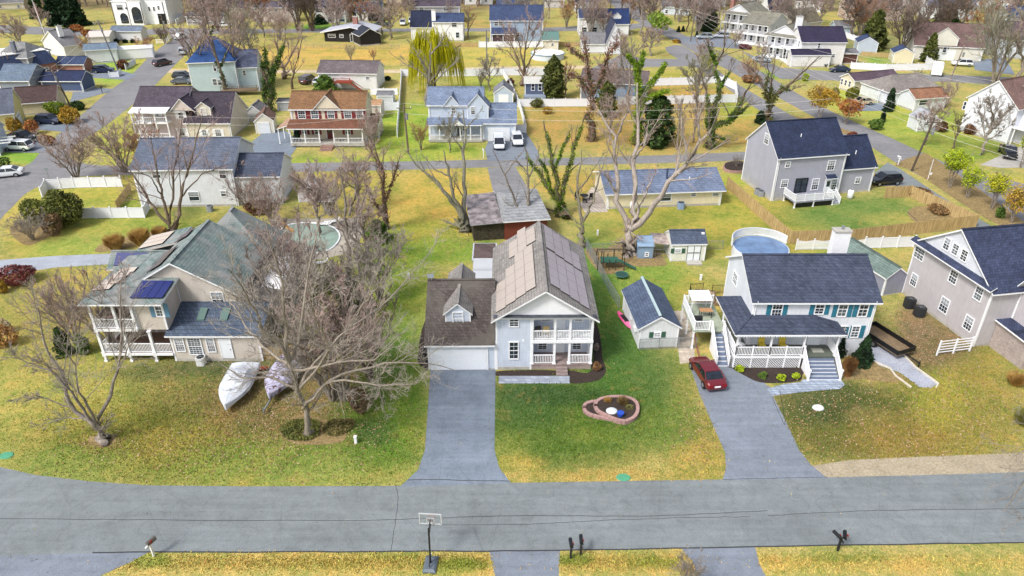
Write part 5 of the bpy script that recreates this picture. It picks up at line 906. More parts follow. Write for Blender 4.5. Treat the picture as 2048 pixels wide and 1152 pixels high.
hero('slender bare tree with upright forks just behind the solar panel roof',B,[[.42,B,(1164,445)],[.28,(1164,445),(1159,410),(1154,370),(1164,340),(1166,310)],[.28,(1164,445),(1184,415),(1201,370),(1219,330)],[.15,(1156,385),(1184,340),(1206,300)],[.14,(1164,450),(1150,445),(1128,420)]],.42,((4,.5,.3),(4,.7,.45),(3,.7,.5)),.013,17,trunk=barkm('#8b8a78','#5a4c40'),twig=TWIGG)
B=(1056,462)
hero('pair of lopped bare trunks rising through the red garage yard',B,[[.3,B,(1056,365),(1055,310)],[.16,(1056,365),(1075,330),(1080,300)],[.14,(1056,345),(1030,320),(1000,325)],[.24,(1046,462),(1036,415),(1010,350),(985,300)],[.12,(1010,350),(1030,320),(1048,300)]],.3,((4,.5,.28),(3,.7,.45),(3,.7,.5)),.012,19,trunk=barkm('#8f8a80','#54483f'),twig=TWIG)
B=(1256,512)
hero('massive pale forked tree towering over the chicken coop',B,[[.95,B,(1264,465)],[.5,(1264,465),(1249,447),(1241,402),(1236,352),(1244,302),(1229,285),(1209,250)],[.5,(1264,465),(1269,440),(1274,390),(1276,340),(1286,290),(1288,235),(1290,190)],[.5,(1264,465),(1299,420),(1324,380),(1349,335),(1366,302),(1384,260),(1399,240),(1412,190)],[.16,(1349,335),(1370,322),(1406,320)],[.3,(1264,465),(1281,420),(1299,380),(1311,352)],[.22,(1276,340),(1300,300),(1306,255)],[.2,(1241,402),(1225,380),(1210,350)],[.2,(1244,302),(1262,250),(1268,200)],[.22,(1366,302),(1352,250),(1350,195)],[.2,(1384,260),(1378,215),(1390,170)]],.95,((8,.55,.32),(6,.7,.45),(6,.7,.5)),.012,23,trunk=barkm('#b5aca4','#75695f'),twig=TWIGP)
B=(1422,296)
hero('ivy-covered tree in the dry field, trunk bare at the foot',B,[[.8,B,(1423,263)],[.45,(1423,263),(1440,250),(1463,238),(1481,202),(1494,170),(1512,135)],[.5,(1423,263),(1428,245),(1440,187),(1440,136),(1456,111),(1465,60)],[.35,(1423,263),(1415,243),(1415,212),(1410,180),(1392,130)],[.14,(1440,187),(1462,150),(1478,120)],[.15,(1440,136),(1425,100),(1415,70)],[.12,(1423,270),(1445,278),(1470,280)],[.14,(1463,238),(1500,215),(1530,205)]],.8,((6,.55,.35),(5,.7,.45),(6,.7,.5)),.018,29,trunk=BARKD,twig=TWIG,ivy=[(IVY,3800,.17,.3,.6),(IVYD,1500,.18,.4,.4)])
B=(1535,240)
hero('bare dark tree with curving limbs beside the right lane, above the lilac-grey house',B,[[.7,B,(1537,212)],[.4,(1537,212),(1545,187),(1568,162),(1590,136),(1618,100)],[.35,(1537,212),(1524,174),(1509,144),(1481,120)],[.35,(1537,212),(1542,162),(1552,110)],[.15,(1560,172),(1580,180),(1602,166)],[.2,(1524,174),(1530,140),(1522,105)]],.7,((6,.55,.35),(5,.7,.45),(6,.7,.5)),.018,31,trunk=BARKD,twig=TWIG,ivy=[(EVO,1500,.2,.5,.4)])
B=(1181,282)
hero('vine-smothered tall tree between the cedar and the white fence',B,[[.6,B,(1184,187),(1176,125),(1172,85)],[.35,(1184,190),(1204,145),(1214,100),(1232,75)],[.2,(1184,187),(1160,160),(1140,150)],[.2,(1176,125),(1150,110),(1135,95)]],.6,((8,.8,.3),(6,.8,.45),(6,.8,.5)),.02,37,trunk=BARKD,twig=TWIGP,ivy=[(VINE,3200,.17,.7,1.),(IVYD,1000,.16,.35,.7)])
B=(1276,290)
hero('bright green ivy-wrapped snag with a raised arm',B,[[.6,B,(1276,200),(1274,150),(1270,112)],[.3,(1276,205),(1289,180),(1311,150),(1329,118)],[.25,(1276,215),(1291,195),(1336,172)],[.2,(1275,150),(1285,125),(1290,105)],[.2,(1274,135),(1262,120),(1256,108)]],.6,((2,.6,.25),(3,.7,.45),(3,.7,.5)),.02,41,trunk=BARKD,twig=TWIG,ivy=[(leafm('#86a028','#46661c','ivy'),7000,.18,.5,.95)])
B=(1048,170)
hero('fan-shaped bare tree behind the white fence corner, below the slate blue house',B,[[.7,B,(1047,150)],[.3,(1047,150),(1039,133),(1026,117),(1015,101),(997,100)],[.3,(1047,150),(1042,94),(1034,70),(1028,35)],[.3,(1047,150),(1050,101),(1055,70),(1060,35)],[.3,(1047,150),(1066,109),(1081,81),(1092,50)],[.26,(1047,150),(1025,94),(1011,70),(1003,45)],[.2,(1050,101),(1065,75),(1075,45)]],.7,((8,.5,.42),(6,.6,.5),(7,.7,.5)),.022,43,trunk=barkm('#93826e','#5d4c3e'),twig=TWIGP)
B=(856,213)
hero('tall grey bare tree in front of the yellow willow',B,[[.5,B,(859,162),(862,112),(864,80)],[.24,(859,150),(837,112),(822,80)],[.22,(862,108),(880,87),(899,52)],[.22,(860,172),(887,145),(926,108)],[.18,(859,160),(840,142),(807,127),(788,112)]],.5,((6,.6,.35),(5,.7,.45),(5,.7,.5)),.018,47,trunk=barkm('#9a9690','#5f564e'),twig=TWIG)
B=(540,224)
hero('dark ivy-covered tree standing left of the orange-roofed house',B,[[.6,B,(541,170),(544,120)],[.35,(541,170),(527,130),(520,95)],[.3,(541,165),(556,120),(572,80)],[.3,(530,222),(527,160),(515,110)]],.6,((5,.6,.35),(4,.7,.45),(4,.7,.5)),.02,53,trunk=BARKD,twig=TWIGP,ivy=[(IVYD,4800,.18,.6,.85),(IVY,1200,.17,.5,.9)])
B=(570,158)
hero('bare forked tree on the dirt track left of the brown-roofed white house',B,[[.55,B,(569,135)],[.32,(569,135),(557,112),(550,70),(545,20)],[.32,(569,135),(584,107),(600,60)],[.2,(557,112),(575,75),(580,30)]],.55,((8,.6,.4),(6,.7,.5),(7,.7,.5)),.022,59,trunk=barkm('#97877a','#5f5044'),twig=TWIGP)
B=(585,178)
hero('thin dark bare tree by the parked maroon van',B,[[.28,B,(586,140),(597,115),(606,70)],[.15,(586,145),(578,115),(575,85)]],.28,((6,.6,.4),(5,.7,.5),(5,.7,.5)),.02,61,trunk=BARKD,twig=TWIGP)
for i,(lb,B,ls) in enumerate([('tallest bare tree in front of the blue hip-roofed house, centre trunk',(455,188),[(444,133),(434,62),(430,10)]),('straight bare tree at the right corner of the blue hip-roofed house',(469,184),[(462,125),(459,78),(456,20)]),('leaning bare tree at the left corner of the blue hip-roofed house',(405,186),[(394,125),(387,94),(370,60)]),('curved bare tree left of the blue hip-roofed house, nearest the parked cars',(392,180),[(380,133),(369,108),(352,70)])]):
    t_=ls[-1]; hero(lb,B,[[.42,B]+ls,[.2,ls[0],(ls[0][0]-18,ls[0][1]-40),(ls[0][0]-38,ls[0][1]-75)],[.2,ls[0],(ls[0][0]+14,ls[0][1]-40),(ls[0][0]+30,ls[0][1]-90)],[.15,ls[1],(ls[1][0]+12,ls[1][1]-25),(ls[1][0]+20,ls[1][1]-55)]],.42,((8,.6,.4),(6,.7,.5),(6,.7,.5)),.02,67+i,trunk=barkm('#8a8078','#54483f'),twig=TWIGP,ivy=[(IVYD,500,.2,.3,.3)] if i==0 else None)
B=(772,458)
hero('dark vine-hung bare tree in the hedgerow behind the pool',B,[[.4,B,(770,400),(768,340),(752,280)],[.25,(770,400),(790,350),(800,310)],[.25,(770,430),(745,390),(735,340)],[.2,(768,350),(740,310),(720,290)]],.4,((8,.6,.4),(6,.7,.5),(7,.7,.5)),.013,71,trunk=BARKD,twig=TWIGP,ivy=[(VINE,1500,.12,.4,.8)])
B=(700,560)
hero('tall thin bare tree between the pool and the green lawn strip',B,[[.35,B,(697,470),(697,390),(688,320)],[.22,(697,470),(720,420),(738,370)],[.2,(697,480),(670,430),(655,380)],[.2,(698,430),(712,380),(716,330)]],.35,((8,.6,.4),(6,.7,.5),(7,.7,.5)),.011,73,twig=TWIGP)
B=(2290,1060)
hero('bare tree at the lower right edge whose twigs reach over the street',B,[[.3,B,(2270,950),(2230,850)],[.12,(2262,930),(2150,900),(2060,930),(1995,1010)],[.1,(2265,940),(2160,880),(2070,850),(2010,880)],[.1,(2268,945),(2180,960),(2090,1000),(2030,1015)],[.1,(2250,900),(2150,820),(2080,800)]],.3,((8,.6,.35),(6,.7,.5),(6,.7,.5)),.007,79,twig=TWIG,depth=.5)
# prototypes for the ordinary trees (height 10 m)
def proto(kind,seed):
    g=random.Random(seed); L=[]
    if kind=='vase':
        for i in range(9):
            a=i*.7+g.random(); s=g.uniform(1.6,3.2); L.append([[.1*math.cos(a),.1*math.sin(a),0,.17],[.3*s*math.cos(a),.3*s*math.sin(a),3,.12],[s*math.cos(a),s*math.sin(a),7,.05],[1.3*s*math.cos(a),1.3*s*math.sin(a),9.5,.03]])
        lv=((8,.6,.38),(6,.7,.5),(7,.7,.5))
    elif kind=='spread':
        L.append([[0,0,0,.36],[.1,0,2.2,.28],[0,.1,5,.2],[.2,0,8.5,.06]])
        for i in range(8):
            a=i*2.4+g.random(); z=2+i*.6; s=g.uniform(2.4,3.8); L.append([[0,0,z,.17],[.5*s*math.cos(a),.5*s*math.sin(a),z+1.6,.11],[s*math.cos(a),s*math.sin(a),z+3.3,.04]])
        lv=((8,.65,.42),(7,.7,.5),(8,.7,.5))
    else:
        L.append([[0,0,0,.26],[.1,0,3,.22],[-.1,.1,6,.14],[.1,0,9.6,.04]])
        for i in range(8):
            a=i*2.4+g.random(); z=2.6+i*.75; s=g.uniform(1.2,2.); L.append([[0,0,z,.12],[.5*s*math.cos(a),.5*s*math.sin(a),z+1.3,.07],[s*math.cos(a),s*math.sin(a),z+2.6,.03]])
        lv=((7,.6,.42),(5,.7,.5),(5,.7,.5))
    (tv,tq),(cv,cq),_=branchy(seed,L,lv,.02); return (tv,tq),(cv,cq)
PR={k:[proto(k,s) for s in (101,202)] for k in ('vase','spread','tall')}; PM={}
def bare(label,px,py,top,kind='spread',wk=1.,tk='P',name='bare_tree',group=TG,sc=None):
    X,Y,_=G(px,py); hgt=AtY(px,top,Y)[2] if sc is None else sc; i=rnd.randrange(2); k=(kind,i,tk)
    if k not in PM:
        (tv,tq),(cv,cq)=PR[kind][i]; m={'P':TWIGP,'T':TWIG,'O':TWIGO,'G':TWIGG,'D':barkm('#83766e','#4d423c','twigs')}[tk]; PM[k]=(npmesh('trunk',tv,tq,BARK if tk!='D' else BARKD,smooth=True),npmesh('crown',cv,cq,m))
    o=thing(name,label,'tree',(X,Y,0),rnd.uniform(0,6.28),group); s=hgt/10; o.scale=(s*wk,s*wk,s); link('trunk',PM[k][0],o); link('crown',PM[k][1],o); return o
def crownpts(g,n,rx,ry,rz,lump=.25,shell=.55):
    d=g.normal(size=(n,3)); d/=np.linalg.norm(d,axis=1,keepdims=True); k=g.normal(size=(7,3)); k/=np.linalg.norm(k,axis=1,keepdims=True)
    b=np.clip((d@k.T),0,1)**4; rad=(1-lump+lump*1.6*b.max(1))*g.uniform(shell,1,n)**.6; return d*rad[:,None]*np.array([rx,ry,rz])
def bush(label,px,py,hw,top,m,n=900,size=.12,name='shrub',cat='shrub',group='garden shrubs',zmin=0,X=None):
    "hw: half width in photo pixels at the base"
    X,Y,_=G(px,py); w=abs(AtY(px+hw,py,Y)[0]-X); hh=max(.3,AtY(px,top,Y)[2]); g=np.random.default_rng(int(px*7+py)); C=crownpts(g,n,w,w*.9,hh*.55); C[:,2]+=hh*.5; C=C[C[:,2]>.02]
    v,q=cards(g,C,size); o=thing(name,label,cat,(X,Y,0),0,group); link('foliage',npmesh('foliage',v,q,m),o)
    st=MB()
    for i in range(5): a=i*1.26; st.tube([(0.05*math.cos(a),.05*math.sin(a),0),(w*.5*math.cos(a),w*.5*math.sin(a),hh*.7)],[.04,.015],4)
    st.build('stem',BARKD,o); return o
def conifer(label,px,py,hw,top,m=EVG,n=3500,size=.28,pw=.85,name='evergreen_tree',base=.04,bulge=0.,group='evergreens'):
    X,Y,_=G(px,py); w=abs(AtY(px+hw,py,Y)[0]-X); hh=AtY(px,top,Y)[2]; g=np.random.default_rng(int(px*3+py)); t=g.uniform(0,1,n)**1.15; a=g.uniform(0,6.283,n)
    lob=1+.22*np.sin(a*3+t*9)+.18*np.sin(a*5-t*17)+.12*np.sin(t*60); R_=w*((1-t)**pw*(1-bulge)+bulge*np.sqrt(np.clip(1-(2*t-.9)**2,0,1)))*lob*g.uniform(.55,1,n)**.5
    C=np.stack([R_*np.cos(a),R_*np.sin(a),hh*(base+(1-base)*t)-R_*.12],1); v,q=cards(g,C,size,.3); o=thing(name,label,'tree',(X,Y,0),0,group); link('crown',npmesh('crown',v,q,m),o)
    MB().tube([(0,0,0),(0,0,hh*.9)],[max(.06,hh*.018),.03],6).build('trunk',BARKD,o); return o
def leafy(label,px,py,hw,top,m,n=1600,size=.16,stems=5,group='autumn-coloured trees',lo=.35,name='leafy_tree'):
    X,Y,_=G(px,py); w=abs(AtY(px+hw,py,Y)[0]-X); hh=AtY(px,top,Y)[2]; g=np.random.default_rng(int(px+py*5)); L=[]
    for i in range(stems): a=i*6.28/stems+g.random(); s=w*g.uniform(.4,.8); L.append([[.08*math.cos(a),.08*math.sin(a),0,.07],[s*.4*math.cos(a),s*.4*math.sin(a),hh*.45,.05],[s*math.cos(a),s*math.sin(a),hh*.88,.02]])
    (tv,tq),(cv,cq),_=branchy(int(px),L,((5,.6,.4),(4,.7,.5)),.014); C=crownpts(g,n,w,w*.9,hh*(1-lo)*.5,.35,.25); C[:,2]+=hh*(1+lo)*.5; v,q=cards(g,C,size)
    o=thing(name,label,'tree',(X,Y,0),0,group); link('trunk',npmesh('trunk',*merge([(tv,tq),(cv,cq)]),BARK),o); link('crown',npmesh('crown',v,q,m),o); return o
def grassy(label,px,py,hw,top,m,n=500,group='ornamental grasses',name='ornamental_grass'):
    X,Y,_=G(px,py); w=abs(AtY(px+hw,py,Y)[0]-X); hh=max(.3,AtY(px,top,Y)[2]); g=np.random.default_rng(int(px*9+py)); a=g.uniform(0,6.283,n); s=g.uniform(0,1,n)**.6*w; b0=np.stack([np.cos(a)*s*.35,np.sin(a)*s*.35,a*0],1); tp=np.stack([np.cos(a)*s,np.sin(a)*s,hh*g.uniform(.5,1.05,n)],1); md=b0*.5+tp*.5; md[:,2]+=hh*.12
    P=np.stack([b0,md,tp],1); r=np.tile(np.array([[.02,.018,.008]]),(n,1)); v,q=tubes(P,r,3); o=thing(name,label,'grass clump',(X,Y,0),0,group); link('blades',npmesh('blades',v,q,m),o); return o
ST=leafm('#cfae6a','#9a7038','grass_blades'); YEL=leafm('#b8983a','#8f6c24'); ORN=leafm('#b87c44','#8a5433'); YG=leafm('#b4c22c','#7d9420'); RDB=leafm('#8f4a44','#54302f'); OLV=leafm('#9a9642','#5d6228'); GRB=leafm('#6f8a3a','#3a5224')
for a in [('bare tree on the sports field edge at the far top left',40,100,25,'spread',1.1,'P'),('round-crowned greenish bare tree on the left edge above the brick house',42,88,45,'spread',1.3,'G'),('bare tree right of the round greenish tree, top left',88,70,8,'spread',1.,'P'),('small reddish bare tree between the white houses, upper left',176,116,72,'vase',.8,'O'),('low reddish-brown bare tree on the green lawn, upper left',292,112,76,'vase',1.5,'O'),
 ('pinkish bare tree in front of the white villa wall',322,80,52,'vase',1.3,'P'),('bare shrubby tree beside the white rail fence, upper left',330,88,58,'vase',1.1,'D'),('wide bare tree over the dark ranch house, top left',415,84,-12,'spread',1.2,'P'),('bare tree behind the blue roof, top left',490,100,10,'spread',1.,'G'),('bare tree with green-brown twigs right of the blue roof',505,135,40,'spread',.9,'G'),
 ('pink-twigged bare tree left of the beige top house',528,75,12,'spread',1.2,'P'),('reddish bare tree in front of the beige top house',560,80,25,'vase',1.2,'P'),('grey bare tree in the white house front lawn, top',676,59,-15,'spread',.95,'D'),('tall bare tree at the carport driveway, top',700,52,-25,'tall',1.,'G'),('bare tree right of the carport, top',745,55,5,'spread',1.,'P'),('dense round bare tree right of the black house',781,80,-5,'spread',1.15,'P'),
 ('orange-brown columnar bare tree right of the white chimney house',937,76,12,'tall',1.2,'O'),('pinkish bare tree behind the navy roof, top centre',880,30,-20,'vase',1.1,'P'),('bare tree left of the white chimney house behind cars',820,44,-20,'spread',.9,'P'),('small bare tree behind the brown-roofed white house',702,122,92,'vase',.9,'T'),('straw-coloured bare shrub right of the brown-roofed white house peak',748,122,100,'vase',1.,'O'),
 ('thin bare tree behind the pale blue porch house',979,182,105,'spread',.9,'T'),('small bare tree left of the thin one behind the pale blue house',962,176,140,'vase',.8,'T'),('reddish bare tree on the green, left of the white top house',1133,57,5,'vase',.9,'O'),('bare tree in front of the white dormered house',1206,74,18,'spread',.9,'P'),('bare tree right of the white dormered house',1258,66,20,'tall',1.1,'P'),
 ('wide twiggy tree at the bend of the top right street',1300,112,48,'spread',1.2,'P'),('bare twiggy tree hiding the chapel',1240,118,60,'spread',1.,'P'),('tall pale bare tree right of the chapel',1254,226,85,'tall',1.1,'T'),('bare tree with dangling twigs beside the vine tree',1215,215,110,'spread',.8,'P'),('bare grey tree growing behind the massive forked tree',1352,300,195,'tall',.8,'T'),
 ('greenish bare tree before the white fence, upper right',1390,225,100,'spread',.9,'G'),('pinkish bare tree at the road side, left of the ivy tree top',1400,150,75,'spread',.8,'P'),('reddish shrubby tree on the road verge, upper right',1500,160,120,'vase',1.3,'O'),('bare tree in front of the stacked-balcony townhouse',1520,135,80,'spread',.8,'P'),('bare pinkish tree among the townhouse front gardens',1470,95,62,'vase',1.1,'P'),
 ('thick bare tree by the pale blue garage, top right',1700,74,-15,'spread',1.1,'D'),('dense dark bare tree between the conifers, top right',1800,112,12,'vase',1.2,'D'),('bare tree right of the dense dark one, top right',1840,100,5,'spread',1.,'D'),('ivy-tangled twiggy tree in front of the mauve-roofed house, right edge',1985,176,10,'vase',1.,'G'),('very tall bare tree at the right edge, upper',2030,180,-10,'spread',.9,'P'),('tall twiggy tree behind the tan dormered house',1955,110,-15,'spread',.9,'O'),
 ('bare olive-twigged tree beside the parked trailer, right',1832,166,138,'spread',1.3,'G'),('bare tree in front of the tiny white hut',1850,290,195,'spread',.9,'P'),('bare tree between the tiny hut and the tall gabled house',1904,298,225,'tall',1.1,'D'),('bare tree before the tall white gabled house, right',1961,310,185,'spread',.9,'T'),('reddish bare tree behind the trellis arch cottage',1890,215,165,'vase',1.,'P'),
 ('multi-stemmed pink-twigged ornamental tree at the street bend, left',155,366,268,'vase',1.35,'P'),('thin bare roadside tree in front of the twin-balcony house',250,345,240,'vase',1.3,'P'),('bare shrubby tree at the left street verge',300,340,262,'vase',1.2,'O'),('gnarled low bare tree in the mulch bed, left',66,480,430,'vase',1.7,'T'),('bare tree at the porch corner of the large tan house',225,708,560,'vase',.9,'P'),('bare sapling left of the large tan house porch',160,700,560,'vase',.8,'P'),
 ('bare hedgerow tree behind the boats, rising in front of the tan house side wing',600,690,520,'vase',1.3,'T'),('bare brushy tree at the lawn strip edge of the hedgerow, middle',760,600,470,'vase',1.,'T'),('bare brushy tree at the front of the hedgerow, over the leaf mound',665,800,640,'vase',1.4,'T'),('pale bare tree at the back of the hedgerow by the green evergreen',735,520,390,'spread',1.,'P'),('pinkish brush tree between the pool terrace and the canvas shed',660,430,340,'vase',1.5,'P'),('pinkish brush tree behind the roof ridge of the large tan house',500,425,360,'vase',1.3,'P'),('brushy bare tree behind the tan house, left of the pool slide',545,450,370,'vase',1.3,'P'),('bare tree in the hedgerow above the swimming pool',640,470,330,'spread',.9,'P'),('pink-twigged tree behind the grey canvas shed',720,420,300,'spread',.9,'P'),('bare tree at the back corner of the large tan house',560,520,420,'spread',.9,'P'),('bare thicket tree beside the pool deck, nearest the house wing',590,600,455,'vase',1.1,'P'),('bare tree in the dense hedgerow left of the solar house',730,640,480,'spread',1.,'T'),('bare hedgerow tree nearest the covered boats on their right',690,800,600,'vase',1.1,'P'),
 ('brown bare shrub tree right of the boats, in the hedgerow front',740,760,600,'vase',1.,'D'),('reddish bare tree on the verge beside the utility pole, middle',842,300,250,'vase',1.,'O'),('bare tree in front of the pale blue porch house',900,305,225,'spread',.8,'G'),('bare small tree by the right end of the orange-roofed house',745,300,225,'vase',.9,'P'),('bare sapling growing on the bottom verge, centre right',1372,1170,1115,'vase',1.,'T'),
 ('small bare tree inside the round stone bed',1472,337,312,'vase',.8,'T'),('bare tree behind the cedar, top right of centre',1130,190,120,'spread',.8,'O'),('bare tree left of the evergreen clump in the dry field',1220,290,190,'spread',.8,'P'),('tall bare tree right of the evergreen clump in the dry field',1385,285,190,'tall',1.,'P'),('bare grey tree beside the vine tree foot',1165,200,150,'spread',.8,'T'),
 ('bare shrub in front of the brick house, upper left',30,160,105,'vase',.9,'P'),('bare tree at the far top right corner behind the white house',2030,50,-20,'spread',1.,'P'),('bare orange-tipped tree top right behind the tan house',1900,60,0,'spread',.9,'O'),('bare tree at the left edge of the top townhouse lane',1540,50,0,'tall',1.,'T')]:
    bare(*a)
gg=random.Random(77)
for i in range(150):
    px=gg.choice([gg.uniform(340,640),gg.uniform(640,1120),gg.uniform(1120,1500),gg.uniform(1500,2040)]); py=gg.choice([gg.uniform(-14,8),gg.uniform(0,40),gg.uniform(35,75)]); px+=0 if py<35 or px<560 or px>1150 else 0; bare('bare leafless tree among the many crowding the far lane along the top edge',px,py,0,gg.choice(['spread','vase','tall']),gg.uniform(.9,1.3),gg.choice('PTOPD'),group='far trees along the top edge',sc=gg.uniform(9,14))
for a in [('giant dark conifer at the top left, left of the pair',122,50,20,-60,EVD,4500,.7,.7),('giant dark conifer at the top left, right of the pair',152,52,20,-70,EVD,4500,.7,.7),('green conifer behind the flagpole, top left',78,36,14,-30,EVG,2500,.6),('dark round evergreen at the white house, top',640,48,13,30,EVD,1500,.35,.4),('dark evergreen standing before the lane at the top right',1411,62,20,-2,EVD,3500,.45,.6,'evergreen_tree',.04,.7),
 ('green cedar beside the dark blue cabin',1106,199,21,110,EVO,4300,.33,.6,'evergreen_tree',.04,.65),('olive evergreen below the vine tree, right of it',1212,232,18,160,EVO,2300,.3,.6,'evergreen_tree',.04,.7),('dark evergreen clump in the dry field beside the ivy snag',1312,292,30,186,EVG,5000,.3,.6,'evergreen_tree',.03,.75),('dark ivy bush at the foot of the curving bare tree',1519,246,10,222,EVD,900,.22,.4),
 ('broad green conifer left of the dense bare tree, top right',1742,98,24,20,EVO,3500,.5,.5),('green conifer behind the tan dormered house, top right',1888,60,26,14,EVG,3000,.45,.4),('sparse evergreen in front of the tan dormered house',1855,124,15,66,EVO,2200,.35,.6),('narrow columnar evergreen beside the trellis arch',1776,222,9,176,EVD,1500,.22,.45),('small pointed evergreen below the trellis arch',1764,244,5,220,EVD,600,.2,.5),
 ('rounded evergreen by the brown-roofed white house deck',652,184,24,150,GRB,3200,.26,.45),('narrow evergreen left of the orange-roofed house porch',597,292,8,252,EVD,1500,.17,.5),('narrow evergreen right of the orange-roofed house porch',731,284,6,240,EVG,1100,.17,.5),('tall pointed evergreen at the right corner of the teal-shuttered house',1722,727,19,671,EVD,3800,.12,.75),('small pointed evergreen beside the front steps of the teal-shuttered house',1678,712,10,672,EVD,1300,.11,.7),
 ('tiny cone-shaped evergreen left of two by the top lane',1357,64,4,53,EVD,350,.25),('tiny cone-shaped evergreen right of two by the top lane',1366,63,4,52,EVD,350,.25),('tiny evergreen beside the parked silver estate car',1393,74,4,63,EVD,350,.25),('green evergreen in the hedgerow beside the lawn strip',757,482,26,440,GRB,3500,.17,.4),('dark green holly in the hedgerow left of the solar house',705,625,30,560,EVG,4200,.15,.4),('green hedgerow evergreen nearest the swimming pool',672,580,16,530,GRB,1800,.15,.4),
 ('dark evergreen shrub left of the large tan house porch',132,708,16,655,EVG,2000,.13,.4)]:
    conifer(*a)
for a in [('large green and orange shrub at the end of the white fence, left',136,452,36,386,leafm('#6d7434','#3a3f22'),4200,.18),('green rounded shrub left of the large one at the white fence',80,448,34,398,leafm('#7c8238','#464e26'),3200,.17),('brown twiggy shrub between the mulch bed and the big shrub',112,468,22,425,leafm('#8a7050','#56432f'),1300,.14),('dark red barberry bush on the left lawn',42,562,38,534,RDB,3200,.12),('yellow leafed plant left of the barberry',4,585,14,560,YEL,900,.12),
 ('green shrub at the porch corner, left lawn',170,708,14,672,GRB,1100,.12),('straw-brown bush at the far left edge of the lawn',14,690,24,650,leafm('#c0945a','#8a6238'),1200,.12),('white-flowered pale bush at the left lawn edge',10,665,18,640,leafm('#cfc0a8','#a08a6c'),800,.1),
 ('yellow forsythia by the left street',141,246,22,215,YEL,1900,.2),('green and yellow shrub beside the utility pole, left',112,228,20,202,leafm('#8a9a2c','#4e6420'),1500,.2),('dark green shrub right of the utility pole, left',158,220,12,200,EVG,900,.2),('round yellow-green shrub in front of the yellow cottage',30,262,15,235,YEL,1300,.18),('orange shrub by the dark parked wagon',68,268,16,240,ORN,1200,.17),('brown-orange shrub at the street corner left of the pink tree',98,290,16,270,leafm('#a06a3c','#6c4a30'),1000,.16),('green bush at the left edge below the pickup',6,336,16,314,GRB,900,.15),
 ('brown autumn shrub in the white-fenced corner, upper left',246,138,11,118,leafm('#8a5a40','#5c3c2e'),900,.25),('orange-brown hedge row shrub behind the grey villa roof',155,62,16,50,ORN,900,.3),('orange-brown shrub left of the white parasol terrace',176,72,12,60,leafm('#a8703c','#7a5030'),700,.3),('dark clipped hedge behind the long white house',125,68,22,58,EVD,1100,.3),('dark round shrub left of three before the white ranch',234,86,5,78,EVD,400,.25),('dark round shrub middle of three before the white ranch',251,86,5,79,EVD,400,.25),('dark round shrub right of three before the white ranch',266,86,5,79,EVD,400,.25),
 ('yellow-green round shrub on the corner lawn, upper right',1610,162,7,146,YG,800,.2),('large round olive shrub beside the cream ranch house',1703,202,13,172,leafm('#8a8a34','#4e5624'),2200,.2),('small yellow shrub beside the large round olive shrub',1668,196,8,176,OLV,600,.18),('reddish-brown ball shrub by the navy roof of the lilac house',1703,278,10,264,leafm('#8a4f3c','#5c342a'),800,.16),('dark shrub at the white side wall, upper right',1649,133,9,124,EVD,600,.25),
 ('yellow-tipped shrub in the top lane hedge, first',1350,86,5,79,YEL,350,.25),('brown shrub in the top lane hedge, left of the yellow one',1357,86,4,80,leafm('#8a6a4c','#5c4632'),300,.25),('purple shrub by the townhouse drive',1490,98,13,88,leafm('#7a4a54','#4c3038'),700,.25),('reddish low shrub bed along the right lane, upper part',1500,165,22,150,leafm('#a07a5a','#6e523c'),900,.25),('brown shrub at the foot of the tall gabled house, right',1940,268,14,248,leafm('#8a6448','#5c4230'),900,.2),('dark brown shrub between the bare trees, right',1880,262,16,244,leafm('#7a5a42','#4c382a'),900,.2),
 ('green shrub below the pointed evergreen, right',1752,258,16,238,GRB,1100,.2),('green shrub along the right lane under the orange trees',1998,436,9,415,GRB,800,.14),('brown dry shrub in the fenced garden corner, upper',1838,392,24,376,leafm('#8a6c4a','#4e3d2c'),1300,.14),('dry brown shrubs in the fenced garden corner, lower',1880,425,26,412,leafm('#9a7a52','#6a5236'),1300,.14),
 ('low ivy and leaf mound around the huge sprawling tree',605,862,42,856,leafm('#7a7c40','#4a5228'),3600,.1),('ivy mound right of the huge sprawling tree foot',672,856,36,850,leafm('#7f7648','#54502e'),2400,.1),('brown leaf-filled brush in the hedgerow front',720,820,26,780,leafm('#8a745a','#5e4c3a'),1600,.1),
 ('small brown shrub in the mulch at the porch corner of the solar house',1193,740,9,724,leafm('#a07a54','#6e5238'),900,.08),('pale dried shrub beside the right wall of the solar house',1192,702,6,688,leafm('#b0a094','#7c6c60'),400,.08),
 ('yellow-green hosta at the driveway corner of the teal-shuttered house',1479,742,9,732,YG,500,.1),('green plant second along the porch bed of the teal-shuttered house',1524,756,9,745,GRB,500,.09),('green plant third along the porch bed of the teal-shuttered house',1562,760,9,750,YG,500,.09),('yellow-green plant fourth along the porch bed of the teal-shuttered house',1592,757,8,747,YG,500,.09),
 ('clipped dark shrub left of the orange-roofed house steps',642,290,6,279,EVD,500,.12),('clipped dark shrub right of the orange-roofed house steps',684,290,6,279,EVD,500,.12),('small dark bush behind the brown-roofed white house, left',762,158,7,148,EVD,400,.2),('small dark bush behind the brown-roofed white house, right',775,161,7,152,EVD,400,.2),
 ('green shrub behind the pale blue porch house fence',1075,214,14,196,leafm('#7a7c44','#4c5230'),1000,.2),('brown shrub in the white fence corner by the fan tree',1022,172,8,158,leafm('#7a4c40','#4c302a'),500,.2),('green low hedge before the white dormered house',1205,78,26,66,EVG,1500,.3),('yellow bushy shrub below the left tall white fence end, upper middle',1095,228,10,214,YEL,400,.16),
 ('brown hedge bushes behind the left white house',470,405,16,392,leafm('#7a5c44','#4c3a2c'),900,.12),('brown brush behind the large tan house roof',520,425,30,400,leafm('#8a6450','#5c4436'),2000,.13)]:
    bush(*a)
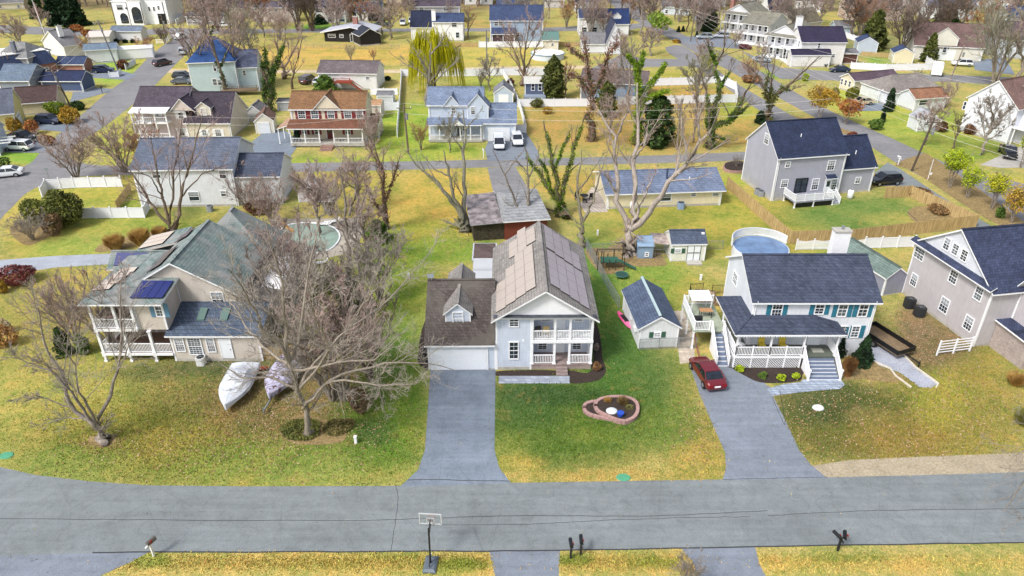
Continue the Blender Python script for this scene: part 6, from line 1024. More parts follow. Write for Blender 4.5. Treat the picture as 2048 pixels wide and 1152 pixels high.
for a in [('yellow leafed tree on the right verge, above the orange one',1638,238,30,168,YEL,1900,.2),('orange-red leafed tree on the right verge',1690,248,30,196,ORN,1600,.19),('lime green leafed tree on the right verge, leftmost of the row',1897,376,28,298,YG,2300,.15),('thin lime green leafed tree, second of the right verge row',1933,396,26,330,YG,1300,.14),('lime and yellow leafed tree, third of the right verge row',1982,418,24,345,leafm('#c2bd30','#8f9a24'),1700,.14),('orange-yellow leafed tree at the right edge of the verge row',2022,446,30,372,leafm('#b88a3c','#9a9434'),2300,.14),('yellow-green leafed tree at the bend of the top right street',1315,80,24,22,leafm('#93a83c','#64803a'),1500,.35),('green leafed tree at the right edge above the parked black pickup',2040,335,14,255,YG,900,.17),('greenish-yellow leafed tree beside the road, left of the ivy tree top',1418,165,20,100,leafm('#a0a048','#6c7840'),1000,.24)]:
    leafy(*a)
for a in [('straw-coloured ornamental grass clump, left of the row behind the green roof',233,500,22,472,ST,1500),('straw-coloured ornamental grass clump, middle of the row behind the green roof',283,490,22,460,ST,1500),('straw-coloured ornamental grass clump, right of the row behind the green roof',322,478,16,455,ST,1200),('brown fountain grass beside the front steps of the teal-shuttered house',1694,752,15,718,leafm('#a0764a','#6c4c30','grass_blades'),900),('dry brown grass clump at the right edge lawn',2030,770,22,748,ST,700),('green-tan tall grass at the far right edge lawn',2045,850,22,825,leafm('#98964e','#6c6c38','grass_blades'),1500)]:
    grassy(*a)
# yellow willow
X,Y,_=G(868,190); o=thing('willow_tree','bright yellow weeping willow above the pale blue porch house','tree',(X,Y,0)); g=np.random.default_rng(5); n=1050
a=g.uniform(0,6.283,n); s=np.sqrt(g.uniform(0,1,n))*4.7*(1+.25*np.sin(a*3+1)+.12*np.sin(a*7)); hz=12.0-(s/5.6)**2*4.0+g.normal(0,.9,n)+.8*np.sin(a*4); ln=g.uniform(2.5,8.5,n)*(.6+.5*s/5.6)
P=np.stack([np.stack([np.cos(a)*(s+.3*k),np.sin(a)*(s+.3*k)*.8,np.maximum(.3,hz-ln*k/3)],1) for k in range(4)],1); v,q=tubes(P,np.tile(np.array([[.05,.06,.05,.02]]),(n,1)),3); link('crown',npmesh('crown',v,q,leafm('#cdc41c','#9ba01e')),o)
MB().tube([(0,0,0),(0,0,4),(1,0,9)],[.6,.45,.2],8).tube([(0,0,3),(-3,0,9),(-5,1,11)],[.35,.2,.1],6).tube([(0,0,3),(3.5,1,8.5),(6,1,10)],[.35,.2,.1],6).build('trunk',BARKD,o)
# yellow leaf tuft caught in the twin tree, and far wood
g=np.random.default_rng(9); TV=[];TQ=[];CV=[];CQ=[]
for (x0,x1,y0,y1,k) in [(-300,230,2,20,60),(330,420,-2,30,16),(560,640,-8,20,16),(770,1000,-10,15,40),(1330,1520,-6,16,36),(400,1300,-30,-10,70),(1300,2400,-30,-8,90),(-300,0,10,40,20),(1780,1850,-5,14,10)]:
    for i in range(k):
        px=g.uniform(x0,x1);py=g.uniform(y0,y1);X,Y,_=G(px,py); (tv,tq),(cv,cq)=PR['tall'][i%2]; s=g.uniform(1.3,1.9); A=g.uniform(0,6.28); Mr=np.array([[math.cos(A),math.sin(A),0],[-math.sin(A),math.cos(A),0],[0,0,1]])
        TV.append((tv@Mr*s+[X,Y,0],tq)); sel=g.permutation(len(cq))[:len(cq)//3]; CV.append((cv@Mr*s+[X,Y,0],cq[sel]))
a,b=merge(TV); c2,d2=merge(CV)
me=npmesh('woodland',np.concatenate([a,c2]),np.concatenate([b,d2+len(a)]),[barkm('#a5958a','#5c4a40'),barkm('#9a7a68','#6c4a3c','twigs')],np.r_[np.zeros(len(b)),np.ones(len(d2))])
tag(link('woodland',me),'bare brown woodland closing the view along the top edge','woodland',kind='stuff')
# ---------- vehicles ----------
GLC=glassm('#1c2430',.05); TYRE=plain('tyre','#1b1b1d',.85); RIM=plain('rim','#a9adb3',.3,.7,.05); LAMP=plain('lamp_glass','#d9dde0',.15); RLAMP=plain('tail_lamp','#8c1418',.25)
def car(label,px,py,head,col,kind='sedan',group='parked cars',cat='car',sc=1.):
    X,Y,_=G(px,py); o=thing('parked_car' if kind!='pickup' else 'pickup_truck',label,cat,(X,Y,0.026),R(head),group); o.scale=(sc,)*3
    pm=NT('car_paint',.28,.25,.6); pm.b.inputs['Coat Weight'].default_value=.7; pm.base(c(col)); pm=pm.m
    W=.9; 
    if kind=='sedan': prof=[(-2.35,.42,.62),(-2.3,.34,.9),(-2.1,.3,1.0),(-1.75,.28,1.02),(-1.0,.27,1.0),(1.0,.27,.98),(1.5,.28,.9),(2.1,.32,.78),(2.33,.4,.62)]; cab=[(-1.85,.98,.9,.0),(-1.05,1.42,.72,1),(.25,1.45,.72,1),(1.2,.95,.86,0)]
    elif kind=='suv': prof=[(-2.35,.5,.8),(-2.3,.42,1.0),(-2.1,.36,1.08),(-1.6,.34,1.1),(1.0,.34,1.08),(1.5,.36,1.02),(2.1,.4,.92),(2.35,.5,.74)]; cab=[(-2.2,1.06,.9,0),(-1.8,1.66,.76,1),(.45,1.7,.76,1),(1.25,1.05,.87,0)]
    elif kind=='van': prof=[(-2.4,.5,.8),(-2.35,.4,1.1),(-2.1,.34,1.15),(1.2,.34,1.1),(1.7,.36,1.0),(2.2,.4,.85),(2.4,.5,.7)]; cab=[(-2.34,1.12,.92,0),(-2.15,1.78,.82,1),(.7,1.8,.8,1),(1.7,1.05,.88,0)]
    else: prof=[(-2.7,.55,.9),(-2.65,.5,1.05),(-.6,.45,1.08),(.9,.45,1.1),(1.5,.45,1.08),(2.4,.5,1.0),(2.7,.6,.8)]; cab=[(-.75,1.06,.88,0),(-.5,1.75,.76,1),(.7,1.78,.76,1),(1.35,1.08,.86,0)]
    def sec(x,zb,zt,k=1.):
        w=W*k; return [(x,-w*.9,zb),(x,w*.9,zb),(x,w,zb+.12),(x,w*1.0,(zb+zt)/2),(x,w*.95,zt-.06),(x,w*.82,zt),(x,-w*.82,zt),(x,-w*.95,zt-.06),(x,-w*1.0,(zb+zt)/2),(x,-w,zb+.12)]
    n=len(prof); b=MB().loft([sec(x,zb,zt,.86 if i in(0,n-1) else .95 if i in (1,n-2) else 1) for i,(x,zb,zt) in enumerate(prof)])
    # roof and pillars
    r0,r1=cab[1],cab[2]; b.loft([[(x,-w-.02,z),(x,-w+.1,z+.05),(x,w-.1,z+.05),(x,w+.02,z),(x,w,z-.05),(x,-w,z-.05)] for x,z,w in ((r0[0]-.02,r0[1],r0[2]),((r0[0]+r1[0])/2,r0[1]+.03,r0[2]),(r1[0]+.02,r1[1],r1[2]))])
    for sg in (-1,1):
        for a_,b_ in ((cab[0],cab[1]),(cab[3],cab[2])): b.bar((a_[0],sg*(a_[2]-.02),a_[1]),(b_[0],sg*b_[2],b_[1]),.07,.07)
        xm=(r0[0]+r1[0])/2+.1; b.bar((xm,sg*.88,1.0),(xm,sg*(r0[2]+.01),r0[1]),.07,.05); b.box(cab[3][0]-.25,sg*.92-.06,1.0 if kind!='sedan' else .92,cab[3][0]-.1,sg*1.02+.02*sg,1.13 if kind!='sedan' else 1.05) if False else None
        b.bar((cab[3][0]-.2,sg*.86,cab[3][1]+.06),(cab[3][0]-.2,sg*1.06,cab[3][1]+.1),.1,.12)
    if kind=='pickup': b.box(-2.55,-.7,.7,-.9,.7,1.085,1)
    bo=b.build('body',[pm,BLACK],o,False); bv=bo.modifiers.new('bevel','BEVEL'); bv.width=.045; bv.segments=2; bv.limit_method='ANGLE'
    gl=MB(); gl.loft([[(cab[0][0],-cab[0][2]+.03,cab[0][1]-.05),(cab[0][0],cab[0][2]-.03,cab[0][1]-.05),(cab[3][0],cab[3][2]-.03,cab[3][1]-.05),(cab[3][0],-cab[3][2]+.03,cab[3][1]-.05)],[(cab[1][0],-cab[1][2]+.02,cab[1][1]),(cab[1][0],cab[1][2]-.02,cab[1][1]),(cab[2][0],cab[2][2]-.02,cab[2][1]),(cab[2][0],-cab[2][2]+.02,cab[2][1])]]); gl.build('windows',GLC,o)
    wx=1.45 if kind!='pickup' else 1.75; 
    if 'w' not in MESHC:
        MESHC['w']=(MB().tube([(0,-.12,0),(0,.12,0)],.34,18).mesh('tyre',TYRE),MB().tube([(0,-.125,0),(0,.125,0)],.2,14).mesh('rim',RIM))
    for x in (-wx,wx-.02):
        for sg in (-1,1): q=link('wheel',MESHC['w'][0],o,(x,sg*.84,.34)); link('rim',MESHC['w'][1],q)
    f=prof[-1];bk=prof[0]
    for sg in (-1,1):
        MB().box(f[0]-.3,sg*.62-.16,f[2]-.12,f[0]-.02,sg*.62+.16,f[2]+.03).build('headlight',LAMP,o); MB().box(bk[0]-.02,sg*.64-.2,bk[2]+.06,bk[0]+.2,sg*.64+.2,bk[2]+.2).build('tail_light',RLAMP,o)
    MB().box(bk[0]-.03,-.26,bk[2]-.02,bk[0]+.05,.26,bk[2]+.12).build('number_plate',WHITE,o)
    return o
car('dark red saloon parked on the right driveway beside the paver path',1412,755,99,'#6d1826','sedan')
car('navy blue estate parked at the yellow cottage drive, left',100,247,-8,'#26304a','suv'); car('black pickup truck parked beside the low white wall, left',45,282,-12,'#16181c','pickup'); car('white crossover parked below the black pickup, left',40,300,175,'#e4e8ec','suv'); car('white saloon parked at the street edge, far left',14,353,200,'#dfe3e6','sedan')
car('dark blue car parked in the drive under the utility pole, upper left',208,145,10,'#1d2a4c','suv'); car('dark maroon off-road car driving on the upper left street',326,131,60,'#4a2c38','suv'); car('silver pickup parked at the street side near the blue-roofed house',366,108,110,'#b5bcc2','suv'); car('white van-like car parked beside the white rail fence',362,78,85,'#dfe4e8','suv')
car('black car parked upper of two beside the blue-roofed house',368,158,5,'#22252c','suv'); car('silver-black car parked lower of two beside the blue-roofed house',366,168,3,'#5c626a','sedan'); car('grey car parked by the villa garage, top left',360,34,10,'#8a8f96','suv'); car('white car parked beyond the trees, upper left',450,54,5,'#e4e6e8','sedan')
car('dark plum van parked on the dirt track',616,166,75,'#4c3440','van'); car('white car half hidden behind the rounded evergreen',640,168,80,'#dfe2e6','sedan'); car('silver-white minivan in the pale blue house drive',998,294,-87,'#dfe4ea','van'); car('white car right of the minivan in the pale blue house drive',1034,287,-84,'#e2e5e8','suv')
car('dark green pickup parked under the bare trees, top',765,52,170,'#40524a','pickup'); car('white car parked left of two at the top street',806,50,-85,'#e4e8ec','suv'); car('white car parked right of two at the top street',823,46,-85,'#dfe3e8','suv'); 
car('silver estate car at the top right lane drive',1408,78,175,'#a9b3b8','suv'); car('silver car nearest the townhouses, behind the estate car',1442,76,175,'#b3b9c4','suv'); car('blue-grey saloon parked under bare twigs on the right street',1523,124,-8,'#a3adb8','sedan'); car('dark navy saloon parked beside the white side-gabled house',1678,144,180,'#1c2c44','sedan'); car('gold saloon parked beside the large olive shrub, right',1722,209,185,'#c9bda0','sedan')
car('white car with silver front in the tan house drive, right',1922,132,170,'#e8eaee','suv'); car('black pickup parked on the pale concrete drive, right edge',2014,312,250,'#15171b','pickup'); car('dark car half hidden behind the lilac-grey house wing',1768,368,190,'#20232a','suv'); car('dark blue car at the double garage of the black-roofed house',1557,41,180,'#23304c','sedan'); car('maroon car right of the dark blue one at the double garage',1573,42,180,'#54303c','sedan')
# covered boats
COV=NT('boat_cover',.75); v=COV.co(); n=COV.noise(v,1.2,5); COV.base(COV.ramp(n,[(.3,c('#b9bfc9')),(.7,c('#dde1e8'))])); COV.bump(COV.noise(v,3,4),.6,.1); COV=COV.m
t=NT('leafy_boat_cover',.8); v=t.co(); vo=t.n('TexVoronoi'); t.l(v,vo.inputs['Vector']); vo.inputs['Scale'].default_value=5; n=t.noise(v,.9,3); lm=t.math('MULTIPLY',t.ramp(vo.outputs['Color'],[(.4,g2(1)),(.5,g2(0))]),t.ramp(n,[(.4,g2(0)),(.5,g2(1))])); t.base(t.mix(c('#aaa8c0'),c('#5e4a4c'),lm)); COVL=t.m
def boat(label,px,py,ang,L,W,m,trailer=True):
    X,Y,_=G(px,py); o=thing('covered_boat',label,'boat',(X,Y,0),R(ang),'boats stored under covers'); secs=[]
    N=14
    for i in range(N+1):
        t=i/N; x=-L/2+L*t; w=W/2*(1-max(0,(t-.45)/.55)**2.2)*(.93+.07*math.sin(t*3.1)); w=max(w,.06); top=1.15+.75*math.exp(-((t-.42)/.22)**2)+.25*t*(1-t); 
        secs.append([(x,-w*.75,.55),(x,w*.75,.55),(x,w,.75),(x,w*.97,1.05),(x,w*.6,1.05+(top-1.05)*.75),(x,w*.12,top),(x,-w*.12,top+.02),(x,-w*.6,1.05+(top-1.05)*.72),(x,-w*.97,1.05),(x,-w,.75)])
    MB().loft(secs).build('cover',m,o)
    mb=MB()
    for t in (.2,.38,.56,.74):
        i=int(t*N); s=secs[i]; mb.tube([Vector(p)*1.004 for p in s[2:]],.018,4)
    mb.build('cover_rope',mat('#8d929c'),o)
    if trailer:
        MB().bar((L*.3,0,.45),(L/2+1.4,0,.4),.1,.1).bar((-L*.4,-.6,.45),(L*.3,0,.45),.08,.08).bar((-L*.4,.6,.45),(L*.3,0,.45),.08,.08).cyl(L/2+1.3,0,.05,.7,.05,8).build('trailer_frame',GREYM,o)
        for sg in (-1,1): q=link('wheel',MESHC['w'][0],o,(-L*.15,sg*W*.42,.34)); link('rim',MESHC['w'][1],q)
boat('boat under a clean pale grey cover on the left lawn',476,786,-88,6.0,2.7,COV,False); boat('boat under a leaf-littered lilac cover on a trailer beside the huge tree',566,768,-95,5.8,2.6,COVL)
# utility trailer
X,Y,_=G(1768,690); o=thing('utility_trailer','black open utility trailer parked on the gravel beside the teal-shuttered house','trailer',(X,Y,0),R(112)); mb=MB().box(-2.4,-1.1,.5,2.4,1.1,.58,1)
for a in ((-2.4,-1.1,2.4,-1.05),(-2.4,1.05,2.4,1.1),(2.35,-1.1,2.4,1.1),(-2.4,-1.1,-2.35,1.1)): mb.box(a[0],a[1],.58,a[2],a[3],1.05)
mb.build('bed',[BLACK,WOODB],o); MB().bar((-2.4,0,.5),(-4.0,0,.45),.1,.1).cyl(-3.9,0,0,.7,.05,8).build('drawbar',BLACK,o)
for sg in (-1,1): q=link('wheel',MESHC['w'][0],o,(.2,sg*1.2,.34)); link('rim',MESHC['w'][1],q)
X,Y,_=G(652,402); o=thing('flatbed_trailer','small dark flatbed trailer with pale slats beside the canvas lean-to','trailer',(X,Y,0),R(95)); mb=MB().box(-1.8,-.9,.5,1.8,.9,.58)
for i in range(5): mb.box(-1.7+i*.8,-.88,.58,-1.5+i*.8,.88,.64,1)
mb.build('bed',[BLACK,WHITE],o); 
for sg in (-1,1): link('wheel',MESHC['w'][0],o,(0,sg*1.,.34))
X,Y,_=G(1872,150); o=thing('caravan','small white box trailer parked by the fence, upper right','trailer',(X,Y,0),R(60)); MB().loft([[(x,-1.1,.5),(x,1.1,.5),(x,1.1,2.4),(x,.8,2.7),(x,-.8,2.7),(x,-1.1,2.4)] for x in (-2.6,2.4)]).build('body',WHITE,o); MB().box(2.4,-.5,1.3,2.43,.5,1.9).build('window',GL[0],o); [link('wheel',MESHC['w'][0],o,(0,sg*1.1,.34)) for sg in (-1,1)]
# kayak
for i,(dx,lb,m) in enumerate([(0,'pink kayak lying against the white shed wall','#d84f86'),(.75,'second pink kayak tucked under the first beside the white shed','#e0709c')]):
    X,Y,_=G(1246+i*5,640+i*6); o=thing('kayak',lb,'kayak',(X,Y,0),R(104),'kayaks'); secs=[]
    for k in range(11): t=k/10; w=max(.03,.36*math.sin(math.pi*t)**.6); secs.append([(-1.5+3*t,w*math.cos(a_),.22+w*.55*math.sin(a_)) for a_ in [j*math.pi/4 for j in range(8)]])
    MB().loft(secs).build('hull',mat(m,'.'and .35),o,True); MB().box(-.35,-.2,.36,.35,.2,.43).build('seat',BLACK,o)
# ---------- fences ----------
def fence(label,pts,h=1.8,kind='vinyl',step=2.4,z=0,world=None,name='fence',group=None):
    W=[Vector(G(*p)) for p in pts] if world is None else [Vector(p) for p in world]; o=thing(name,label,'fence',tuple(W[0]),0,group); W=[p-W[0] for p in W]
    for a,b in zip(W,W[1:]):
        L=(b-a).length; n=max(1,round(L/step)); d=(b-a)/n
        for i in range(n):
            p=a+d*i;q=p+d; mb=MB(); U=Vector((0,0,1)); dn=d.normalized()
            if kind=='vinyl': mb.bar(p+U*h*.5,q+U*h*.5,.03,h*.86); mb.bar(p+U*(h*.95),q+U*(h*.95),.07,.1); mb.bar(p+U*.12,q+U*.12,.07,.12)
            elif kind=='picket':
                m=max(2,int(d.length/.14)); mb.bar(p+U*.25,q+U*.25,.05,.08); mb.bar(p+U*h*.75,q+U*h*.75,.05,.08)
                for k in range(m): x=p+dn*((k+.5)*d.length/m); hh=h*(.86+.14*abs(2*(k+.5)/m-1)); mb.box(x.x-.045,x.y-.02,.05,x.x+.045,x.y+.02,hh)
            elif kind=='wood':
                m=max(2,int(d.length/.16)); 
                for k in range(m): x=p+dn*((k+.5)*d.length/m); ang=math.atan2(dn.y,dn.x); T=Matrix.Translation(x)@Matrix.Rotation(ang,4,'Z'); mb.box(-.072,-.015,.02,.072,.015,h-.03*((k*7)%3),0,T)
                for zz in (.35,h*.55,h-.25): mb.bar(p+U*zz+Vector((0,.04,0)),q+U*zz+Vector((0,.04,0)),.05,.09)
            elif kind=='rail':
                for zz in (.35,.75,1.15): mb.bar(p+U*zz,q+U*zz,.05,.14)
            elif kind=='iron':
                mb.bar(p+U*.15,q+U*.15,.03,.03); mb.bar(p+U*h*.9,q+U*h*.9,.03,.03); m=int(d.length/.14)
                for k in range(m): x=p+dn*((k+.5)*d.length/m); mb.box(x.x-.01,x.y-.01,0,x.x+.01,x.y+.01,h)
            else: # chain link
                mb.bar(p+U*h,q+U*h,.04,.04); mb.bar(p+U*.06,q+U*.06,.02,.02); s=.16 if d.length*h<6 else .22; m=int((d.length+h)/s)
                for k in range(m):
                    for sg in (1,-1):
                        s0=k*s-h if sg>0 else k*s; u0,u1=(0,1) ; A=s0;Bv=s0+h*sg; t0=max(0,min((0-A)/(Bv-A),(d.length-A)/(Bv-A)));t1=min(1,max((0-A)/(Bv-A),(d.length-A)/(Bv-A)))
                        if t1>t0: mb.bar(p+dn*(A+(Bv-A)*t0)+U*h*t0,p+dn*(A+(Bv-A)*t1)+U*h*t1,.008,.008)
            mb.build('panel',FM[kind],o)
        for i in range(n+1):
            p=a+d*i; w_={'vinyl':.14,'wood':.1,'rail':.14,'picket':.12,'iron':.04,'chain':.06}[kind]; hh=h+(.12 if kind in('vinyl','picket') else .05); mb=MB().box(p.x-w_/2,p.y-w_/2,0,p.x+w_/2,p.y+w_/2,hh)
            if kind in ('vinyl','picket'): mb.box(p.x-w_*.62,p.y-w_*.62,hh,p.x+w_*.62,p.y+w_*.62,hh+.05)
            if i or a is W[0]: mb.build('post',FM[kind],o)
    return o
t=NT('fence_wood',.85,0,.2); v=t.co(); n=t.noise(t.mapg(v,(7,7,.5)),1.2,5,.7); t.base(t.ramp(n,[(.3,c('#80683f')),(.7,c('#cbb384'))])); 
FM={'vinyl':plain('vinyl','#dfe2ea',.45,0,.05),'picket':WHITE,'rail':WHITE,'wood':t.m,'iron':BLACK,'chain':GREYM}
fence('white vinyl fence round the corner garden, far run, left',[(86,397),(95,380),(150,376),(245,374)],1.6); fence('white vinyl fence low near run by the big shrub, left',[(160,437),(290,436),(299,419)],1.5)
fence('tall pale wooden fence round the lilac-grey house garden',[(1453,376),(1578,488),(1700,484),(1950,455),(1818,394),(1768,397)],1.75,'wood'); fence('white scalloped fence behind the teal-shuttered house',[(1591,500),(1660,499),(1727,497)],1.3,'picket'); fence('white vinyl fence running to the taupe house',[(1727,497),(1826,494)],1.4)
fence('white vinyl fence left side of the pale blue house garden',[(795,275),(803,170),(803,152)],1.6); fence('white vinyl fence along the dirt track, middle',[(803,153),(925,153),(1006,151)],1.7); fence('white vinyl fence right side of the pale blue house garden',[(1006,151),(1022,178),(1040,220),(1052,266),(1022,266)],1.5)
fence('white vinyl fence right of the fan tree',[(1006,151),(1095,151)],1.7); fence('white vinyl fence below the cabin, middle',[(1036,214),(1178,213)],1.6); fence('long white vinyl fence along the dry field, near run',[(1236,210),(1340,208),(1473,205),(1470,180),(1445,168)],1.7); fence('long white vinyl fence along the dry field, far run',[(1300,172),(1380,170),(1432,166),(1445,170)],1.7)
fence('white vinyl fence with gate right of the orange-roofed house',[(764,222),(797,221)],1.7); fence('white vinyl fence behind the taupe shed',[(742,190),(795,190)],1.4); fence('white vinyl fence behind the yellow shed, upper right',[(1700,138),(1770,142),(1875,140),(1836,118)],1.6); fence('white vinyl fence beside the pale blue garage',[(1690,75),(1730,90)],1.5)
fence('white vinyl fence in front of the slate blue house',[(958,95),(1090,95)],1.6); fence('white rail fence beside the upper left street',[(314,88),(331,88),(352,68)],1.3,'rail'); fence('white slatted fence beside the villa drive',[(353,50),(385,30)],1.6); fence('white vinyl fence corner beside the autumn shrub, upper left',[(252,140),(272,128)],1.3); fence('short white vinyl fence at the utility pole foot, upper left',[(220,155),(238,154),(243,149)],1.2); fence('low white wall fence beside the black pickup',[(12,285),(72,283)],1.)
fence('green-slatted chain-link fence beside the lawn, solar house right side',[(1172,497),(1198,545),(1216,580),(1238,617)],1.3,'chain'); fence('chain-link fence in front of the large white shed',[(1278,700),(1356,697),(1391,697)],1.2,'chain'); fence('chain-link fence along the back lawn',[(1175,505),(1235,503),(1300,500),(1445,498)],1.1,'chain')
fence('black iron fence round the raised garden beds',[(1381,600),(1379,585),(1405,583)],1.1,'iron'); fence('black iron fence right part of the raised garden beds',[(1423,587),(1452,586)],1.1,'iron'); fence('green mesh fence behind the black mid-century house',[(610,96),(700,98),(800,98)],1.1,'chain'); fence('grey board fence under the yellow willow back',[(895,94),(955,94)],1.2,'wood'); fence('brown board fence left of the white dormered house garden',[(1116,92),(1165,93)],1.2,'wood')
fence('dark open rail fence beside the orange-roofed house',[(745,272),(790,272)],1.0,'iron',3.5); fence('brown board fence beside the yellow shed',[(1722,112),(1782,116)],1.2,'wood'); fence('weathered board fence beside the covered boats',[(530,720),(610,712)],1.4,'wood'); fence('wooden fence between the left houses',[(235,420),(262,382)],1.3,'wood')
# ---------- poles and wires ----------
def pole(label,px,py,top,arm=True,lean=0,col='#7d6f62'):
    X,Y,_=G(px,py); hh=AtY(px,top,Y)[2]; o=thing('utility_pole',label,'utility pole',(X,Y,0),0,'utility poles'); MB().tube([(0,0,0),(lean*.5,0,hh*.5),(lean,0,hh)],[.17,.15,.12],8).build('shaft',barkm(col,'#54493f','pole_wood'),o)
    if arm: MB().box(lean-1.2,-.06,hh-.8,lean+1.2,.06,hh-.68).build('crossarm',BARKD,o); [MB().cyl(lean+x,0,hh-.68,hh-.45,.06,6).build('insulator',WHITE,o) for x in (-1.1,0,1.1)]
    MB().cyl(lean+.35,0,hh-2.6,hh-1.6,.22,10).build('transformer',GREYM,o)
    return Vector((X+lean,Y,hh))
P1=pole('wooden utility pole beside the yellow forsythia, left',142,214,135,True,-1.6); P2=pole('grey utility pole above the dark blue car, upper left',240,150,40,True,-1.8,'#7d8590'); P3=pole('utility pole beside the left street by the white rail fence',334,84,30,False,0); P4=pole('dark leaning utility pole at the right street fork',1823,342,235,True,1.2,'#4e4640'); P5=pole('utility pole at the top right lane',1381,83,20,True,.3); P6=pole('wooden utility pole between the orange-roofed house and pale blue house',817,308,207,True,-.2)
P7=pole('pale utility pole by the trailer, right',1900,160,90,True,1.,'#a39a92'); P8=pole('thin utility pole behind the fan tree',974,143,60,False,0,'#8a9298'); P9=pole('utility pole in the townhouse garden',1220,30,-20,True,0)
def wire(label,a,b,sag=.8):
    pts=[a.lerp(b,t/12)-Vector((0,0,4*sag*(t/12)*(1-t/12))) for t in range(13)]; tag(MB().tube([p-a for p in pts],.022,3).build('power_line',mat('#c9c6c0',name='wire')),label,'power line','overhead wires').location=a
V3=lambda x,y,z:Vector((x,y,z))
E1=Vector(G(-300,300))+V3(0,0,9.5)
wire('overhead wire from the forsythia pole down to the left edge, upper',P1,E1+V3(0,3,1)); wire('overhead wire from the forsythia pole down to the left edge, lower',P1-V3(0,0,1.2),E1+V3(0,1,-1)); wire('overhead wire between the two left poles, upper',P1,P2); wire('overhead wire between the two left poles, lower',P1-V3(0,0,1.2),P2-V3(0,0,1.5)); wire('overhead wire from the grey pole to the rail fence pole',P2,P3); wire('lower overhead wire from the grey pole to the rail fence pole',P2-V3(0,0,1),P3-V3(0,0,1))
E2=Vector(G(2300,520))+V3(0,0,10)
for i in range(3): wire('overhead wire %s from the leaning pole to the right edge'%('high','middle','low')[i],P4-V3(0,0,i*1.),E2-V3(0,0,i*1.)); wire('overhead wire %s crossing from the lane pole to the leaning pole'%('high','middle','low')[i],P4-V3(0,0,i*1.),P5-V3(0,0,i*1.),1.5)
E3=Vector(G(2200,330))+V3(0,0,10); wire('overhead wire crossing above the tall white gabled house',P5+V3(.5,0,-.3),E3,2); wire('second overhead wire crossing above the tall white gabled house',P5+V3(.5,0,-1.3),E3-V3(0,0,1),2); wire('overhead wire between the two top lane poles',P5,P9,1.2); wire('lower overhead wire between the two top lane poles',P5-V3(0,0,1),P9-V3(0,0,1),1.2)
wire('overhead wire along the middle street, right span',P6,Vector(G(1640,300))+V3(0,0,8.5),1.6); wire('lower overhead wire along the middle street, right span',P6-V3(0,0,1.6),Vector(G(1640,300))+V3(0,0,7),1.6); wire('overhead wire along the middle street, left span',P6,Vector(G(280,330))+V3(0,0,8.5),1.6); wire('lower overhead wire along the middle street, left span',P6-V3(0,0,1.2),Vector(G(280,330))+V3(0,0,7.4),1.6)
# flagpole
X,Y,_=G(94,80); o=thing('flagpole','leaning white flagpole with a furled red and white flag, top left','flagpole',(X,Y,0)); MB().tube([(0,0,0),(-.9,0,12)],[.14,.07],8).build('pole',WHITE,o); MB().loft([[(-.5,0,6.5+k*.9),(-.5+.45*math.sin(k),.1,6.5+k*.9),(-.2,-.2,6.5+k*.9)] for k in range(5)]).build('flag',plain('flag_cloth','#c9a0a4',.8,0,.6,3.),o)
# ---------- street things ----------
def at(px,py): X,Y,_=G(px,py); return (X,Y,0)
def mailbox(label,px,py,rz,col='#23262a',posts='#2a2a2c',two=False,h=1.15):
    o=thing('mailbox',label,'mailbox',at(px,py),R(rz),'roadside mailboxes'); MB().box(-.06,-.06,0,.06,.06,h).box(-.05,-.35,h-.1,.05,.3,h-.02).build('post',mat(posts,name='post'),o)
    for k in ((0,) if not two else (-1,1)):
        T=Matrix.Translation((k*.24,.12,h))@Matrix.Rotation(R(-k*22),4,'Z'); secs=[[tuple(T@Vector((.13*math.cos(a),y,.14+.16*math.sin(a) if math.sin(a)>0 else 0.0))) for a in [i*math.pi/5 for i in range(6)]] for y in (-.32,.34)]
        MB().loft(secs).build('box',mat(col,.4,.2,'mailbox_paint'),o); MB().box(k*.24+.13,-.05,h+.12,k*.24+.16,.1,h+.3).build('flag',mat('#9a2a24'),o)
mailbox('grey mailbox on a white post at the left bottom verge',308,1112,-25,'#6d6a66','#e4e4e0'); mailbox('dark mailbox on a black post, left of two at the centre verge',1141,1117,4); mailbox('dark mailbox on a black post, right of two at the centre verge',1161,1110,0); mailbox('double black mailbox on one post at the right bottom verge',1675,1101,0,'#1c1e22','#26262a',True); 
mailbox('white mailbox by the forked right street',1796,330,20,'#dfe2e6','#dfe2e6'); mailbox('mailbox on the verge of the upper left street',205,186,10,'#26282c'); mailbox('mailbox at the pale blue house front, on a white post',967,316,10,'#e4e6ea','#e4e6ea'); mailbox('mailbox at the townhouse lane',1422,95,0,'#3a3430','#5c4a3c')
o=thing('basketball_hoop','portable basketball hoop with clear backboard facing the street, black base on the verge','basketball hoop',at(862,1128),R(-4)); MB().loft([[(-.42,-.75,0),(.42,-.75,0),(.42,.55,0),(-.42,.55,0)],[(-.42,-.75,.12),(.42,-.75,.12),(.42,.55,.12),(-.42,.55,.12)],[(-.28,-.6,.24),(.28,-.6,.24),(.28,.3,.24),(-.28,.3,.24)]]).build('base',mat('#5c6670',.5),o)
MB().tube([(0,-.1,.2),(0,.1,3.1)],.06,8).bar((0,-.5,.3),(0,.0,1.4),.05,.05).bar((0,.1,2.9),(0,.75,3.2),.06,.08).bar((0,.1,2.5),(0,.75,2.8),.06,.08).build('pole',BLACK,o); MB().box(-.065,-.02,1.1,.065,.12,1.35).box(-.065,0,.7,.065,.14,.85).build('pole_label',WHITE,o)
bb=MB(); 
for a in ((-.72,2.75,.72,2.81),(-.72,3.6,.72,3.66),(-.72,2.81,-.66,3.6),(.66,2.81,.72,3.6)): bb.box(a[0],.76,a[1],a[2],.82,a[3])
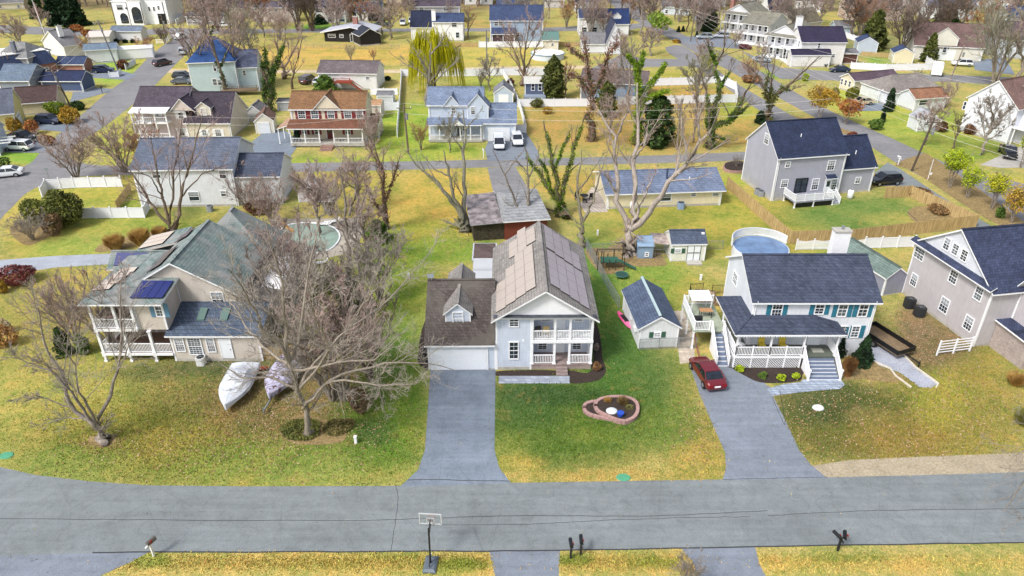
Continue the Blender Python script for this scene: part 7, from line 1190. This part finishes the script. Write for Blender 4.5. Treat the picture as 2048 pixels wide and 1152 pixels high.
for a in ((-.25,2.85,.25,2.89),(-.25,3.25,.25,3.29),(-.25,2.89,-.21,3.25),(.21,2.89,.25,3.25)): bb.box(a[0],.775,a[1],a[2],.805,a[3])
bb.build('backboard_frame',mat('#b9bcc0'),o); t=NT('clear_backboard',.1); t.b.inputs['Alpha'].default_value=.2; t.base(c('#8f979c')); MB().box(-.68,.785,2.8,.68,.795,3.62).build('backboard',t.m,o); MB().tube([(.23*math.cos(a),1.1+.23*math.sin(a),2.95) for a in [i*math.pi/8 for i in range(17)]],.015,5,cap=False).build('rim',mat('#c25a30'),o)
nb=MB(); [nb.tube([(.23*math.cos(a),1.1+.23*math.sin(a),2.95),(.13*math.cos(a+.3),1.1+.13*math.sin(a+.3),2.5)],.007,3) for a in [i*math.pi/5 for i in range(10)]]; nb.build('net',WHITE,o)
# figure-eight garden bed
BLK=brickm('#b58f8a','#7c6460',.3,.12,'retaining_block')
def ringbed(label,outer,h,th,parts=None):
    P=[G(*p) for p in smoothp(outer,True,5)]; cx=sum(p[0] for p in P)/len(P);cy=sum(p[1] for p in P)/len(P); o=thing('garden_bed',label,'garden bed',(cx,cy,0)); mb=MB(); n=len(P); seg=0
    L=0; step=.32; cur=Vector((P[0][0]-cx,P[0][1]-cy,0)); 
    pts=[cur]
    for p in P[1:]+P[:1]:
        q=Vector((p[0]-cx,p[1]-cy,0))
        while (q-pts[-1]).length>step: pts.append(pts[-1]+(q-pts[-1]).normalized()*step)
    g=random.Random(3)
    for lay in range(int(h/.13)):
        for i in range(len(pts)):
            a,b=pts[i],pts[(i+1)%len(pts)]
            if (b-a).length>step*1.5: continue
            m_=(a+b)/2; ang=math.atan2((b-a).y,(b-a).x); T=Matrix.Translation((m_.x,m_.y,lay*.13))@Matrix.Rotation(ang+(.0 if lay%2 else .03),4,'Z'); mb.box(-.155,-th/2,0.002,.155,th/2,.125,0,T)
    mb.build('block_edging',plain('paver_block','#b3918c',.85,0,.3,9.),o); f=MB(); f.poly([(p.x,p.y,h-.08) for p in pts]); f.build('soil',MULCH,o); return o
b1=ringbed('pear-shaped garden bed of pink blocks on the front lawn',[(1168,818),(1172,810),(1188,806),(1200,808),(1230,835),(1243,846),(1215,840),(1185,834),(1170,826)],.26,.28); b2=ringbed('raised oval garden bed of pink blocks with pebbles, pot and dry plants',[(1190,817),(1195,806),(1215,800),(1245,799),(1268,806),(1275,820),(1270,838),(1250,848),(1232,845),(1212,836),(1196,828)],.39,.28)
tag(MB().tube([(0,0,0),(0,0,.12),(0,0,.34),(0,0,.36)],[.2,.25,.3,.3],14).build('flower_pot',mat('#2a50b8',.25)),'blue glazed pot in the oval garden bed','pot').location=(G(1240,838)[0],G(1240,838)[1],.32)
tag(MB().loft([[(.48*k*math.cos(a),.42*k*math.sin(a),z) for a in [i*math.pi/8 for i in range(16)]] for k,z in ((1,0),(1,.1),(.8,.18),(.3,.22))]).build('stone_dome',mat('#cfd6da',.6),smooth=True),'pale round stone dish in the oval garden bed','stone').location=(G(1223,829)[0],G(1223,829)[1],.31)
grassy('dry feathery plants growing in the oval garden bed, back',1245,812,13,796,leafm('#a08a5a','#6c5a38','grass_blades'),500); bush('green-brown plants in the oval garden bed, right',1258,822,9,810,leafm('#8a8a50','#5c5c38'),450,.07); grassy('tan dried plants at the left back of the oval garden bed',1215,808,9,796,ST,250)
tag(MB().loft([[(.5*k*math.cos(a),.38*k*math.sin(a),z) for a in [i*math.pi/8 for i in range(16)]] for k,z in ((1,0),(.95,.14),(.6,.26),(.1,.3))]).build('well_cover',mat('#e0e6ea',.6),smooth=True),'white rounded well cover on the right front lawn','well cover').location=at(1636,817)
for px,py,lb in ((13,911,'green round utility cover at the left street corner'),(1247,955,'green square utility cover near the street, centre right')):
    tag(MB().loft([[(.55*k*math.cos(a),.4*k*math.sin(a),z) for a in [i*math.pi/6+.3 for i in range(12)]] for k,z in ((1,0),(.9,.06),(.1,.08))]).build('utility_cover',mat('#4f9a78',.6)),lb,'utility cover').location=at(px,py)
for px,py,lb in ((712,886,'white utility marker post on the lawn by the hedgerow'),(818,557,'white vent pipe on the green lawn strip'),(1401,560,'white standpipe on the back lawn'),(1195,470,'white post in the ranch house lawn'),(1054,900,'') ):
    if lb: tag(MB().box(-.1,-.1,0,.1,.1,.6).box(-.12,-.12,.6,.12,.12,.68).build('marker_post',WHITE),lb,'marker post').location=at(px,py)
def ac(label,px,py,col='#8f949c',s=.8):
    o=thing('air_conditioner',label,'air conditioner',at(px,py),0,'air conditioning units'); mb=MB().loft([[(s*.5*math.copysign(min(1,abs(1.2*math.cos(a))),math.cos(a)),s*.5*math.copysign(min(1,abs(1.2*math.sin(a))),math.sin(a)),z) for a in [i*math.pi/8 for i in range(16)]] for z in (0,s)]); mb.build('housing',mat(col,.6),o)
    MB().cyl(0,0,s,s+.03,s*.42,16).build('fan_grille',BLACK,o); fb=MB(); [fb.bar((-s*.4*math.cos(a),-s*.4*math.sin(a),s+.045),(s*.4*math.cos(a),s*.4*math.sin(a),s+.045),.02,.015) for a in (0,.8,1.6,2.4)]; fb.build('fan_guard',GREYM,o)
ac('black air conditioner beside the taupe house, farther one',1817,614,'#2a2c30',1.); ac('black air conditioner beside the taupe house, nearer one',1837,631,'#2a2c30',1.); ac('grey air conditioner at the left white house wall',421,422); ac('blue-grey air conditioner at the ranch house wall',1361,417,'#8ba0c0',.9); ac('grey air conditioner at the lilac-grey house side, first',1514,388); ac('grey air conditioner at the lilac-grey house side, second',1521,392)
ac('white air conditioner in front of the large tan house sunroom',404,728,'#cfd2d4'); 
def tank(label,px,py,h=1.3):
    o=thing('propane_tank',label,'gas tank',at(px,py),0,'propane tanks'); MB().tube([(0,0,.1),(0,0,.2),(0,0,h-.2),(0,0,h-.05),(0,0,h)],[.3,.4,.4,.3,.1],16).build('cylinder',WHITE,o,True); MB().cyl(0,0,h,h+.15,.12,10).cyl(0,0,0,.12,.3,12).build('collar',GREYM,o)
tank('white propane tank at the lilac-grey house wall',1699,397); tank('white propane tank at the ranch house wall by the forked tree',1265,424,1.5)
# pools
X,Y,_=G(1518,513); o=thing('swimming_pool','round above-ground pool with blue cover and white railing behind the teal-shuttered house','pool',(X,Y,0)); r=3.2; MB().tube([(0,0,0),(0,0,1.25)],r,40).build('wall',plain('pool_wall','#d9dde6',.5),o); MB().cyl(0,0,1.2,1.27,r*.97,40).build('cover',plain('pool_cover','#6f8cb4',.35,0,.3,.8),o)
mb=MB(); A_=[R(15+i*6) for i in range(28)]
for a,b in zip(A_,A_[1:]): mb.bar((r*math.cos(a)*1.05,r*math.sin(a)*1.05,2.2),(r*math.cos(b)*1.05,r*math.sin(b)*1.05,2.2),.08,.08); mb.bar((r*math.cos(a)*1.05,r*math.sin(a)*1.05,1.3),(r*math.cos(b)*1.05,r*math.sin(b)*1.05,1.3),.08,.08)
for i in range(82): a=R(15+i*2); mb.box(r*1.05*math.cos(a)-.03,r*1.05*math.sin(a)-.03,1.3,r*1.05*math.cos(a)+.03,r*1.05*math.sin(a)+.03,2.2)
mb.build('railing',WHITE,o)
X,Y,_=G(1095,116); o=thing('swimming_pool','round white above-ground pool with winter cover, top right of centre','pool',(X,Y,0)); MB().cyl(0,0,0,1.3,4.2,32).build('wall',plain('pool_wall2','#c9d2de',.5),o); MB().cyl(0,0,1.3,1.4,4.35,32).build('rim',mat('#5c86a8'),o); MB().cyl(0,0,1.4,1.45,4.1,32).build('cover',plain('cover_w','#eeeae2',.7,0,.1),o)
pp=[G(*p) for p in smoothp([(560,470),(575,452),(620,447),(665,455),(680,475),(660,500),(615,508),(575,495)],True,5)]
sheet('pool_terrace',[(540,438),(720,436),(726,470),(700,505),(640,520),(560,505)],asphalt('#aaa398','terrace_concrete',1.,.15,False),.01); cx,cy=np.mean([p[0] for p in pp]),np.mean([p[1] for p in pp])
o=thing('swimming_pool','kidney-shaped in-ground pool under a green cover behind the large tan house','pool',(cx,cy,0)); mb=MB(); mb.hexa([(p[0]-cx,p[1]-cy,.10) for p in pp][::1],.08,0,0); mb.build('cover',plain('green_cover','#8aa096',.6,0,.2,.6),o); e=MB(); e.tube([(p[0]-cx,p[1]-cy,.08) for p in pp+pp[:1]],.12,6); e.build('coping',WHITE,o)
X,Y,_=G(568,466); o=thing('pool_slide','small red, white and yellow pool slide beside the green pool','slide',(X,Y,0)); MB().tube([(-.5,0,1.8),(.1,0,1.4),(.6,0,.7),(1.2,0,.3)],.22,8).build('chute',mat('#d8a048'),o); MB().bar((-.6,.3,0),(-.5,.2,1.8),.06,.06).bar((-.6,-.3,0),(-.5,-.2,1.8),.06,.06).build('ladder',WHITE,o)
for i,(px,py) in enumerate([(652,452),(640,530),(665,447)]):
    o=thing('sun_lounger',('white sun lounger at the far side of the green pool','white sun lounger in the garden below the green pool','white sun lounger nearest the hedgerow at the green pool')[i],'lounger',at(px,py),R(10*i),'pool loungers'); MB().box(-1,-.3,.3,.5,.3,.36).hexa([(.5,-.3,.36),(1,-.3,.75),(1,.3,.75),(.5,.3,.36)],.05,0,0).build('bed',WHITE,o); [MB().box(x-.03,y-.03,0,x+.03,y+.03,.3).build('leg',WHITE,o) for x in (-.8,.6) for y in (-.25,.25)]
# garden things right
def chair(label,loc,rz,m,group): 
    o=thing('garden_chair',label,'chair',loc,R(rz),group); MB().box(-.28,-.28,.4,.28,.28,.46).build('seat',m,o); MB().hexa([(-.28,.25,1.05),(.28,.25,1.05),(.28,.33,1.05),(-.28,.33,1.05)],.65,0,0).build('backrest',m,o); [MB().box(x-.03,y-.03,0,x+.03,y+.03,.4).build('leg',m,o) for x in (-.25,.25) for y in (-.25,.25)]; return o
YC=mat('#d8c24c',.5)
wl=lambda h,x,y,z:(h.o[0]+x*h.c-y*h.s,h.o[1]+x*h.s+y*h.c,z)
chair('yellow porch chair, left of two on the teal-shuttered house porch',wl(WHH,1.2,-.6,zf_:=1.29),0,YC,'porch chairs'); chair('yellow porch chair, right of two on the teal-shuttered house porch',wl(WHH,3.1,-.6,1.29),0,YC,'porch chairs'); chair('white rocking chair at the left end of the teal-shuttered house porch',wl(WHH,-.7,-.6,1.29),40,WHITE,'porch chairs')
chair('dark cushioned chair on the solar house balcony, left',wl(M,9.7,.9,3.15),200,mat('#3a3436'),'balcony chairs'); chair('tan cushioned chair on the solar house balcony, right',wl(M,10.5,.9,3.15),180,mat('#b09a6c'),'balcony chairs')
X,Y,Z_=wl(WHH,-3.4,5.0,2.0); o=thing('canopy','white fabric canopy on the elevated deck of the teal-shuttered house','canopy',(X,Y,Z_)); o.scale=(.8,.8,.75); MB().hexa([(-1.2,-1.1,2.1),(1.3,-1.1,2.1),(1.3,1.1,2.3),(-1.2,1.1,2.3)],.04,0,0).build('fabric',WHITE,o); [MB().box(x-.04,y-.04,0,x+.04,y+.04,2.08).build('leg',WHITE,o) for x in (-1.1,1.2) for y in (-1,1)]
o=thing('grill','dark covered grill on the elevated deck','grill',wl(WHH,-4.1,2.2,2.0)); MB().box(-.35,-.25,.0,.35,.25,.75).tube([(-.35,0,.8),(.35,0,.8)],.25,10).build('cover',BLACK,o)
o=thing('garden_table','brown table under the deck canopy','table',wl(WHH,-3.0,3.8,2.0)); MB().box(-.6,-.35,.68,.6,.35,.74).build('tabletop',mat('#a8805c'),o); [MB().box(x-.03,y-.03,0,x+.03,y+.03,.68).build('leg',BLACK,o) for x in (-.5,.5) for y in (-.3,.3)]
# patio table and chairs at the ranch house
o=thing('garden_table','round dark patio table on the ranch house pavers','table',at(1168,400)); MB().cyl(0,0,.68,.73,.6,16).build('tabletop',BLACK,o); MB().cyl(0,0,0,.68,.05,8).build('leg',BLACK,o)
for i,(dx,dy,lb) in enumerate([(-1,0,'black patio chair left of the round patio table'),(0,-1,'black patio chair in front of the round patio table'),(1,.2,'black patio chair right of the round patio table')]): X,Y,_=at(1168,400); chair(lb,(X+dx,Y+dy,0),90*i,BLACK,'ranch patio chairs')
# play frame
o=thing('climbing_frame','low dark green climbing frame near the chain-link fence','play frame',at(1225,535)); mb=MB()
for x in (-1.8,-1.2,-.5,0.2,1.2): 
    for y in (-.7,.9): mb.box(x-.05,y-.05,0,x+.05,y+.05,rnd.uniform(1.2,2.4))
mb.build('posts',mat('#3c342c'),o); MB().box(-1.4,-.6,.9,.6,.8,1.0).bar((.6,.1,.95),(2.6,-.5,.1),.5,.06).build('platform',mat('#2c5c4c'),o); MB().bar((-1.8,-.7,2.0),(-1.8,.9,2.0),.08).bar((-1.8,.9,1.9),(1.2,.9,1.9),.08).build('beam',mat('#3c342c'),o)
o=thing('trampoline','small dark trampoline with green mat below the climbing frame','trampoline',at(1243,555)); MB().tube([(.7*math.cos(a),.7*math.sin(a),.4) for a in [i*math.pi/8 for i in range(17)]],.05,5,cap=False).build('frame',mat('#2e6a62'),o); MB().cyl(0,0,.38,.4,.62,16).build('mat',mat('#2a4a44'),o); [MB().box(x-.02,y-.02,0,x+.02,y+.02,.4).build('leg',BLACK,o) for x in (-.5,.5) for y in (-.4,.4)]
for px,py,w_,d_,lb in ((1410,595,2.1,2.4,'timber raised bed with stones inside the iron fence'),(1441,605,1.3,1.6,'timber raised bed at the left wall of the teal-shuttered house')):
    o=thing('raised_bed',lb,'raised bed',at(px,py),R(-12)); mb=MB(); [mb.box(*b) for b in ((-w_/2,-d_/2,0,w_/2,-d_/2+.1,.3),(-w_/2,d_/2-.1,0,w_/2,d_/2,.3),(-w_/2,-d_/2+.1,0,-w_/2+.1,d_/2-.1,.3),(w_/2-.1,-d_/2+.1,0,w_/2,d_/2-.1,.3))]; mb.build('frame',WOODB,o); MB().box(-w_/2+.1,-d_/2+.1,0,w_/2-.1,d_/2-.1,.22).build('soil',gravel('#b9a890','#6c5a48'),o)
# stone ring bed upper right, white trellis, edging
ringbed('round stone-walled bed with a bare sapling left of the lilac-grey house',[(1448,337),(1452,330),(1470,327),(1490,329),(1500,337),(1490,345),(1468,346),(1452,343)],.5,.3)
X,Y,_=G(1873,710); h=House('trellis','white ladder-like wooden trellis standing before the taupe house','trellis',(1873,711),(1938,703)); mb=MB(); W=h.W
for x in (0,W/2,W): h.b(MB().box(x-.06,-.06,0,x+.06,.06,1.65),'post',WHITE)
for i in range(5): h.b(MB().box(0,-.03,.3+i*.3,W,.03,.37+i*.3),'rail',WHITE)
def edging(label,pts,m=None,h=.14):
    P=[Vector(G(*p)) for p in pts]; o=P[0]; mb=MB(); [mb.bar(a-o+V3(0,0,h/2),b-o+V3(0,0,h/2),.12,h) for a,b in zip(P,P[1:])]; q=mb.build('timber_edging',m or mat('#cfc9bb',name='timber')); q.location=o; tag(q,label,'edging')
edging('pale timber edging on the right side of the gravel path',[(1780,682),(1830,735),(1876,768),(1872,776)]); edging('pale timber edging between the gravel path and the bare bed',[(1748,724),(1780,738),(1790,752),(1822,776)]); edging('brick-red edging beside the paver path',[(1384,630),(1392,690),(1400,722)],mat('#8f5c50')); edging('timber border of the fenced vegetable plot',[(1815,425),(1848,455)],WOODB)
for px,py,lb in ((1300,328,'small brown bird bath by the ranch house roof'),): pass
o=thing('play_truck','orange toy kayak lying by the covered boat','kayak',at(513,742),R(15)); secs=[[(-1.1+2.2*t,max(.03,.3*math.sin(math.pi*t)**.6)*math.cos(a_),.2+max(.03,.3*math.sin(math.pi*t)**.6)*.5*math.sin(a_)) for a_ in [j*math.pi/4 for j in range(8)]] for t in [k/8 for k in range(9)]]; o.name='kayak'; MB().loft(secs).build('hull',mat('#d4553a',.4),o,True); MB().box(-.2,-.14,.3,.2,.14,.37).build('seat',BLACK,o)
o=thing('trash_bin','dark wheeled bin beside the garage left wall','bin',at(850,722)); MB().loft([[(-.25,-.3,.05),(.25,-.3,.05),(.25,.3,.05),(-.25,.3,.05)],[(-.3,-.36,1),(.3,-.36,1),(.3,.36,1),(-.3,.36,1)]]).build('body',mat('#1f2124',.6),o); MB().box(-.32,-.4,1,.32,.38,1.07).build('lid',BLACK,o)
o=thing('wheel_rim','spare black tyre leaning on the grey-blue shed','tyre',(G(1778,584)[0],G(1778,584)[1],.42),R(60)); MB().tube([(0,.42*math.cos(a),.42*math.sin(a)) for a in [i*math.pi/10 for i in range(21)]],.1,8,cap=False).build('tread',TYRE,o); o.name='tyre'
o=thing('sign_post','white pole with a round sign beside the right lane','sign',at(1855,360)); MB().cyl(0,0,0,3.2,.04,8).build('pole',WHITE,o); MB().box(-.02,-.25,.9,.25,-.2,1.25).build('sign_board',WHITE,o)
o=thing('stop_sign','street sign post at the corner of the left street bend','sign',at(101,366)); MB().cyl(0,0,0,2.3,.04,8).build('pole',GREYM,o); MB().box(-.3,-.03,2.1,.3,.03,2.3).build('sign_board',mat('#7d8a8a'),o); o.name='street_sign'
o=thing('trellis_arch','white arched garden trellis beside the narrow evergreen, right','arch',at(1762,205)); mb=MB(); 
for y in (-.4,.4): mb.tube([(-1,y,0),(-1,y,1.8)]+[(-math.cos(a),y,1.8+math.sin(a)) for a in [i*math.pi/8 for i in range(1,8)]]+[(1,y,1.8),(1,y,0)],.06,5)
for i in range(9): a=i*math.pi/8; mb.bar((-math.cos(a),-.4,1.8+math.sin(a)),(-math.cos(a),.4,1.8+math.sin(a)),.06)
mb.build('frame',WHITE,o)
for z in (.5,1.1,1.7):
    MB().bar((-1,-.4,z),(-1,.4,z),.05).build('rung',WHITE,o); MB().bar((1,-.4,z),(1,.4,z),.05).build('rung',WHITE,o)
# ---------- litter, tufts ----------
def scatter(name,label,cat,regions,size,mats,seed,flat,z=.03,tuft=False):
    g=np.random.default_rng(seed); CS=[]
    for (px,py,rx,ry,n) in regions:
        a=g.normal(size=(n,2))*.5; X=px+a[:,0]*rx; Yp=py+a[:,1]*ry; u=(X-1024)/F; v=(Yp-576)/F; dz=-SS-v*CC; t=-H/dz; CS.append(np.stack([u*t,(CC-v*SS)*t,X,Yp],1))
    C=np.concatenate(CS); keep=np.ones(len(C),bool)
    Jx=C[:,0]+g.normal(0,.11,len(C)); Jy=C[:,1]+g.normal(0,.11,len(C))
    for p in PAVED: keep&=~pin(p,Jx,Jy)
    keep|=(g.uniform(size=len(C))<.02); C=C[keep]; n=len(C)
    if tuft:
        a=g.uniform(0,6.283,n); s=size*g.uniform(.5,1.4,n); dx=np.cos(a)*s*.28;dy=np.sin(a)*s*.28; lean=g.normal(size=(n,2))*s[:,None]*.35
        V=np.stack([np.stack([C[:,0]-dx,C[:,1]-dy,np.zeros(n)],1),np.stack([C[:,0]+dx,C[:,1]+dy,np.zeros(n)],1),np.stack([C[:,0]+lean[:,0],C[:,1]+lean[:,1],s],1)],1).reshape(-1,3); Q=np.arange(n*3).reshape(-1,3)
    else:
        P=np.concatenate([C[:,:2],g.uniform(.02,z+.03,(n,1))],1); V,Q=cards(g,P,size,flat); V[:,2]=np.maximum(V[:,2],.012)
    col=None
    if tuft: k_=tone(C[:,2],C[:,3])*g.uniform(.5,1.5,(n,1))*(1+g.normal(0,.08,(n,3))); col=np.repeat(np.concatenate([np.clip(k_,.005,.9),np.ones((n,1))],1),3,0)
    me=npmesh(name,V,Q,mats,g.integers(0,len(mats),len(Q)),col=col); return tag(link(name,me),label,cat,kind='stuff')
t=NT('grass_blade',.9,0,.15); at_=t.n('Attribute'); at_.attribute_name='tone'; t.base(at_.outputs['Color']); TUFT=t.m
scatter('fallen_leaves','fallen tan leaves scattered over the lawns','leaves',[(1720,850,330,120,5200),(1840,690,140,90,3000),(600,830,260,130,5200),(480,800,200,120,2600),(900,480,120,40,1200),(1120,740,120,40,300),(350,900,300,60,1800),(870,560,60,80,500),(1400,850,60,120,900),(1950,820,120,120,1500),(1270,500,80,40,500),(930,480,60,30,500),(205,885,50,22,450)],.075,[mat('#a8886a',.9,name='leaf'),mat('#a5805c',.9,name='leaf'),mat('#b9a288',.9,name='leaf'),mat('#7c5a44',.9,name='leaf')],1,.7)
scatter('grass_tufts','short grass tufts over the near lawns','grass',[(1180,840,260,160,32000),(1740,850,320,140,26000),(780,840,150,220,11000),(350,860,420,150,24000),(200,650,260,160,9000),(1024,1125,1500,22,26000),(1900,720,180,160,9000),(1300,620,140,120,5000),(850,540,90,140,5000)],.11,[TUFT],2,0,tuft=True)
